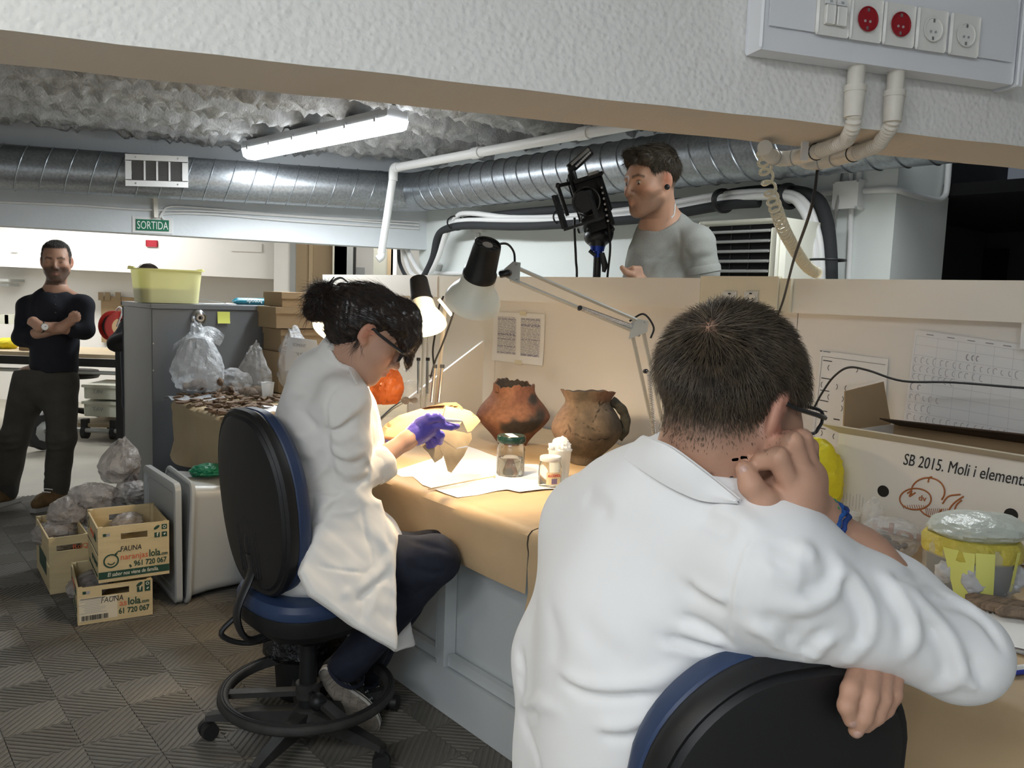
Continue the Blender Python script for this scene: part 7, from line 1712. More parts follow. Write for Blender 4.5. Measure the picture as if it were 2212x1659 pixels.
# lab coat
ct = [ell(q3(1400,1300,1.14),(.145,.105,.20),nrm(Rsh-Lsh),nrm(np.cross(UP,Rsh-Lsh)),UP,.05),
      rc(q3(1292,1137,1.25),q3(1430,1130,1.12),.078,.090,.05),rc(q3(1430,1130,1.12),q3(1640,1205,.99),.088,.080,.06),
      rc(q3(1290,1150,1.25),q3(1222,1420,1.27),.076,.072,.05),rc(q3(1222,1420,1.27),q3(1215,1720,1.25),.076,.080,.05),
      rc(q3(1400,1330,1.13),q3(1375,1700,1.17),.150,.158,.06),rc(q3(1430,1500,1.11),q3(1450,1800,1.12),.13,.14,.06),
      rc(q3(1655,1228,.98),q3(1850,1312,.985),.083,.066,.05),rc(q3(1850,1312,.985),q3(2068,1410,.992),.066,.058,.03),
      rc(q3(1560,1290,1.06),q3(1700,1290,.99),.085,.070,.05),
      rc(q3(2070,1412,.995),q3(1935,1295,1.03),.0565,.0535,.02),rc(q3(1935,1295,1.03),q3(1858,1228,1.045),.052,.046,.015)]
# neck opening
ct += [rc(q3(1470,1110,1.09),q3(1520,1030,1.07),.092,.078,.04),rc(q3(1352,1088,1.19),q3(1470,1085,1.10),.062,.080,.04)]
ct_full = list(ct)
ct += [rc(q3(1548,968,1.06),q3(1585,900,1.05),.068,.10,.012,'s')]
base_ct = list(ct)
def fo(pts,r,a,d=0.0):
    h = hits(base_ct,pts)
    if len(h) >= 2: ct.append(fold(bez(h,16) if len(h) > 2 else h,r,a))
fo([(1648,1128),(1605,1185),(1583,1250),(1573,1330),(1579,1396)],.0035,-.0032)
fo([(1655,1132),(1613,1187),(1591,1252),(1581,1330),(1587,1396)],.006,.0025)
fo([(1802,1205),(1812,1242),(1790,1282),(1742,1308),(1705,1304)],.011,.012)
fo([(1790,1220),(1795,1245),(1770,1272),(1730,1284)],.009,-.010)
fo([(1722,1180),(1748,1192),(1752,1215)],.008,.008); fo([(1700,1170),(1690,1200),(1672,1235)],.02,-.006); fo([(1640,1235),(1690,1225),(1745,1230)],.018,.006)
fo([(1819,1221),(1856,1269),(1880,1316),(1880,1370),(1866,1400)],.009,.009); fo([(1806,1240),(1840,1285),(1862,1330),(1862,1375),(1846,1405)],.010,-.009)
fo([(1913,1250),(1954,1302),(1974,1343),(1974,1386),(1957,1420)],.009,.009); fo([(1900,1262),(1938,1312),(1956,1352),(1956,1390)],.010,-.009)
fo([(1924,1250),(2004,1319),(2048,1376),(2068,1430),(2066,1466),(2008,1494)],.0095,.011); fo([(2000,1335),(2036,1390),(2050,1436),(2040,1466)],.011,-.009)
fo([(2072,1424),(2089,1464),(2116,1491)],.009,.008); fo([(2092,1418),(2112,1458),(2134,1476)],.010,-.007)
fo([(2018,1299),(2072,1309),(2126,1343),(2166,1403)],.007,-.010); fo([(2010,1286),(2075,1297),(2132,1333)],.008,.006)
fo([(1925,1252),(1962,1244),(1990,1250)],.007,-.006); fo([(1990,1290),(2030,1283),(2060,1296)],.007,-.005)
fo([(1752,1422),(1775,1393),(1806,1376)],.009,.009); fo([(1736,1414),(1758,1385),(1790,1366)],.010,-.009); fo([(1690,1400),(1720,1370),(1735,1330)],.012,-.006)
fo([(1825,1432),(1850,1408),(1862,1385)],.009,.007); fo([(1640,1335),(1680,1350),(1720,1395)],.012,-.007); fo([(1612,1350),(1660,1368),(1700,1405)],.010,.007)
fo([(1480,1268),(1536,1305),(1571,1315)],.010,-.009); fo([(1490,1255),(1545,1292),(1572,1303)],.010,.006)
fo([(1470,1335),(1531,1362),(1571,1388)],.009,-.010); fo([(1465,1350),(1525,1377),(1565,1398)],.009,.008)
fo([(1430,1378),(1506,1397),(1566,1402)],.008,-.009); fo([(1425,1392),(1500,1410),(1550,1414)],.008,.006)
fo([(1208,1452),(1271,1480),(1346,1484),(1420,1470),(1470,1440)],.011,.011); fo([(1211,1470),(1271,1499),(1346,1503),(1420,1490)],.009,-.010)
fo([(1290,1572),(1366,1568),(1420,1540)],.010,.009); fo([(1295,1590),(1366,1585),(1410,1562)],.009,-.007)
fo([(1125,1528),(1165,1518),(1200,1530)],.012,.009); fo([(1120,1545),(1160,1540)],.010,-.008); fo([(1118,1400),(1125,1450),(1118,1490)],.014,-.008)
fo([(1125,1560),(1150,1610),(1165,1655)],.010,-.009); fo([(1261,1070),(1290,1090),(1316,1125)],.016,-.006); fo([(1330,1120),(1400,1180),(1450,1230)],.03,-.005)
fo([(1541,1092),(1600,1120),(1645,1150)],.012,.006); fo([(1440,1150),(1430,1260),(1400,1380)],.035,.004); fo([(1250,1330),(1300,1400),(1370,1430)],.02,-.005)
fo([(1500,1120),(1540,1135),(1590,1160)],.012,-.006); fo([(1180,1300),(1200,1380),(1190,1440)],.02,-.005)
coat = rel(sdf_mesh('lab_coat',ct+[noisef(.0016,28,8)],0.0038,m_coat,None),mf); coat['label'] = 'white cotton lab coat with soft creases'
import bmesh
bm_ = bmesh.new(); bm_.from_mesh(coat.data); bmesh.ops.holes_fill(bm_,edges=[e for e in bm_.edges if len(e.link_faces) < 2],sides=40)
for f_ in bm_.faces: f_.smooth = True
bm_.to_mesh(coat.data); bm_.free()
def on_front(pts,lift,src):
    out = []
    for x,y,Yd in pts:
        h = hit(src,x,y,tmax=1.6,t0=.5); p = q3(x,y,Yd)
        if h is not None and h[1] < Yd+.05: p = h
        out.append(p-nrm(ray(x,y))*lift)
    return out
nkp = [q_ for q_ in sk[:0]]+[rc(nk0,nk1,.060,.066,.03),rc(nk1,Rsh,.045,.045,.03)]
ct_all = ct_full+nkp
Ct = [(1384,942,1.12),(1412,951,1.09),(1450,968,1.07),(1500,1004,1.03),(1550,1043,1.01),(1594,1079,1.0)]
Cb = [(1347,987,1.14),(1382,1013,1.10),(1430,1044,1.06),(1475,1067,1.03),(1520,1083,1.02),(1592,1088,1.0)]
rel(shell('collar',on_front(Ct,.016,ct_all),on_front(Cb,.009,ct_all),.004,m_coat,None,40,8,.004),mf)
rel(shell('collar_stand',on_front(Ct,.013,ct_all),on_front([(1395,1000,1.12),(1440,1030,1.08),(1480,1055,1.05),(1525,1075,1.02),(1560,1085,1.01),(1598,1092,1.0)],-.010,ct_all),.004,m_coat,None,40,5,0),mf)
sp = thing('spectacles','dark framed spectacles worn by the man in the foreground','glasses',loc=Fm.p(0,.1,0))
for b_ in spectacles(Fm,[],y0=.108,z0=-.012,w=.054,h=.034,fr=.0024): rel(b_.build('frame',m_frame),sp)
for s in (-1,1):
    rel(MB().box(Fm.p(s*.0345,.104,-.012),(.048,.0012,.030),Fm.X,Fm.Y,Fm.Z).build('lens',mat('lens_glass',(.95,.96,.97),rough=.02,alpha=.12,spec=.6),None,False),sp)
# cord bracelets on the right wrist
wd = nrm(q3(1850,1215,1.02)-wrR); u,v,_ = basis(wd)
for i,(nm,c_,off) in enumerate((('green woven cord bracelet on the right wrist of the man in front',(0.06,0.42,0.16),-.004),('blue woven cord bracelet beside the green one on the same wrist',(0.015,0.10,0.36),.006),('darker blue cord bracelet, lowest of three on the wrist',(0.015,0.05,0.22),.014))):
    P = [wrR+wd*(off+.0015*math.sin(a*9))+(u*math.cos(a)+v*math.sin(a))*(.0315+.001*math.sin(a*14)+off*.25) for a in np.linspace(0,2*math.pi,60,endpoint=False)]
    o = MB().tube(P,[.0034+.0007*math.sin(j*2.1) for j in range(60)],8,closed=True).build('bracelet',mat('cord_'+str(i),c_,rough=.8,var=.5,vscale=160)); tag(o,nm,'bracelet')
# ------------------------------------------------------------------ drafting chairs
m_vinyl = mat('chair_blue_vinyl',(0.022,0.042,0.10),rough=0.45,bump=0.1,bscale=180,bdist=0.001)
m_plast = mat('chair_black_plastic',(0.008,0.008,0.009),rough=0.5,bump=0.05,bscale=300,bdist=0.001)
m_metal = mat('chair_black_metal',(0.014,0.014,0.015),rough=0.35)
m_caster = mat('caster_black',(0.016,0.016,0.016),rough=0.5)
m_dusty = mat('chair_dusty_black',(0.035,0.034,0.032),rough=0.7,var=0.4,vscale=18)
def pillow(name,outline,layers,o,X,Y,Z,m,par,bend=0.0,groove=None):
    """domed plate: outline points scaled per layer and moved along Z; bend curves it about Y"""
    O = np.array(outline,float); c0 = (O.max(0)+O.min(0))/2; n = len(O); V = []; Fs = []
    for s_,z in layers:
        for a in O:
            p = c0+(a-c0)*s_; zz = z+bend*(p[0]**2)
            V.append(np.array(o)+X*p[0]+Y*p[1]+Z*zz)
    for i in range(len(layers)-1):
        for k in range(n): Fs.append((i*n+k,i*n+(k+1) % n,(i+1)*n+(k+1) % n,(i+1)*n+k))
    Fs.append(tuple(range(n-1,-1,-1))); Fs.append(tuple(range((len(layers)-1)*n,len(layers)*n)))
    return rel(MB().add(V,Fs).build(name,m,None,True,30),par)
def back_outline(w,h):
    pts = []
    for t in np.linspace(0,2*math.pi,56,endpoint=False):
        c,s = math.cos(t),math.sin(t); e = 0.62
        x = math.copysign(abs(c)**e,c); y = math.copysign(abs(s)**e,s)
        ww = w*(1-0.30*max(0,y)**2.0-0.20*max(0,-y)**2)
        pts.append((x*ww,y*h))
    return pts
def drafting_chair(lab,base,yaw,seat_z,back_c=None,back_tilt=6,ring=True,bw=.19,bh=.265,byaw=None,base_rot=0.0):
    t = thing('drafting_chair',lab,'chair',loc=base); base = np.array(base,float)
    F = arr(math.sin(R_(yaw)),math.cos(R_(yaw)),0); Rr = arr(math.cos(R_(yaw)),-math.sin(R_(yaw)),0)
    seat = []
    for a in np.linspace(0,2*math.pi,48,endpoint=False):
        c,s = math.cos(a),math.sin(a); e = .75; seat.append((math.copysign(abs(c)**e,c)*.198,math.copysign(abs(s)**e,s)*.19))
    so = base+UP*seat_z
    pillow('seat_cushion',seat,[(.97,-.045),(1.0,-.03),(1.0,-.012),(.955,.004),(.85,.010),(.5,.008)],so,Rr,F,UP,m_vinyl,t)
    pillow('seat_shell',seat,[(.55,-.125),(.80,-.115),(.96,-.085),(1.0,-.05),(1.0,-.036),(.9,-.034)],so,Rr,F,UP,m_plast,t)
    by = yaw if byaw is None else byaw
    BF = arr(math.sin(R_(by)),math.cos(R_(by)),0); BR = arr(math.cos(R_(by)),-math.sin(R_(by)),0)
    bc = so-BF*.20+UP*(.09+bh) if back_c is None else np.array(back_c,float)
    BZ_ = nrm(BF*math.cos(R_(back_tilt))+UP*math.sin(R_(back_tilt))); BY = np.cross(BZ_,BR); BY = BY if BY[2] > 0 else -BY
    out = back_outline(bw,bh)
    pillow('backrest_shell',out,[(.30,-.040),(.75,-.036),(.92,-.030),(.985,-.014),(1.0,.004),(.96,.008)],bc,BR,BY,BZ_,m_plast,t,bend=.25)
    pillow('backrest_rim',out,[(.955,-.023),(.985,-.026),(1.012,-.018),(1.015,0),(.99,.012)],bc,BR,BY,BZ_,m_plast,t,bend=.25)
    pillow('backrest_cushion',out,[(.97,.004),(1.005,.014),(1.0,.035),(.95,.052),(.80,.060),(.4,.060)],bc,BR,BY,BZ_,m_vinyl,t,bend=.25)
    for i in range(9):
        x = -.055+i*.014; a = bc+BR*x-BZ_*.041+BY*(-.02); 
        rel(MB().tube([bc+BR*x-BZ_*(.0385-.25*x*x)+BY*(-.03-.01*abs(i-4)),bc+BR*x-BZ_*(.036-.25*x*x)-BY*(bh*.80)],.0022,5).build('shell_rib',m_plast,None),t)
    rel(MB().sphere(bc-BZ_*.036-BY*bh*.45,(.018,.035,.008),14,8,BR,BY,BZ_).build('logo_boss',m_plast),t)
    ja = bc-BY*bh*.78-BZ_*.035; jb = so-F*.16-UP*.10
    rel(MB().tube(bez([ja+BY*.06,ja,ja*.5+jb*.5-BF*.055-UP*.02,jb-F*.03-UP*.02,jb+F*.08-UP*.012],24),.019,8,sq=.45,hint=tuple(BR)).build('back_bracket',m_metal),t)
    rel(MB().tube(bez([so-F*.20-UP*.06-Rr*.05,so-F*.245-UP*.11-Rr*.06,so-F*.17-UP*.15-Rr*.04,so-F*.04-UP*.13],16),.008,8).build('lever',m_metal),t)
    rel(MB().tube([base+UP*.30,so-UP*.10],.0155,16).build('gas_lift',m_metal),t)
    rel(MB().tube([base+UP*.075,base+UP*.30,base+UP*.305],[.027,.025,.020],20).build('column',m_plast),t)
    rel(MB().box(so-UP*.128,(.16,.20,.03),Rr,F,UP,bev=.008).build('mechanism',m_metal),t)
    hub = MB().lathe([(.055,.055),(.058,.08),(.04,.10),(.03,.105)],base,UP,24); rel(hub.build('hub',m_dusty),t)
    for k_ in range(5):
        a = R_(base_rot+72*k_); d = arr(math.sin(a),math.cos(a),0); s_ = arr(d[1],-d[0],0); V = []
        for r,w,z0,z1 in ((.04,.028,.050,.098),(.16,.024,.058,.094),(.27,.019,.062,.082),(.30,.016,.060,.076)):
            V += [base+d*r+s_*w+UP*z0,base+d*r-s_*w+UP*z0,base+d*r-s_*w*.75+UP*z1,base+d*r+s_*w*.75+UP*z1]
        Fs = [(0,3,2,1),(12,13,14,15)]+[(i*4+j,i*4+(j+1) % 4,i*4+4+(j+1) % 4,i*4+4+j) for i in range(3) for j in range(4)]
        leg = rel(MB().add(V,Fs).build('base_leg',m_dusty,None,True,30),t)
        cx = base+d*.295
        cs = rel(MB().tube([cx+UP*.045,cx+UP*.068],.010,10).build('caster',m_caster),t)
        cd = nrm(d*.6+s_*.8)
        for s2 in (-1,1):
            w_ = MB().tube([cx+UP*.027+cd*(s2*.006),cx+UP*.027+cd*(s2*.024)],[.0265,.0245],20).build('wheel',m_caster); rel(w_,cs)
            w_.matrix_parent_inverse = Matrix.Identity(4)
        hd = MB().tube([cx+UP*.030+cd*-.012,cx+UP*.030+cd*.012],.022,14).build('caster_hood',m_caster); hd.parent = cs
    if ring:
        rz = .155; rr = .245
        prof = [(rr-.016,-.010),(rr+.010,-.012),(rr+.016,-.004),(rr+.014,.012),(rr+.004,.017),(rr-.008,.016),(rr-.016,.010),(rr-.016,-.010)]
        rel(MB().lathe(prof,base+UP*rz,UP,64,caps=False).build('foot_ring',m_dusty,None,True,60),t)
        for off in (.004,-.003): rel(MB().lathe([(rr+off,.0168),(rr+off+.002,.0185),(rr+off+.004,.0168)],base+UP*rz,UP,64,caps=False).build('ring_groove',m_plast),t)
        rel(MB().tube([base+UP*(rz-.02),base+UP*(rz+.025)],.036,20).build('ring_clamp',m_dusty),t)
        for k_ in range(3):
            a = R_(base_rot-78+120*k_); d = arr(math.sin(a),math.cos(a),0); s_ = arr(d[1],-d[0],0)
            rel(MB().box(base+UP*(rz-.004)+d*(.03+rr)/2,(.042,rr-.02,.016),s_,d,UP,bev=.005).build('ring_spoke',m_dusty,None,True),t)
        a = R_(base_rot+170); d = arr(math.sin(a),math.cos(a),0)
        rel(MB().tube([base+UP*rz+d*.03,base+UP*rz+d*.085],[.010,.012],10).build('ring_screw',m_plast),t)
        rel(MB().sphere(base+UP*rz+d*.09,.026,16,12).build('ring_knob',m_plast),t)
    return t
cw = Zp(664,1594,0); cw[2] = 0
seat_w = Yp(660,1262,cw[1])[2]
drafting_chair('blue and black drafting chair with a foot ring under the seated woman',cw,46,seat_w,back_c=Yp(553,1082,2.30),bw=.205,bh=.262,byaw=47,base_rot=-22)
bcF = Yp(1678,1690,.965)
cf = np.array([bcF[0]-.10,bcF[1]+.26,0])
drafting_chair('black backed drafting chair under the man in the foreground, his hand over its backrest',cf,-22,.62,back_c=bcF,bw=.185,bh=.172+.0,byaw=-20,base_rot=10)
# ------------------------------------------------------------------ woman at the bench bending over a pale pottery fragment
wo = thing('person','seated woman in a white lab coat with purple gloves and dark hair in a bun','person',loc=q3(665,1215,2.42))
Fw = Fr((0,0,0),80,33,-4,1.04); Fw.o = q3(792,718,2.32)-(Fw.p(.078,-.010,-.008))
nk0,nk1 = Fw.p(0,-.028,-.06),q3(728,805,2.44)
sk = head_prims(Fw,fem=True,closed=True,nose=.95,jaw=.98)
shR,elR,wrR = q3(742,868,2.33),q3(752,1035,2.36),q3(878,952,2.50)
shL,elL,wrL = q3(742,860,2.62),q3(770,1010,2.72),q3(822,962,2.66)
sk += [rc(nk0,nk1,.048,.052,.03),rc(q3(712,840,2.44),q3(690,1080,2.43),.08,.10,.04),rc(q3(690,1080,2.43),q3(668,1200,2.43),.10,.13,.04),rc(q3(715,830,2.44),shR,.042,.042,.03),rc(q3(715,830,2.44),shL,.042,.042,.03)]
sk += [rc(shR,elR,.044,.038,.02),rc(elR,wrR,.038,.0255,.02),rc(shL,elL,.044,.038,.02),rc(elL,wrL,.038,.0255,.02)]
# legs folded back so that the feet rest on the ring of the chair
hpR,knR,anR = q3(690,1215,2.37),q3(940,1210,2.39),q3(768,1425,2.47)
hpL,knL,anL = q3(690,1205,2.56),q3(932,1198,2.52),q3(800,1430,2.60)
sk += [rc(hpR,knR,.075,.055,.03),rc(knR,anR,.05,.038,.03),rc(hpL,knL,.075,.055,.03),rc(knL,anL,.05,.038,.03)]
tdR = nrm(q3(806,1560,2.50)-q3(705,1462,2.46)); 
sk += [rc(anR,q3(735,1462,2.53),.033,.026,.02),rc(q3(735,1462,2.53),q3(782,1520,2.55),.024,.02,.02),rc(anL,q3(800,1500,2.66),.035,.03,.02)]
# gloved right hand: palm, four fingers and thumb
pm_ = q3(912,925,2.545)
sk += [rc(wrR,pm_,.026,.032,.02),rc(q3(905,938,2.53),q3(935,918,2.55),.028,.024,.02)]
gl = [rc(wrR+(pm_-wrR)*.0,pm_,.0275,.0345,.02),rc(q3(905,938,2.53),q3(935,918,2.55),.031,.026,.02)]
gl += finger([q3(935,915,2.535),q3(957,918,2.53),q3(974,922,2.535),q3(987,921,2.545)],.0145,.0095)
gl += finger([q3(930,928,2.545),q3(952,940,2.55),q3(950,955,2.57)],.014,.010)
gl += finger([q3(925,938,2.56),q3(942,952,2.575),q3(935,962,2.59)],.0135,.0098)
gl += finger([q3(918,944,2.575),q3(930,960,2.59),q3(924,966,2.60)],.012,.009)
gl += finger([q3(908,912,2.525),q3(928,903,2.515),q3(944,901,2.515),q3(955,907,2.52)],.0165,.0102,.008)
for a in range(4): gl.append(fold([q3(876+a*9,940-a*3,2.46),q3(884+a*9,958-a*2,2.47)],.0035,-.0016))
gl += [noisef(.0008,260,4)]
g_cut = nrm(pm_-wrR)
m_glove = mat('nitrile_glove',(0.105,0.085,0.46),rough=0.38,sheen=.1)
def colw(P):
    c = skin_col(Fw,P,(0.55,0.33,0.235),hair=(.02,.015,.012),open_eyes=False,lips=(.5,.22,.19),seed=5,lip_amt=.7)
    c[P[:,2] < .34] = (.012,.013,.018)
    return c
rel(sdf_mesh('body',sk,0.0046,m_skin,None,colw),wo)
o = rel(sdf_mesh('glove',gl+[bx(wrR-g_cut*.055,(.06,.06,.055),*basis(g_cut)[:2],g_cut,0,0,'s')],0.003,m_glove,None),wo); o['label'] = 'purple nitrile glove on the right hand'
rel(MB().tube([wrR+g_cut*.003+(basis(g_cut)[0]*math.cos(a)+basis(g_cut)[1]*math.sin(a))*.0278 for a in np.linspace(0,6.283,30,endpoint=False)],.0022,6,closed=True).build('glove_cuff',m_glove),wo)
gl2 = [rc(wrL-nrm(wrL-elL)*.02,q3(845,955,2.68),.027,.030,.02)]+finger([q3(845,950,2.68),q3(865,940,2.70),q3(875,945,2.72)],.013,.010)+finger([q3(848,960,2.69),q3(868,955,2.71),q3(878,960,2.73)],.013,.010)+finger([q3(838,945,2.67),q3(850,932,2.68),q3(862,928,2.69)],.014,.010)
rel(sdf_mesh('glove',gl2,0.004,m_glove,None),wo)
# jeans
m_jean = mat('dark_denim',(0.012,0.016,0.032),rough=0.85,var=0.3,vscale=30,bump=.15,bscale=300,bdist=.001)
jn = [rc(q3(668,1200,2.43),q3(680,1225,2.43),.14,.14,.04),rc(hpR,knR,.090,.070,.03),rc(knR,q3(752,1436,2.48),.066,.058,.03),rc(hpL,knL,.090,.070,.03),rc(knL,q3(790,1440,2.65),.066,.058,.03),
      noisef(.003,22,9)]
bj_ = nrm(anR-knR)
jn += [bx(anR+bj_*.142,(.11,.11,.085),*basis(bj_)[:2],bj_,0,.004,'s'),bx(anL+bj_*.142,(.11,.11,.085),*basis(bj_)[:2],bj_,0,.004,'s')]
jb_ = list(jn)
for pts in ([(880,1165),(930,1180),(975,1195)],[(900,1230),(940,1240),(970,1232)],[(860,1300),(890,1290),(930,1262)],[(780,1385),(820,1370),(850,1345)],[(770,1400),(800,1392),(830,1378)]):
    h = hits(jb_,pts)
    if len(h) > 1: jn.append(fold(h,.010,-.005))
rel(sdf_mesh('jeans',jn,0.005,m_jean,None),wo)
for an,nm in ((anR,'a'),(anL,'b')):
    c_ = an+bj_*.054; u,v,_ = basis(bj_)
    rel(MB().tube([c_+(u*math.cos(a)+v*math.sin(a))*.0605 for a in np.linspace(0,6.283,30,endpoint=False)],.006,8,closed=True).build('jean_hem',m_jean),wo)
# canvas shoes: soles towards the camera, toes down on the ring
m_canvas = mat('black_canvas',(0.014,0.014,0.015),rough=.85,bump=.2,bscale=500,bdist=.001); m_rub = mat('white_rubber',(.74,.72,.66),rough=.6,var=.15,vscale=25); m_sole = mat('sole_dirty',(.30,.265,.22),rough=.8,var=.4,vscale=35)
m_lace = mat('white_lace',(.8,.8,.78),rough=.8)
def shoe(heel,toe,sn,par,lace=True):
    d = nrm(toe-heel); L = np.linalg.norm(toe-heel); sn = nrm(sn-d*(sn@d)); w = np.cross(d,sn); O = []
    for t in np.linspace(0,2*math.pi,48,endpoint=False):
        c,s = math.cos(t),math.sin(t); u = (1-c)/2; hw = .034+.015*sst(np.array(u),.3,.75)-.004*math.exp(-((u-.42)/.12)**2)
        O.append((L*u,hw*math.copysign(abs(s)**.75,s)+(.006*math.sin(math.pi*u))))
    V = []; lay = [(.0,1.0),(.001,1.015),(.024,1.015),(.026,.97)]
    n = len(O); c0 = np.array([L/2,.003])
    for h,s_ in lay:
        for a,b in O: q = c0+(np.array([a,b])-c0)*s_; V.append(heel+d*q[0]+w*q[1]-sn*h)
    Fs = [(i*n+k,i*n+(k+1) % n,(i+1)*n+(k+1) % n,(i+1)*n+k) for i in range(3) for k in range(n)]+[tuple(range(3*n,4*n))]
    sh_ = rel(MB().add(V,Fs).build('shoe',m_rub,None,True,40),par); sh_['label'] = 'white rubber sidewall of a black canvas shoe'
    V = []
    for h,s_ in ((.0005,.985),(-.0008,.96)):
        for a,b in O: q = c0+(np.array([a,b])-c0)*s_; V.append(heel+d*q[0]+w*q[1]-sn*h)
    so_ = MB().add(V,[(k,(k+1) % n,n+(k+1) % n,n+k) for k in range(n)]+[tuple(range(n,2*n))]).build('outsole',m_sole,None,True,40); so_.parent = sh_; so_.matrix_parent_inverse = sh_.matrix_world.inverted() @ Matrix.Identity(4) if False else Matrix.Translation(-Vector(par.location)).inverted() @ Matrix.Translation(-Vector(par.location)) @ Matrix.Identity(4)
    tr = MB(); 
    for i in range(9):
        for j in (-1,0,1):
            a = .30+.065*i
            if a > .93: continue
            p0 = heel+d*(L*a)+w*(.018*j-.006)+sn*.0012; p1 = p0+d*.010+w*.012*(1 if (i+j) % 2 else -1)
            tr.tube([p0,p1],.0017,4)
    for i in range(4): p0 = heel+d*(L*(.08+.05*i))+w*-.014+sn*.0012; tr.tube([p0,p0+w*.028+d*.004],.0014,4)
    o_ = tr.build('tread',mat('tread',(.23,.20,.165),rough=.85),None,True); o_['kind'] = 'stuff'; o_.parent = sh_
    up = [rc(heel+d*.035-sn*.05,heel+d*.13-sn*.045,.030,.032,.02),rc(heel+d*.13-sn*.040,heel+d*.215-sn*.030,.033,.028,.02),rc(heel+d*.035-sn*.05,heel+d*.05-sn*.115,.031,.036,.02),
          bx(heel+d*(L/2)+sn*.035,(L,.2,.055),d,w,sn,0,.004,'s')]
    o_ = sdf_mesh('upper',up,.0035,m_canvas,None); o_.parent = sh_; o_['label'] = 'black canvas upper'
    tc_ = [ell(heel+d*(L-.045)-sn*.022,(.046,.036,.020),d,w,sn),bx(heel+d*(L/2)+sn*.035,(L,.2,.055),d,w,sn,0,.004,'s'),bx(heel+d*(L-.15),(.07,.1,.1),d,w,sn,0,.004,'s')]
    o_ = sdf_mesh('toe_cap',tc_,.003,m_rub,None); o_.parent = sh_
    ln = MB().tube([V_ for V_ in [heel+d*q[0]+w*q[1]*1.018-sn*.015 for q in [c0+(np.array(a)-c0)*1.01 for a in O]]],.0016,5,closed=True).build('sidewall_stripe',m_canvas); ln.parent = sh_
    if lace:
        for i in range(4):
            p0 = heel+d*(.115+.024*i)-sn*(.078-.008*i)
            l_ = MB().tube(bez([p0+w*.026,p0-sn*.006,p0-w*.026],8),.0026,6).build('lace',m_lace); l_.parent = sh_
            for s2 in (-1,1):
                e_ = MB().lathe([(.0045,0),(.0045,.002),(.002,.0022)],p0+w*s2*.031,w*s2,10).build('eyelet',m_steel); e_.parent = sh_
        l_ = MB().tube(bez([heel+d*.115-sn*.085,heel+d*.10-sn*.10+w*.02,heel+d*.15-sn*.09+w*.03,heel+d*.17-sn*.07+w*.02],14),.0024,6).build('lace',m_lace); l_.parent = sh_
    for ch in sh_.children: ch.matrix_parent_inverse = Matrix.Identity(4)
    return sh_
hR,tR = q3(694,1448,2.455),q3(812,1580,2.475)
shoe(hR,tR,nrm(-ray(750,1510)+UP*.05-_R*.75),wo)
hL,tL = q3(738,1420,2.60),q3(815,1535,2.62)
shoe(hL,tL,nrm(-ray(780,1480)-_R*.7),wo,lace=False)
# lab coat
ct = [rc(q3(700,830,2.46),q3(690,930,2.45),.110,.140,.05),rc(q3(712,815,2.45),q3(740,770,2.42),.085,.070,.03),rc(q3(712,930,2.42),q3(690,1060,2.42),.135,.130,.05),rc(q3(690,1060,2.42),q3(700,1200,2.43),.130,.150,.05),
      rc(q3(715,820,2.45),shR,.075,.068,.04),rc(q3(715,820,2.45),shL,.075,.068,.04),rc(q3(765,880,2.47),q3(775,960,2.5),.060,.075,.05),
      rc(shR,q3(748,960,2.34),.074,.068,.03),rc(q3(748,960,2.34),elR,.068,.060,.03),rc(q3(752,1030,2.36),q3(822,1000,2.44),.060,.050,.02),rc(shL,elL,.068,.058,.03),rc(elL,q3(800,980,2.68),.056,.05,.02),
      rc(q3(655,1215,2.43),q3(790,1170,2.46),.135,.105,.05),
      polyp([(700,1090,2.30),(820,1085,2.36),(850,1160,2.33),(856,1290,2.25),(852,1412,2.20),(800,1378,2.17),(730,1326,2.15),(672,1284,2.14),(640,1240,2.18)],.020,.012,.08),rc(q3(680,1205,2.34),q3(810,1190,2.38),.10,.07,.06),
      polyp([(800,1120,2.50),(855,1160,2.50),(880,1300,2.50),(896,1392,2.50),(850,1408,2.47),(820,1250,2.47)],.02,.010,.04)]
ct += [rc(q3(757,752,2.40),Fw.p(0.0,-.01,-.02),.058,.085,.012,'s'),noisef(.0025,26,6),noisef(.0012,70,7)]
cb_ = list(ct)
def fw_(pts,r,a):
    h = hits(cb_,pts)
    if len(h) >= 2: ct.append(fold(bez(h,14) if len(h) > 2 else h,r,a))
fw_([(740,825),(712,855),(705,890),(712,925)],.005,-.004); fw_([(712,905),(722,920),(745,905),(765,885),(785,872)],.012,.011); fw_([(716,932),(740,922),(770,900)],.010,-.010)
fw_([(715,940),(735,952),(770,935)],.010,.008); fw_([(712,965),(745,985),(785,975)],.010,.008); fw_([(715,985),(750,1003),(790,990)],.009,-.008)
fw_([(722,1010),(760,1025),(800,1010)],.010,.008); fw_([(735,1040),(765,1045),(800,1030)],.009,-.007); fw_([(790,985),(800,1010),(798,1040)],.008,.007); fw_([(708,930),(712,990),(722,1040)],.010,-.009)
fw_([(640,880),(665,900),(690,935)],.012,-.006); fw_([(625,940),(660,945),(695,925)],.012,.006); fw_([(630,990),(670,1000),(705,975)],.012,-.007); fw_([(640,1040),(680,1030),(710,1005)],.011,.007)
fw_([(645,1065),(690,1063),(740,1062)],.006,-.005); fw_([(690,1100),(725,1080),(740,1065)],.010,.007); fw_([(680,1130),(705,1110),(730,1075)],.009,-.007)
fw_([(665,1140),(670,1180),(662,1215)],.006,-.004); fw_([(675,1070),(672,1120),(668,1160)],.005,-.004)
fw_([(780,1090),(790,1150),(802,1190)],.006,-.0035); fw_([(802,1190),(804,1220),(790,1238)],.0045,-.004); fw_([(690,1222),(740,1232),(790,1238)],.0045,-.004); fw_([(700,1110),(760,1105),(782,1090)],.006,.003)
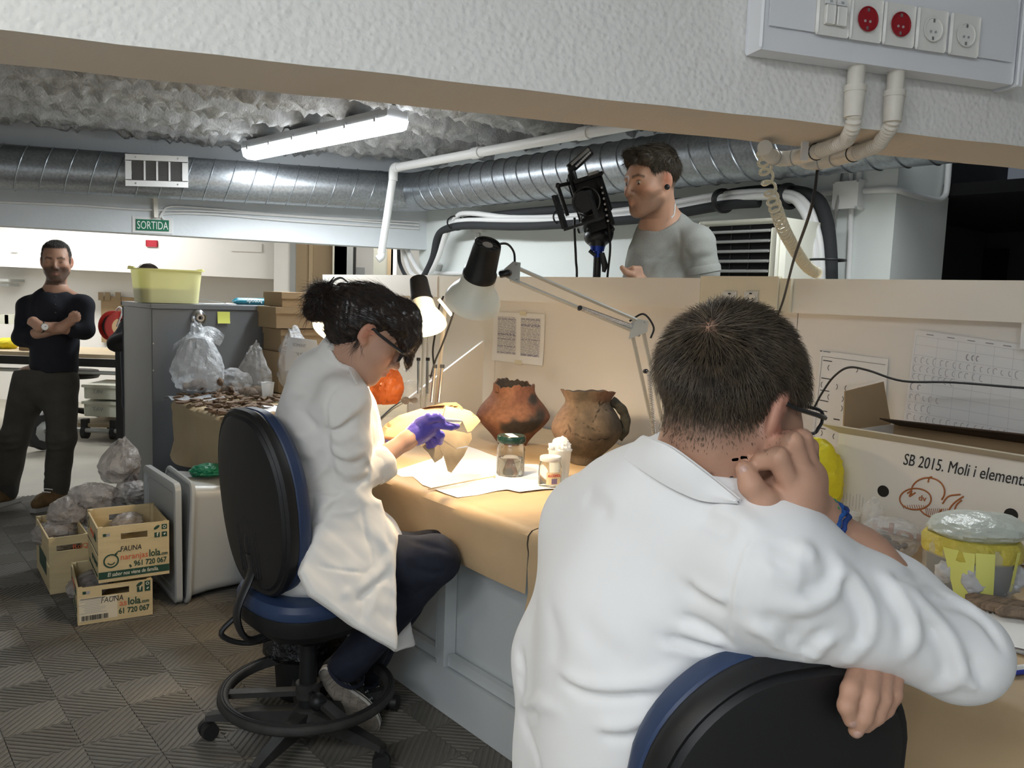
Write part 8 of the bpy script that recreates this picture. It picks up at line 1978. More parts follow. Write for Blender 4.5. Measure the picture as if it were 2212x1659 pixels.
fw_([(760,1285),(790,1260),(830,1225),(848,1190)],.012,.008); fw_([(770,1300),(800,1275),(838,1240)],.010,-.007); fw_([(800,1330),(812,1290),(815,1250)],.010,.006); fw_([(780,1345),(785,1310),(783,1280)],.008,-.005)
fw_([(836,1395),(842,1300),(840,1200),(828,1110)],.005,-.003); fw_([(870,1385),(872,1330),(866,1280)],.008,-.005); fw_([(735,1290),(760,1270),(775,1240)],.010,.005)
fw_([(590,900),(610,960),(640,1010)],.02,-.005); fw_([(600,850),(640,860),(680,900)],.02,.004); fw_([(820,1150),(842,1200),(848,1260)],.012,.006)
o = rel(sdf_mesh('lab_coat',ct,0.0048,mat('lab_coat_cream',(.80,.78,.745),rough=.85,sheen=.15),None),wo); o['label'] = 'creased white lab coat with a patch pocket'
m_cc = MATS['lab_coat_cream']
# rolled cuff, collar, hem tag
cd_ = nrm(wrR-elR); u,v,_ = basis(cd_); cc_ = q3(826,998,2.445)
prof = [(.046,-.035),(.053,-.038),(.056,-.015),(.055,.010),(.050,.016),(.040,.014),(.038,-.01)]
rel(MB().lathe(prof,cc_,cd_,30,caps=False,fn=lambda t,z: 1+.05*math.sin(3*t+1)+.03*math.sin(7*t)).build('rolled_cuff',m_cc),wo)
def on_f(pts,lift):
    out = []
    for x,y,Yd in pts:
        h = hit(cb_,x,y,tmax=3,t0=1.5); p = q3(x,y,Yd)
        if h is not None and h[1] < Yd+.08: p = h
        out.append(p-nrm(ray(x,y))*lift)
    return out
rel(shell('collar',on_f([(707,722,2.45),(735,726,2.42),(755,745,2.40),(770,775,2.38),(783,812,2.38)],.026),on_f([(688,745,2.47),(715,752,2.42),(738,770,2.39),(756,800,2.37),(772,830,2.37)],.014),.006,m_cc,None,30,6,.004),wo)
# hair: cap swept back to a bun, long fringe
m_hairb = mat('hair_black',(0.012,0.008,0.007),rough=0.30,var=.4,vscale=70,color2=(.03,.018,.013),spec=.6)
m_hairr = mat('hair_backlit',(0.10,0.030,0.014),rough=0.35)
hp_ = [Fw.ell((0,-.022,.036),(.088,.106,.090),.01),Fw.ell((0,-.055,-.015),(.070,.070,.070),.03),Fw.rc((0,.05,.095),(0,.098,.052),.040,.034,.03),Fw.rc((.025,.07,.085),(.045,.098,.028),.030,.022,.03),Fw.rc((-.025,.07,.085),(-.045,.098,.028),.030,.022,.03),
       Fw.rc((.058,.045,.07),(.064,.062,.035),.022,.014,.03),
       Fw.ell((0,.092,-.060),(.064,.052,.064),.012,'s'),Fw.ell((.090,.060,-.018),(.047,.052,.056),.012,'s'),Fw.ell((-.090,.060,-.018),(.047,.052,.056),.012,'s'),Fw.ell((.092,-.004,-.012),(.022,.023,.036),.008,'s'),
       Fw.rc((.030,.100,.052),(.022,.128,-.010),.020,.007,.02),Fw.rc((-.02,.104,.045),(-.004,.132,-.006),.020,.008,.02),Fw.rc((.004,.10,.05),(.006,.138,-.020),.017,.006,.02)]
bun = q3(704,652,2.43)
hp_ += [ell(bun,(.050,.052,.046),Fw.X,Fw.Y,Fw.Z,.02),rc(bun,Fw.p(0,-.09,.03),.040,.055,.03),ell(bun-_R*.035-_U*.030,(.030,.03,.028),k=.02),noisef(.0022,150,3)]
for s in (1,):
    for t in np.linspace(-.6,.9,9):
        hp_.append(fold(bez([Fw.p(.05+.02*math.cos(t*2),.085-.05*t*0,.05-.02*t),Fw.p(.088,.02,.045+.03*t),Fw.p(.08,-.05,.03+.025*t),Fw.p(.03,-.10,.03+.01*t)],12),.006,.0022))
hm = rel(sdf_mesh('hair',hp_,.0038,m_hairb,None),wo)
g = np.random.default_rng(8)
P,Nn,wt = scatter(hm,lambda P: ((P-bun)**2).sum(1) > .055**2,5000,5)
q = Fw.l(P); tgt = bun-P; frn = sst(q[:,1],.055,.09)[:,None]
D = (nrm(Fw.d(0,.3,-1))*frn*1.0)+(1-frn)*tgt/np.linalg.norm(tgt,axis=1)[:,None]+g.normal(size=P.shape)*.05
rel(strands('hair_strands',P,D,Nn,g.uniform(.025,.055,len(P))*(1-.6*frn[:,0]),np.full(len(P),.0006),m_hairb,None,lift=.02,curl=.06,seed=2),wo)
P,Nn,wt = scatter(hm,lambda P: ((P-bun)**2).sum(1) < .062**2,1300,6)
D = np.cross(Nn,nrm(_f)+g.normal(size=P.shape)*.4)+g.normal(size=P.shape)*.3
rel(strands('bun_strands',P,D,Nn,g.uniform(.03,.06,len(P)),np.full(len(P),.0008),m_hairb,None,lift=.10,curl=.5,seed=3),wo)
n_ = 130; a = g.uniform(math.pi*.55,math.pi*1.25,n_); P = bun+np.array([_R*math.cos(t)+_U*math.sin(t) for t in a])*.036+g.normal(size=(n_,3))*.012
D = np.array([_R*math.cos(t+.5)+_U*(math.sin(t+.5)*.4-.6) for t in a])+g.normal(size=(n_,3))*.25; Nn = D/np.linalg.norm(D,axis=1)[:,None]*.3+g.normal(size=(n_,3)); Nn /= np.linalg.norm(Nn,axis=1)[:,None]
rel(strands('loose_strands',P,D,Nn,g.uniform(.04,.085,n_),np.full(n_,.0007),m_hairr,None,lift=.2,droop=.9,curl=1.0,K=6,seed=4),wo)
for pts in ([(712,640),(716,612),(735,600),(752,610)],[(718,645),(728,618),(742,612),(757,620),(768,612)],[(700,635),(690,640),(678,628),(668,640)],[(715,640),(708,618),(722,598)],[(688,660),(672,668),(668,690)]):
    rel(MB().tube(bez([q3(x,y,2.42) for x,y in pts],14),[.005*(1-i/20) for i in range(len(bez([q3(x,y,2.42) for x,y in pts],14)))],6).build('hair_wisp',m_hairb),wo)
n_ = 40; P = np.array([Fw.p(.070+g.normal()*.004,-.02+g.normal()*.012,-.03+g.normal()*.01) for _ in range(n_)]); D = np.tile(Fw.d(0,.1,-1),(n_,1))+g.normal(size=(n_,3))*.2; Nn = np.tile(Fw.X,(n_,1))
rel(strands('nape_strands',P,D,Nn,g.uniform(.03,.07,n_),np.full(n_,.0005),m_hairb,None,lift=.1,curl=.5,seed=9),wo)
sp = thing('spectacles','black framed spectacles on the face of the woman','glasses',loc=Fw.p(0,.1,0))
for b_ in spectacles(Fw,[],y0=.106,z0=-.008,w=.050,h=.036,fr=.0034): rel(b_.build('frame',m_frame),sp)
# pale pottery fragment pieced together from sherds
fr = thing('pottery_fragment','large pale curved pottery fragment pieced together from sherds, held in the gloved hands','pottery',loc=q3(930,940,2.62))
m_frag = mat('pale_clay',(0.60,0.455,0.265),rough=0.8,var=0.22,vscale=7,bump=.25,bscale=60,bdist=.004,color2=(.52,.33,.20)); m_frag2 = mat('pale_clay_grey',(0.47,0.375,0.24),rough=0.8,var=0.3,vscale=9,bump=.25,bscale=60,bdist=.004,color2=(.30,.24,.16))
ax_ = nrm(q3(1000,890,2.68)-q3(860,940,2.60))
surf = [ell(q3(935,985,2.70),(.235,.145,.150),ax_,nrm(np.cross(UP,ax_)),UP),noisef(.002,20,2)]
surf = [ell(q3(930,972,2.72),(.20,.13,.138),ax_,nrm(np.cross(np.cross(ax_,[0,1,0]),ax_)),nrm(np.cross(ax_,[0,1,0])))]
pcs = [([(818,938),(832,916),(862,897),(910,882),(958,870),(962,878),(955,905),(940,925),(905,946),(870,946),(822,943)],m_frag),
       ([(958,870),(985,869),(997,878),(1003,886),(1000,908),(985,930),(956,906),(962,880)],m_frag),([(1001,883),(1016,888),(1032,901),(1038,910),(1024,918),(1018,932),(1010,934),(998,908)],m_frag),
       ([(957,908),(985,931),(1010,936),(1018,934),(1020,948),(1012,962),(985,968),(955,948),(942,927)],m_frag2),([(953,950),(984,970),(1011,966),(1002,985),(975,1022),(967,1018),(958,985),(950,968)],m_frag2),
       ([(906,950),(938,930),(953,948),(949,968),(957,985),(955,990),(939,1000),(925,978),(908,962)],m_frag2)]
for poly,m in pcs:
    x0 = sum(p[0] for p in poly)/len(poly); y0 = sum(p[1] for p in poly)/len(poly)
    shell_piece('sherd',[(x0+(x-x0)*.992,y0+(y-y0)*.992) for x,y in poly],surf,.009,m,fr,4)
rel(MB().tube(bez([q3(822,944,2.60),q3(860,949,2.585),q3(905,950,2.585)],10),.006,8).build('rim_edge',mat('clay_edge',(.35,.17,.09),rough=.85,var=.3,vscale=30)),fr)
tl = thing('spatula','slim white spatula held in the purple gloved hand','tool',loc=q3(970,909,2.53))
rel(MB().tube([q3(938,905,2.525),q3(975,908,2.53),q3(992,909,2.535),q3(1000,910,2.537)],[.006,.006,.0045,.0015],10,sq=.45).build('blade',m_pvc),tl)
# ------------------------------------------------------------------ the cameraman, the man with crossed arms and two people mostly hidden
def short_hair(F,body,hl,n,L,m,par,seed,top_dir=(0,1,.2),w=.0008,mat_cap=None,cap=None):
    P,Nn,wt = scatter(body,lambda P: np.clip(hl(*F.l(P).T)-.1,0,1)*(np.abs(F.l(P)) < .16).all(1),n,seed)
    g = np.random.default_rng(seed); q = F.l(P); up_ = sst(q[:,2],.03,.07)[:,None]
    D = F.d(0,-.3,-1)*(1-up_)+F.d(*top_dir)*up_+g.normal(size=P.shape)*.22
    return rel(strands('hair',P,D,Nn,(L*(.5+.6*up_[:,0]))*g.uniform(.7,1.2,n),np.full(n,w),m,None,lift=.55,curl=.3,seed=seed),par)
def trunk(pts,rr,k=.04): return chain([q3(*p) for p in pts],rr,k)
# --- cameraman
YC = 3.86; sc_ = 1.25
pc = thing('person','man in a grey T-shirt standing behind the partition beside the film camera','person',loc=arr(.75,YC,0))
Fc = Fr((0,0,0),-122,10,0,sc_); Fc.o = q3(1443,388,YC-.10)-(Fc.p(-.080,-.010,-.008)-Fc.o)
lsh,rsh = q3(1502,528,YC-.02),q3(1405,520,YC+.28)
sk = head_prims(Fc,nose=1.05,smile=.6,jaw=1.03)
nb = q3(1432,505,YC+.10)
sk += [rc(Fc.p(0,-.03,-.05),nb,.068,.082,.04),rc(nb,q3(1450,660,YC+.12),.12,.16,.05),rc(q3(1450,660,YC+.12),q3(1450,900,YC+.12),.16,.17,.05),rc(nb,lsh,.06,.06,.04),rc(nb,rsh,.06,.06,.04),
       rc(lsh,q3(1515,650,YC-.02),.062,.052,.03),rc(q3(1515,650,YC-.02),q3(1395,625,YC-.06),.05,.038,.03),rc(rsh,q3(1390,650,YC+.3),.06,.05,.03),rc(q3(1390,650,YC+.3),q3(1350,640,YC+.1),.05,.04,.03)]
hb = q3(1376,604,YC-.06)
sk += [rc(q3(1395,625,YC-.06),hb,.036,.040,.02)]
for i,(x,y) in enumerate(((1362,581),(1364,589),(1366,597),(1370,604))):
    sk += finger([q3(x+20,y-1,YC-.10),q3(x+6,y-1,YC-.12),q3(x-6,y+3,YC-.10),q3(x-2,y+8,YC-.07)],.0125,.0105,.006)
sk += finger([q3(1366,594,YC-.13),q3(1352,588,YC-.13),q3(1343,578,YC-.12)],.016,.0115)
legs = [(1430,900),(1470,900)]
for dx in (-.12,.12):
    h_ = arr(q3(1450,900,YC+.12)[0]+dx,YC+.12,.95); sk += [rc(h_,h_+arr(0,-.02,-.45),.10,.07,.04),rc(h_+arr(0,-.02,-.45),arr(h_[0],h_[1],.09),.068,.05,.03),rc(arr(h_[0],h_[1]+.04,.05),arr(h_[0]-.02,h_[1]-.16,.04),.048,.038,.03)]
def hl_c(x,y,z):
    w = sst(z-.25*(y+.02),-.045,-.02)*sst(.068-y+z*.25,0,.02)
    w = np.where(y > -.02,np.minimum(w,np.maximum(sst(z,.052,.066),sst(-y,-.012,.004)*sst(z,-.03,-.02))),w)
    e = np.exp(-(((np.abs(x)-.082)/.014)**2+((y+.006)/.024)**2+((z+.008)/.036)**2)); return w*(1-np.clip(e*2.2,0,1))
hcc = (.040,.031,.022)
bodyc = rel(sdf_mesh('body',sk,.0068,m_skin,None,lambda P: skin_col(Fc,P,(.53,.31,.21),hair=(.06,.045,.03),stubble=.55,hairline=hl_c,seed=8,lips=(.40,.17,.13)),hi=None),pc)
m_hairc = mat('hair_brown',(.045,.034,.022),rough=.5,var=.4,vscale=50,color2=(.09,.07,.045))
hc_ = [Fc.ell((0,-.020,.040),(.084,.102,.083),.01),Fc.rc((-.04,.060,.086),(.03,.066,.086),.020,.020,.03),Fc.rc((.02,.07,.092),(-.03,.098,.070),.017,.010,.02),Fc.ell((0,.10,-.02),(.10,.09,.083),.012,'s'),bx(Fc.p(0,0,-.10),(.2*sc_,.2*sc_,.075*sc_),Fc.X,Fc.Y,Fc.Z,0,.03,'s'),Fc.ell((-.088,.01,-.02),(.03,.034,.045),.012,'s'),Fc.ell((.088,.01,-.02),(.03,.034,.045),.012,'s'),noisef(.004,60,5)]
hmc = rel(sdf_mesh('hair',hc_,.006,m_hairc,None),pc)
P,Nn,wt = scatter(hmc,lambda P: np.ones(len(P)),7000,3); g = np.random.default_rng(3); q = Fc.l(P); u_ = sst(q[:,2],.04,.085)[:,None]
D = Fc.d(0,-.25,-1)*(1-u_)+Fc.d(-.3,1,.1)*u_+g.normal(size=P.shape)*.2
rel(strands('hair_strands',P,D,Nn,g.uniform(.02,.04,len(P)),np.full(len(P),.0008),m_hairc,None,lift=.22,curl=.2,seed=3),pc)
m_tee = mat('grey_jersey',(.36,.37,.345),rough=.9,var=.12,vscale=200,bump=.08,bscale=500,bdist=.001)
ts = [rc(q3(1436,520,YC+.11),q3(1446,660,YC+.12),.145,.175,.06),rc(q3(1446,660,YC+.12),q3(1450,860,YC+.12),.175,.18,.06),rc(q3(1435,505,YC+.10),lsh,.085,.085,.05),rc(q3(1430,500,YC+.11),rsh,.085,.08,.05),rc(q3(1400,560,YC+.08),q3(1392,640,YC+.08),.10,.12,.06),
      rc(lsh,q3(1517,592,YC-.02),.085,.080,.03),rc(rsh,q3(1392,590,YC+.3),.08,.075,.03),rc(nb,Fc.p(0,-.01,-.07),.083,.10,.012,'s'),
      bx(q3(1517,592,YC-.02)-UP*.135,(.14,.14,.075),arr(1,0,0),arr(0,1,0),UP,0,.004,'s') if False else noisef(.002,30,4)]
dl = nrm(q3(1518,640,YC-.02)-lsh)
ts_arm = q3(1516,588,YC-.02)
tb = list(ts)
def fc(pts,r,a):
    h = hits(tb,pts,tmax=6,t0=2.5)
    if len(h) > 1: ts.append(fold(bez(h,12) if len(h) > 2 else h,r,a))
fc([(1465,490),(1470,520),(1468,560),(1475,590)],.008,-.006); fc([(1455,545),(1430,565),(1410,590)],.014,.010); fc([(1462,556),(1440,580),(1425,598)],.012,-.009); fc([(1450,535),(1425,550),(1400,562)],.012,-.007); fc([(1395,560),(1420,558),(1450,562)],.006,-.005); fc([(1480,560),(1500,545),(1530,535)],.014,.006); fc([(1485,575),(1510,560),(1540,552)],.012,-.006); fc([(1480,540),(1490,560),(1488,590)],.012,-.007)
st_ = sdf_mesh('tee_shirt',ts,.0075,m_tee,None); rel(st_,pc); st_['label'] = 'grey jersey T-shirt with turned-up sleeves'
rel(MB().lathe([(.060,-.01),(.083,-.012),(.087,.0),(.086,.022),(.080,.026)],q3(1515,580,YC-.02),dl,26,caps=False).build('sleeve_hem',m_tee),pc)
rel(sdf_mesh('trousers',[rc(arr(q3(1450,900,YC)[0]+dx*.9,YC+.12,.98),arr(q3(1450,900,YC)[0]+dx,YC+.10,.5),.13,.095,.04) for dx in (-.12,.12)]+[rc(arr(q3(1450,900,YC)[0]+dx,YC+.10,.5),arr(q3(1450,900,YC)[0]+dx,YC+.12,.12),.092,.075,.03) for dx in (-.12,.12)],.012,m_jean,None),pc)
rel(MB().sphere(q3(1441,404,YC-.135),.0125,12,8).build('ear_stud',m_blk),pc)
rel(MB().tube(bez([q3(1458,440,YC-.06),q3(1456,462,YC-.05),q3(1450,470,YC-.05)],10),.004,6).build('neck_cord',m_lace),pc)
# --- film camera on its support
fcT = thing('film_camera','black film camera with lens and cage handle on a stand with a blue collar','camera',loc=arr(q3(1292,600,4.1)[0],4.1,0))
m_cam = mat('camera_black',(.010,.010,.011),rough=.38,bump=.15,bscale=120,bdist=.002); m_blue = mat('anodised_blue',(.02,.05,.32),rough=.3,metal=.7); m_cfl = mat('lens_front',(.10,.05,.035),rough=.04,coat=1)
YK = 4.10; K = lambda x,y,d=0: q3(x,y,YK+d)
ca = R_(-20); CX_ = nrm(_R*math.cos(ca)-_U*math.sin(ca)*-1*-1); CX_ = nrm(_R*.93+_U*-.30*-.0+_U*-.10); CZ_ = nrm(_U*.94-_R*.30); CX_ = nrm(CX_-CZ_*(CX_@CZ_)); CY_ = np.cross(CZ_,CX_)
mm_ = px(1,YK)
def kb(nm,c,w,h,d,m=m_cam,bev=.006,X=None,Z=None,dep=0):
    X = CX_ if X is None else X; Z = CZ_ if Z is None else Z
    return rel(MB().box(K(c[0],c[1],dep),(w*mm_,d,h*mm_),X,np.cross(Z,X),Z,bev=bev).build(nm,m,None,False),fcT)
kb('camera_body',(1276,432),62,84,.22,dep=.06)
kb('cage_side',(1306,442),10,100,.12,dep=-.02); kb('cage_top',(1268,392),66,8,.18,dep=.02); kb('cage_side',(1242,425),8,92,.10,dep=.0)
for i in range(7): rel(MB().lathe([(.006,0),(.006,.004),(.003,.005)],K(1300+i*2.2,405+i*12,-.085),-_f,8).build('cage_bolt',m_steel),fcT)
kb('top_plate',(1279,381),26,6,.14,m=mat('plate_metal',(.35,.36,.37),rough=.3,metal=.8),dep=-.03)
hz = nrm(K(1272,328)-K(1232,366)); hx = nrm(np.cross(np.cross(hz,_f),hz))
rel(MB().tube([K(1230,366),K(1276,326)],11*mm_,12).build('handle_grip',m_cam),fcT)
rel(MB().tube([K(1234,356,-.03),K(1272,322,-.03)],3.5*mm_,8).build('handle_rail',m_steel),fcT)
for t in np.linspace(.15,.95,9): rel(MB().tube([K(1240+36*t,364-36*t,-.055),K(1240+36*t,364-36*t,-.045)],.006,8).build('grip_hole',m_grey),fcT)
rel(MB().tube([K(1233,362),K(1243,398)],8*mm_,10).build('handle_post',m_cam),fcT)
rel(MB().tube([K(1204,402,-.02),K(1240,394)],4.2*mm_,8).build('side_bracket',m_cam),fcT)
rel(MB().tube([K(1206,404,-.03),K(1226,466,-.05)],4.0*mm_,10).build('side_rod',m_cam),fcT)
rel(MB().sphere(K(1205,401,-.03),6*mm_,12,8).build('rod_knob',m_cam),fcT)
la = nrm(-_f*.93-_R*.28-_U*.22)
lc_ = K(1271,435,-.06)
rel(MB().lathe([(.062,0),(.064,.03),(.060,.05),(.050,.07),(.048,.10),(.048,.12)],lc_,la,30).build('lens_barrel',m_cam),fcT)
rel(MB().lathe([(.0665,.0),(.0675,.012),(.0665,.024)],lc_+la*.045,la,30,caps=False).build('lens_ring',mat('lens_silver',(.7,.7,.66),rough=.3,metal=.5)),fcT)
rel(MB().lathe([(.050,-.002),(.050,.004),(.042,.004),(.040,-.02),(.038,-.03)],lc_+la*.122,la,30,caps=False).build('lens_hood',m_cam),fcT)
rel(MB().sphere(lc_+la*.095,(.040,.040,.018),20,10,*basis(la)).build('lens_glass',m_cfl),fcT)
mz = nrm(CZ_); mc = lc_+la*.15-_R*.02-_U*.02
rel(MB().box(mc-CX_*.085,(.012,.08,.16),CX_,la,CZ_).build('matte_box_flag',m_cam,None,False),fcT); rel(MB().box(mc+CX_*.07-CZ_*.02,(.012,.07,.15),CX_,la,CZ_).build('matte_box_flag',m_cam,None,False),fcT); rel(MB().box(mc-CZ_*.085,(.17,.08,.012),CX_,la,CZ_).build('matte_box_floor',m_cam,None,False),fcT)
kb('base_plate',(1277,482),52,14,.24,dep=.02); kb('tilt_bracket',(1288,494),44,20,.16,dep=.03)
rel(MB().sphere(K(1291,512,.02),(30*mm_,.07,22*mm_),20,14,_R,_f,_U).build('fluid_head',m_cam),fcT)
rel(MB().sphere(K(1316,498,.0),(10*mm_,.03,26*mm_),14,10,_R,_f,_U).build('side_housing',m_cam),fcT)
def cyl(nm,y0,y1,r0,r1,m,x=1291): return rel(MB().tube([np.array([K(x,y0)[0],YK,K(x,y0)[2]]),np.array([K(x,y0)[0],YK,K(x,y1)[2]])],[r0*mm_,r1*mm_],24).build(nm,m),fcT)
cyl('pan_base',512,532,19,17.5,m_cam); cyl('blue_collar',532,543,16,14,m_blue); cyl('blue_collar_lower',543,556,9.5,9.5,m_blue,1292)
cb = np.array([K(1291,550)[0],YK,K(1291,552)[2]])
rel(MB().tube([cb,arr(cb[0],YK,.45)],8.5*mm_,16).build('stand_tube',m_cam),fcT)
for k_ in range(3):
    a = R_(30+120*k_); rel(MB().tube([arr(cb[0],YK,.62),arr(cb[0]+.26*math.cos(a),YK+.26*math.sin(a),.012)],.014,10).build('stand_leg',m_cam),fcT)
rel(MB().tube([K(1300,546,-.03),K(1307,575,-.03),K(1304,588,-.03)],[.012,.016,.008],8,sq=.5).build('clamp_lever',m_cam),fcT); rel(MB().tube([K(1286,552,-.03),K(1273,541,-.03)],.009,8).build('clamp_tab',m_cam),fcT)
rel(MB().sphere(K(1322,495,-.02),6*mm_,10,8).build('pan_knob',m_cam),fcT)
tag(MB().tube(bez([K(1241,470,-.02),K(1241,500,-.02),K(1244,560,-.01),K(1245,640,0),arr(K(1245,640)[0],YK,.5),arr(K(1245,640)[0]+.05,YK+.05,.01)],30),2.6*mm_,8).build('camera_cable',m_blk),'thick black cable hanging from the left side of the film camera','cable')
tag(MB().tube(bez([K(1314,470,-.05),K(1316,500,-.05),K(1318,540,-.03),K(1312,600,-.02),K(1310,660,0),arr(K(1310,640)[0],YK,.5),arr(K(1310,640)[0]+.05,YK+.08,.01)],30),2.4*mm_,8).build('camera_cable',m_blk),'black cable hanging on the right side of the camera stand','cable')
# --- man with crossed arms
YM = 4.95
pm = thing('person','bearded man in a dark navy top and grey trousers standing with arms crossed','person',loc=arr(-2.88,YM,0))
Fk = Fr(q3(122,563,YM),157,3,2,1.0); cx = Fk.o
sk = head_prims(Fk,closed=True,jaw=1.04)
nb = q3(120,625,YM+.03)
sh1,sh2 = q3(60,662,YM+.02),q3(181,660,YM+.02); e1,e2 = q3(50,728,YM-.02),q3(182,712,YM-.02)
w1,w2 = q3(132,708,YM-.17),q3(86,706,YM-.22)
sk += [rc(Fk.p(0,-.03,-.05),nb,.052,.058,.03),rc(nb-UP*.08,q3(118,760,YM+.04),.08,.09,.05),rc(nb,sh1,.045,.045,.03),rc(nb,sh2,.045,.045,.03),rc(sh1,e1,.048,.042,.03),rc(sh2,e2,.048,.042,.03),rc(e1,w1,.040,.028,.02),rc(e2,w2,.040,.028,.02)]
sk += [rc(w2,q3(72,695,YM-.21),.027,.030,.02)]+finger([q3(70,692,YM-.21),q3(63,698,YM-.19)],.014,.012)
sk += [rc(w1,q3(152,694,YM-.16),.027,.028,.02)]
for i,(x,y) in enumerate(((165,674),(170,677),(172,682),(172,688))): sk += finger([q3(154+i*2,688+i*2,YM-.17),q3(x-4,y+4,YM-.17),q3(x,y,YM-.155)],.0105,.0085)
sk += finger([q3(150,690,YM-.18),q3(153,680,YM-.185),q3(159,674,YM-.18)],.012,.009)
hip = q3(98,820,YM+.03); k1,k2 = q3(32,945,YM-.02),q3(133,945,YM-.02); a1,a2 = q3(12,1060,YM+.0),q3(122,1055,YM+.02)
sk += [rc(q3(118,760,YM+.04),hip,.09,.11,.04),rc(hip-_R*.09,k1,.085,.058,.03),rc(hip+_R*.09,k2,.085,.058,.03),rc(k1,a1,.055,.04,.03),rc(k2,a2,.055,.04,.03)]
def hl_k(x,y,z):
    w = sst(z-.25*(y+.02),-.055,-.03)
    w = np.where(y > .0,np.minimum(w,np.maximum(sst(z+ .5*np.abs(x)*0,.066,.080),sst(np.abs(x),.058,.068)*sst(z,-.03,-.01)*sst(-y,-.045,-.02))),w)
    e = np.exp(-(((np.abs(x)-.082)/.014)**2+((y+.006)/.024)**2+((z+.008)/.036)**2)); return w*(1-np.clip(e*2.2,0,1))
bk = rel(sdf_mesh('body',sk,.0055,m_skin,None,lambda P: skin_col(Fk,P,(.46,.27,.19),hair=(.028,.022,.019),beard=.85,hairline=hl_k,open_eyes=False,seed=9)),pm)
m_hairk = mat('hair_greying',(.035,.03,.027),rough=.5,var=.4,vscale=80,color2=(.10,.095,.09))
short_hair(Fk,bk,hl_k,5000,.024,m_hairk,pm,4,(0,-.3,1),.0011)
m_navy = mat('navy_jersey',(.010,.012,.020),rough=.9,bump=.1,bscale=200,bdist=.002)
tp = [rc(q3(119,668,YM+.03),q3(117,790,YM+.03),.135,.130,.06),ell(q3(119,690,YM+.03),(.150,.095,.14),_R,_f,_U,.04),rc(nb-UP*.05,sh1,.058,.054,.05),rc(nb-UP*.05,sh2,.058,.054,.05),rc(sh1,e1,.058,.055,.03),rc(sh2,e2,.058,.055,.03),rc(e1,q3(66,728,YM-.06),.060,.052,.02),rc(e2,q3(160,713,YM-.07),.058,.050,.02),
      ell(q3(118,606,YM-.02),(.092,.085,.075),_R,_f,_U,.012,'s'),bx(q3(117,806,YM)-UP*.10,(.3,.3,.1),_R,_f,_U,0,.006,'s'),noisef(.003,24,3)]
o = rel(sdf_mesh('henley_top',tp,.007,m_navy,None),pm); o['label'] = 'dark navy henley top with pushed-up sleeves'
for y in (640,658,676): rel(MB().sphere(Pl(119,y,-_f,float(-_f@q3(119,y,YM-.115))),.006,8,6).build('button',m_blk),pm)
m_chino = mat('grey_trousers',(.060,.058,.050),rough=.9,bump=.2,bscale=60,bdist=.004,var=.2,vscale=12)
tr_ = [rc(hip+UP*.03,hip-UP*.03,.145,.14,.05),rc(hip-_R*.08,k1,.105,.080,.04),rc(hip+_R*.085,k2,.105,.080,.04),rc(k1,a1,.078,.066,.03),rc(k2,a2,.078,.066,.03),bx(q3(117,800,YM)+UP*.10,(.3,.3,.1),_R,_f,_U,0,.006,'s'),noisef(.004,26,8)]
for k_ in (k1,k2):
    for i in range(3): tr_.append(fold([k_-_R*.07-_f*.06+UP*(.03-.045*i),k_-_f*.085+UP*(.02-.045*i),k_+_R*.07-_f*.06+UP*(.035-.045*i)],.012,.007))
for a_ in (a1,a2):
    for i in range(2): tr_.append(fold([a_-_R*.06-_f*.05+UP*(.10-.045*i),a_-_f*.075+UP*(.085-.045*i),a_+_R*.06-_f*.05+UP*(.10-.045*i)],.011,.007))
rel(sdf_mesh('trousers',tr_,.0075,m_chino,None),pm)
m_boot = mat('tan_suede',(.16,.095,.038),rough=.85,var=.3,vscale=30); m_bsole = mat('boot_sole',(.30,.29,.27),rough=.8)
for a_,d in ((a1,arr(-.25,-1,0)),(a2,arr(-.12,-1,0))):
    d = nrm(d); f0_ = arr(a_[0],a_[1],0)
    b_ = sdf_mesh('boot',[rc(f0_+UP*.16,f0_+UP*.06,.052,.05,.02),rc(f0_+UP*.062-d*.02,f0_+UP*.05+d*.12,.048,.042,.03),rc(f0_+UP*.05+d*.12,f0_+UP*.045+d*.17,.043,.036,.03),bx(f0_-UP*.078,(.3,.3,.1),arr(1,0,0),arr(0,1,0),UP,0,.004,'s')],.006,m_boot,None); rel(b_,pm)
    s_ = MB().prism([(-.075,-.042),(.06,-.052),(.15,-.05),(.21,-.02),(.21,.02),(.15,.05),(.06,.052),(-.075,.042)],.024,f0_+UP*.001,d,np.cross(UP,d),UP).build('boot_sole',m_bsole,None,False); s_.parent = b_
    for i in range(4): p0 = f0_+d*(.055+.018*i)+UP*(.125-.014*i); l_ = MB().tube(bez([p0+np.cross(UP,d)*.028,p0+d*.014+UP*.006,p0-np.cross(UP,d)*.028],8),.003,5).build('lace',m_lace); l_.parent = b_
ws = thing('wrist_watch','round white faced wristwatch on the crossed arm of the bearded man','watch',loc=q3(88,706,YM-.25))
wa = nrm(w2-e2); wn = nrm(-_f-wa*(-_f@wa))
rel(MB().tube([w2-wa*.012+(basis(wa)[0]*math.cos(a)+basis(wa)[1]*math.sin(a))*.0305 for a in np.linspace(0,6.283,30,endpoint=False)],.005,6,closed=True).build('strap',m_blk),ws)
rel(MB().lathe([(.021,0),(.022,.004),(.0205,.008),(.019,.0065),(.0001,.0065)],w2-wa*.012+wn*.028,wn,26,caps=False).build('case',m_chrome),ws); rel(MB().lathe([(.018,0),(.018,.0012),(.0001,.0012)],w2-wa*.012+wn*.034,wn,24).build('dial',m_paper),ws)
for a,l in ((.6,.009),(2.2,.013)): rel(MB().tube([w2-wa*.012+wn*.036,w2-wa*.012+wn*.036+(_R*math.cos(a)+_U*math.sin(a))*l],.0011,4).build('hand',m_blk),ws)
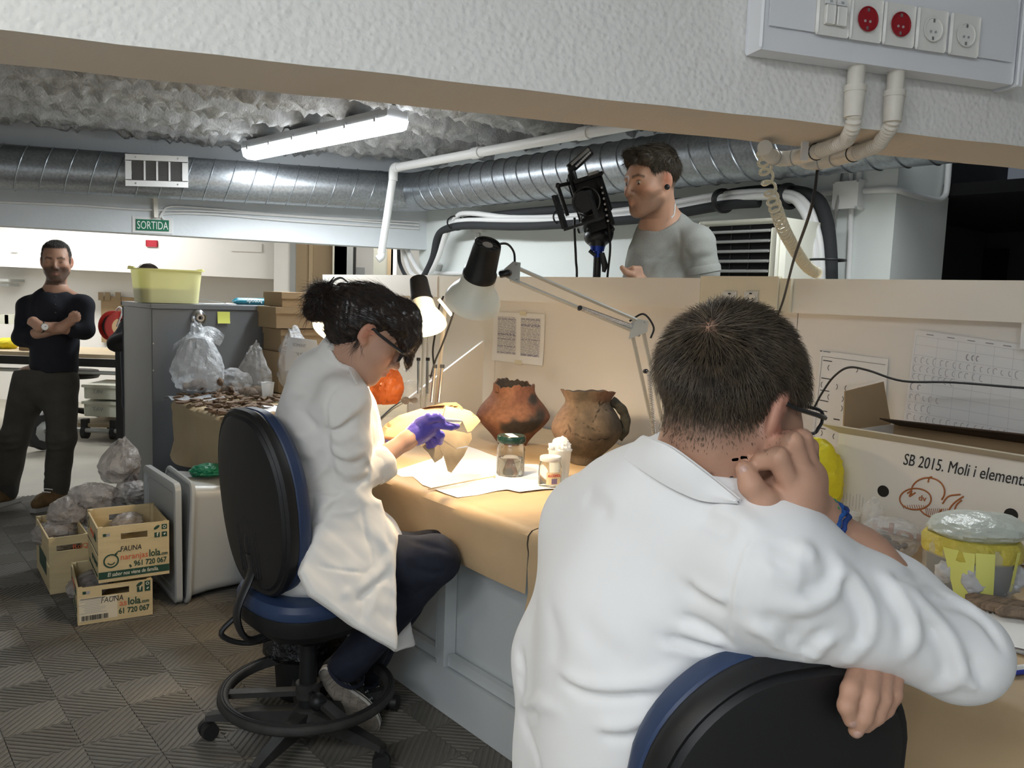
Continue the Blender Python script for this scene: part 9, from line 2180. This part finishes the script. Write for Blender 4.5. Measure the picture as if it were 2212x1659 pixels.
# --- person behind the grey cabinet
YH = 6.35
ph_ = thing('person','person in dark clothes mostly hidden behind the grey cabinet, hair and one elbow showing','person',loc=q3(318,1000,YH))
Fh = Fr(q3(318,604,YH),170,5,0,1.0); nb = q3(318,670,YH+.02); s1,s2 = q3(280,705,YH),q3(365,705,YH); el1 = q3(251,742,YH-.12)
sk = head_prims(Fh,fem=True)+[rc(Fh.p(0,-.03,-.05),nb,.048,.05,.03),rc(nb,q3(318,800,YH),.09,.11,.04),rc(nb,s1,.04,.04,.03),rc(nb,s2,.04,.04,.03),rc(s1,el1,.04,.036,.02),rc(el1,q3(290,722,YH-.25),.036,.026,.02),rc(s2,q3(385,790,YH),.04,.035,.02),rc(q3(385,790,YH),q3(360,830,YH-.1),.035,.026,.02),ell(q3(292,720,YH-.26),(.03,.03,.04))]
for s in (-1,1):
    h_ = arr(q3(318,850,YH)[0]+s*.09,YH,.82); sk += [rc(h_,arr(h_[0],YH,.45),.08,.055,.03),rc(arr(h_[0],YH,.45),arr(h_[0],YH,.08),.052,.04,.03),rc(arr(h_[0],YH,.045),arr(h_[0],YH-.14,.04),.04,.034,.02)]
rel(sdf_mesh('body',sk,.008,m_skin,None,lambda P: skin_col(Fh,P,(.5,.31,.22),seed=4)),ph_)
hh = [Fh.ell((0,-.02,.032),(.088,.106,.092),.01),Fh.ell((0,.10,-.03),(.07,.06,.09),.015,'s'),Fh.rc((.078,.0,0),(.080,.01,-.12),.026,.014,.03),Fh.rc((-.078,.0,0),(-.080,.01,-.12),.026,.014,.03),Fh.rc((0,-.08,-.02),(0,-.09,-.14),.06,.04,.03),noisef(.003,60,3)]
rel(sdf_mesh('hair',hh,.007,m_hairb,None),ph_)
m_dknit = mat('black_knit',(.012,.012,.014),rough=.95,bump=.3,bscale=90,bdist=.004)
rel(sdf_mesh('sweater',[rc(nb-UP*.03,q3(318,810,YH),.13,.14,.05),rc(nb-UP*.04,s1,.06,.062,.04),rc(nb-UP*.04,s2,.06,.062,.04),rc(s1,el1,.060,.062,.03),rc(el1,q3(276,730,YH-.2),.060,.05,.02),rc(s2,q3(385,790,YH),.058,.055,.03),rc(q3(385,790,YH),q3(368,820,YH-.08),.052,.046,.02),noisef(.004,25,2)],.008,m_dknit,None),ph_)
rel(sdf_mesh('trousers',[rc(arr(q3(318,850,YH)[0]+s*.08,YH,.88),arr(q3(318,850,YH)[0]+s*.10,YH,.45),.115,.085,.04) for s in (-1,1)]+[rc(arr(q3(318,850,YH)[0]+s*.10,YH,.45),arr(q3(318,850,YH)[0]+s*.09,YH,.10),.08,.066,.03) for s in (-1,1)],.01,mat('navy_trousers',(.012,.016,.03),rough=.9),None),ph_)
# --- person in a white coat cut by the left edge
YE = 4.4; XO = -52
pe = thing('person','person in a long white coat cut off by the left edge of the photo','person',loc=q3(XO-70,900,YE))
Fe = Fr(q3(XO-68,575,YE),150,5,0,.98); nb = q3(XO-68,645,YE)
xe = nb[0]
sk = head_prims(Fe)+[rc(Fe.p(0,-.03,-.05),nb,.052,.058,.03),rc(nb,arr(xe,YE,.8),.10,.12,.05)]
for s in (-1,1):
    sk += [rc(nb-UP*.06,arr(xe+s*.17,YE,1.20),.045,.045,.03),rc(arr(xe+s*.17,YE,1.20),arr(xe+s*.20,YE,.95),.04,.036,.02),rc(arr(xe+s*.20,YE,.95),arr(xe+s*.17,YE-.1,.74),.036,.027,.02),ell(arr(xe+s*.165,YE-.12,.66),(.03,.03,.07)),
           rc(arr(xe+s*.09,YE,.8),arr(xe+s*.09,YE,.42),.08,.055,.03),rc(arr(xe+s*.09,YE,.42),arr(xe+s*.09,YE,.08),.052,.04,.03),rc(arr(xe+s*.09,YE,.045),arr(xe+s*.09,YE-.14,.04),.04,.034,.02)]
rel(sdf_mesh('body',sk,.009,m_skin,None,lambda P: skin_col(Fe,P,(.5,.31,.22),hairline=hl_k,seed=4)),pe)
cte = [rc(nb-UP*.06,arr(xe,YE,.85),.125,.15,.05),rc(arr(xe,YE,.85),arr(xe,YE,.55),.15,.165,.05)]+[q_ for s in (-1,1) for q_ in (rc(nb-UP*.07,arr(xe+s*.17,YE,1.20),.065,.066,.04),rc(arr(xe+s*.17,YE,1.20),arr(xe+s*.205,YE,.95),.066,.060,.03),rc(arr(xe+s*.205,YE,.95),arr(xe+s*.18,YE-.09,.78),.058,.048,.02))]+[bx(arr(xe,YE,.30),(.5,.5,.18),arr(1,0,0),arr(0,1,0),UP,0,.005,'s'),noisef(.005,18,3)]
rel(sdf_mesh('white_coat',cte,.009,m_coat,None),pe)
rel(sdf_mesh('trousers',[rc(arr(xe+s*.09,YE,.6),arr(xe+s*.09,YE,.12),.085,.066,.03) for s in (-1,1)],.01,MATS['navy_trousers'],None),pe)
print('OBJS',len(bpy.data.objects))
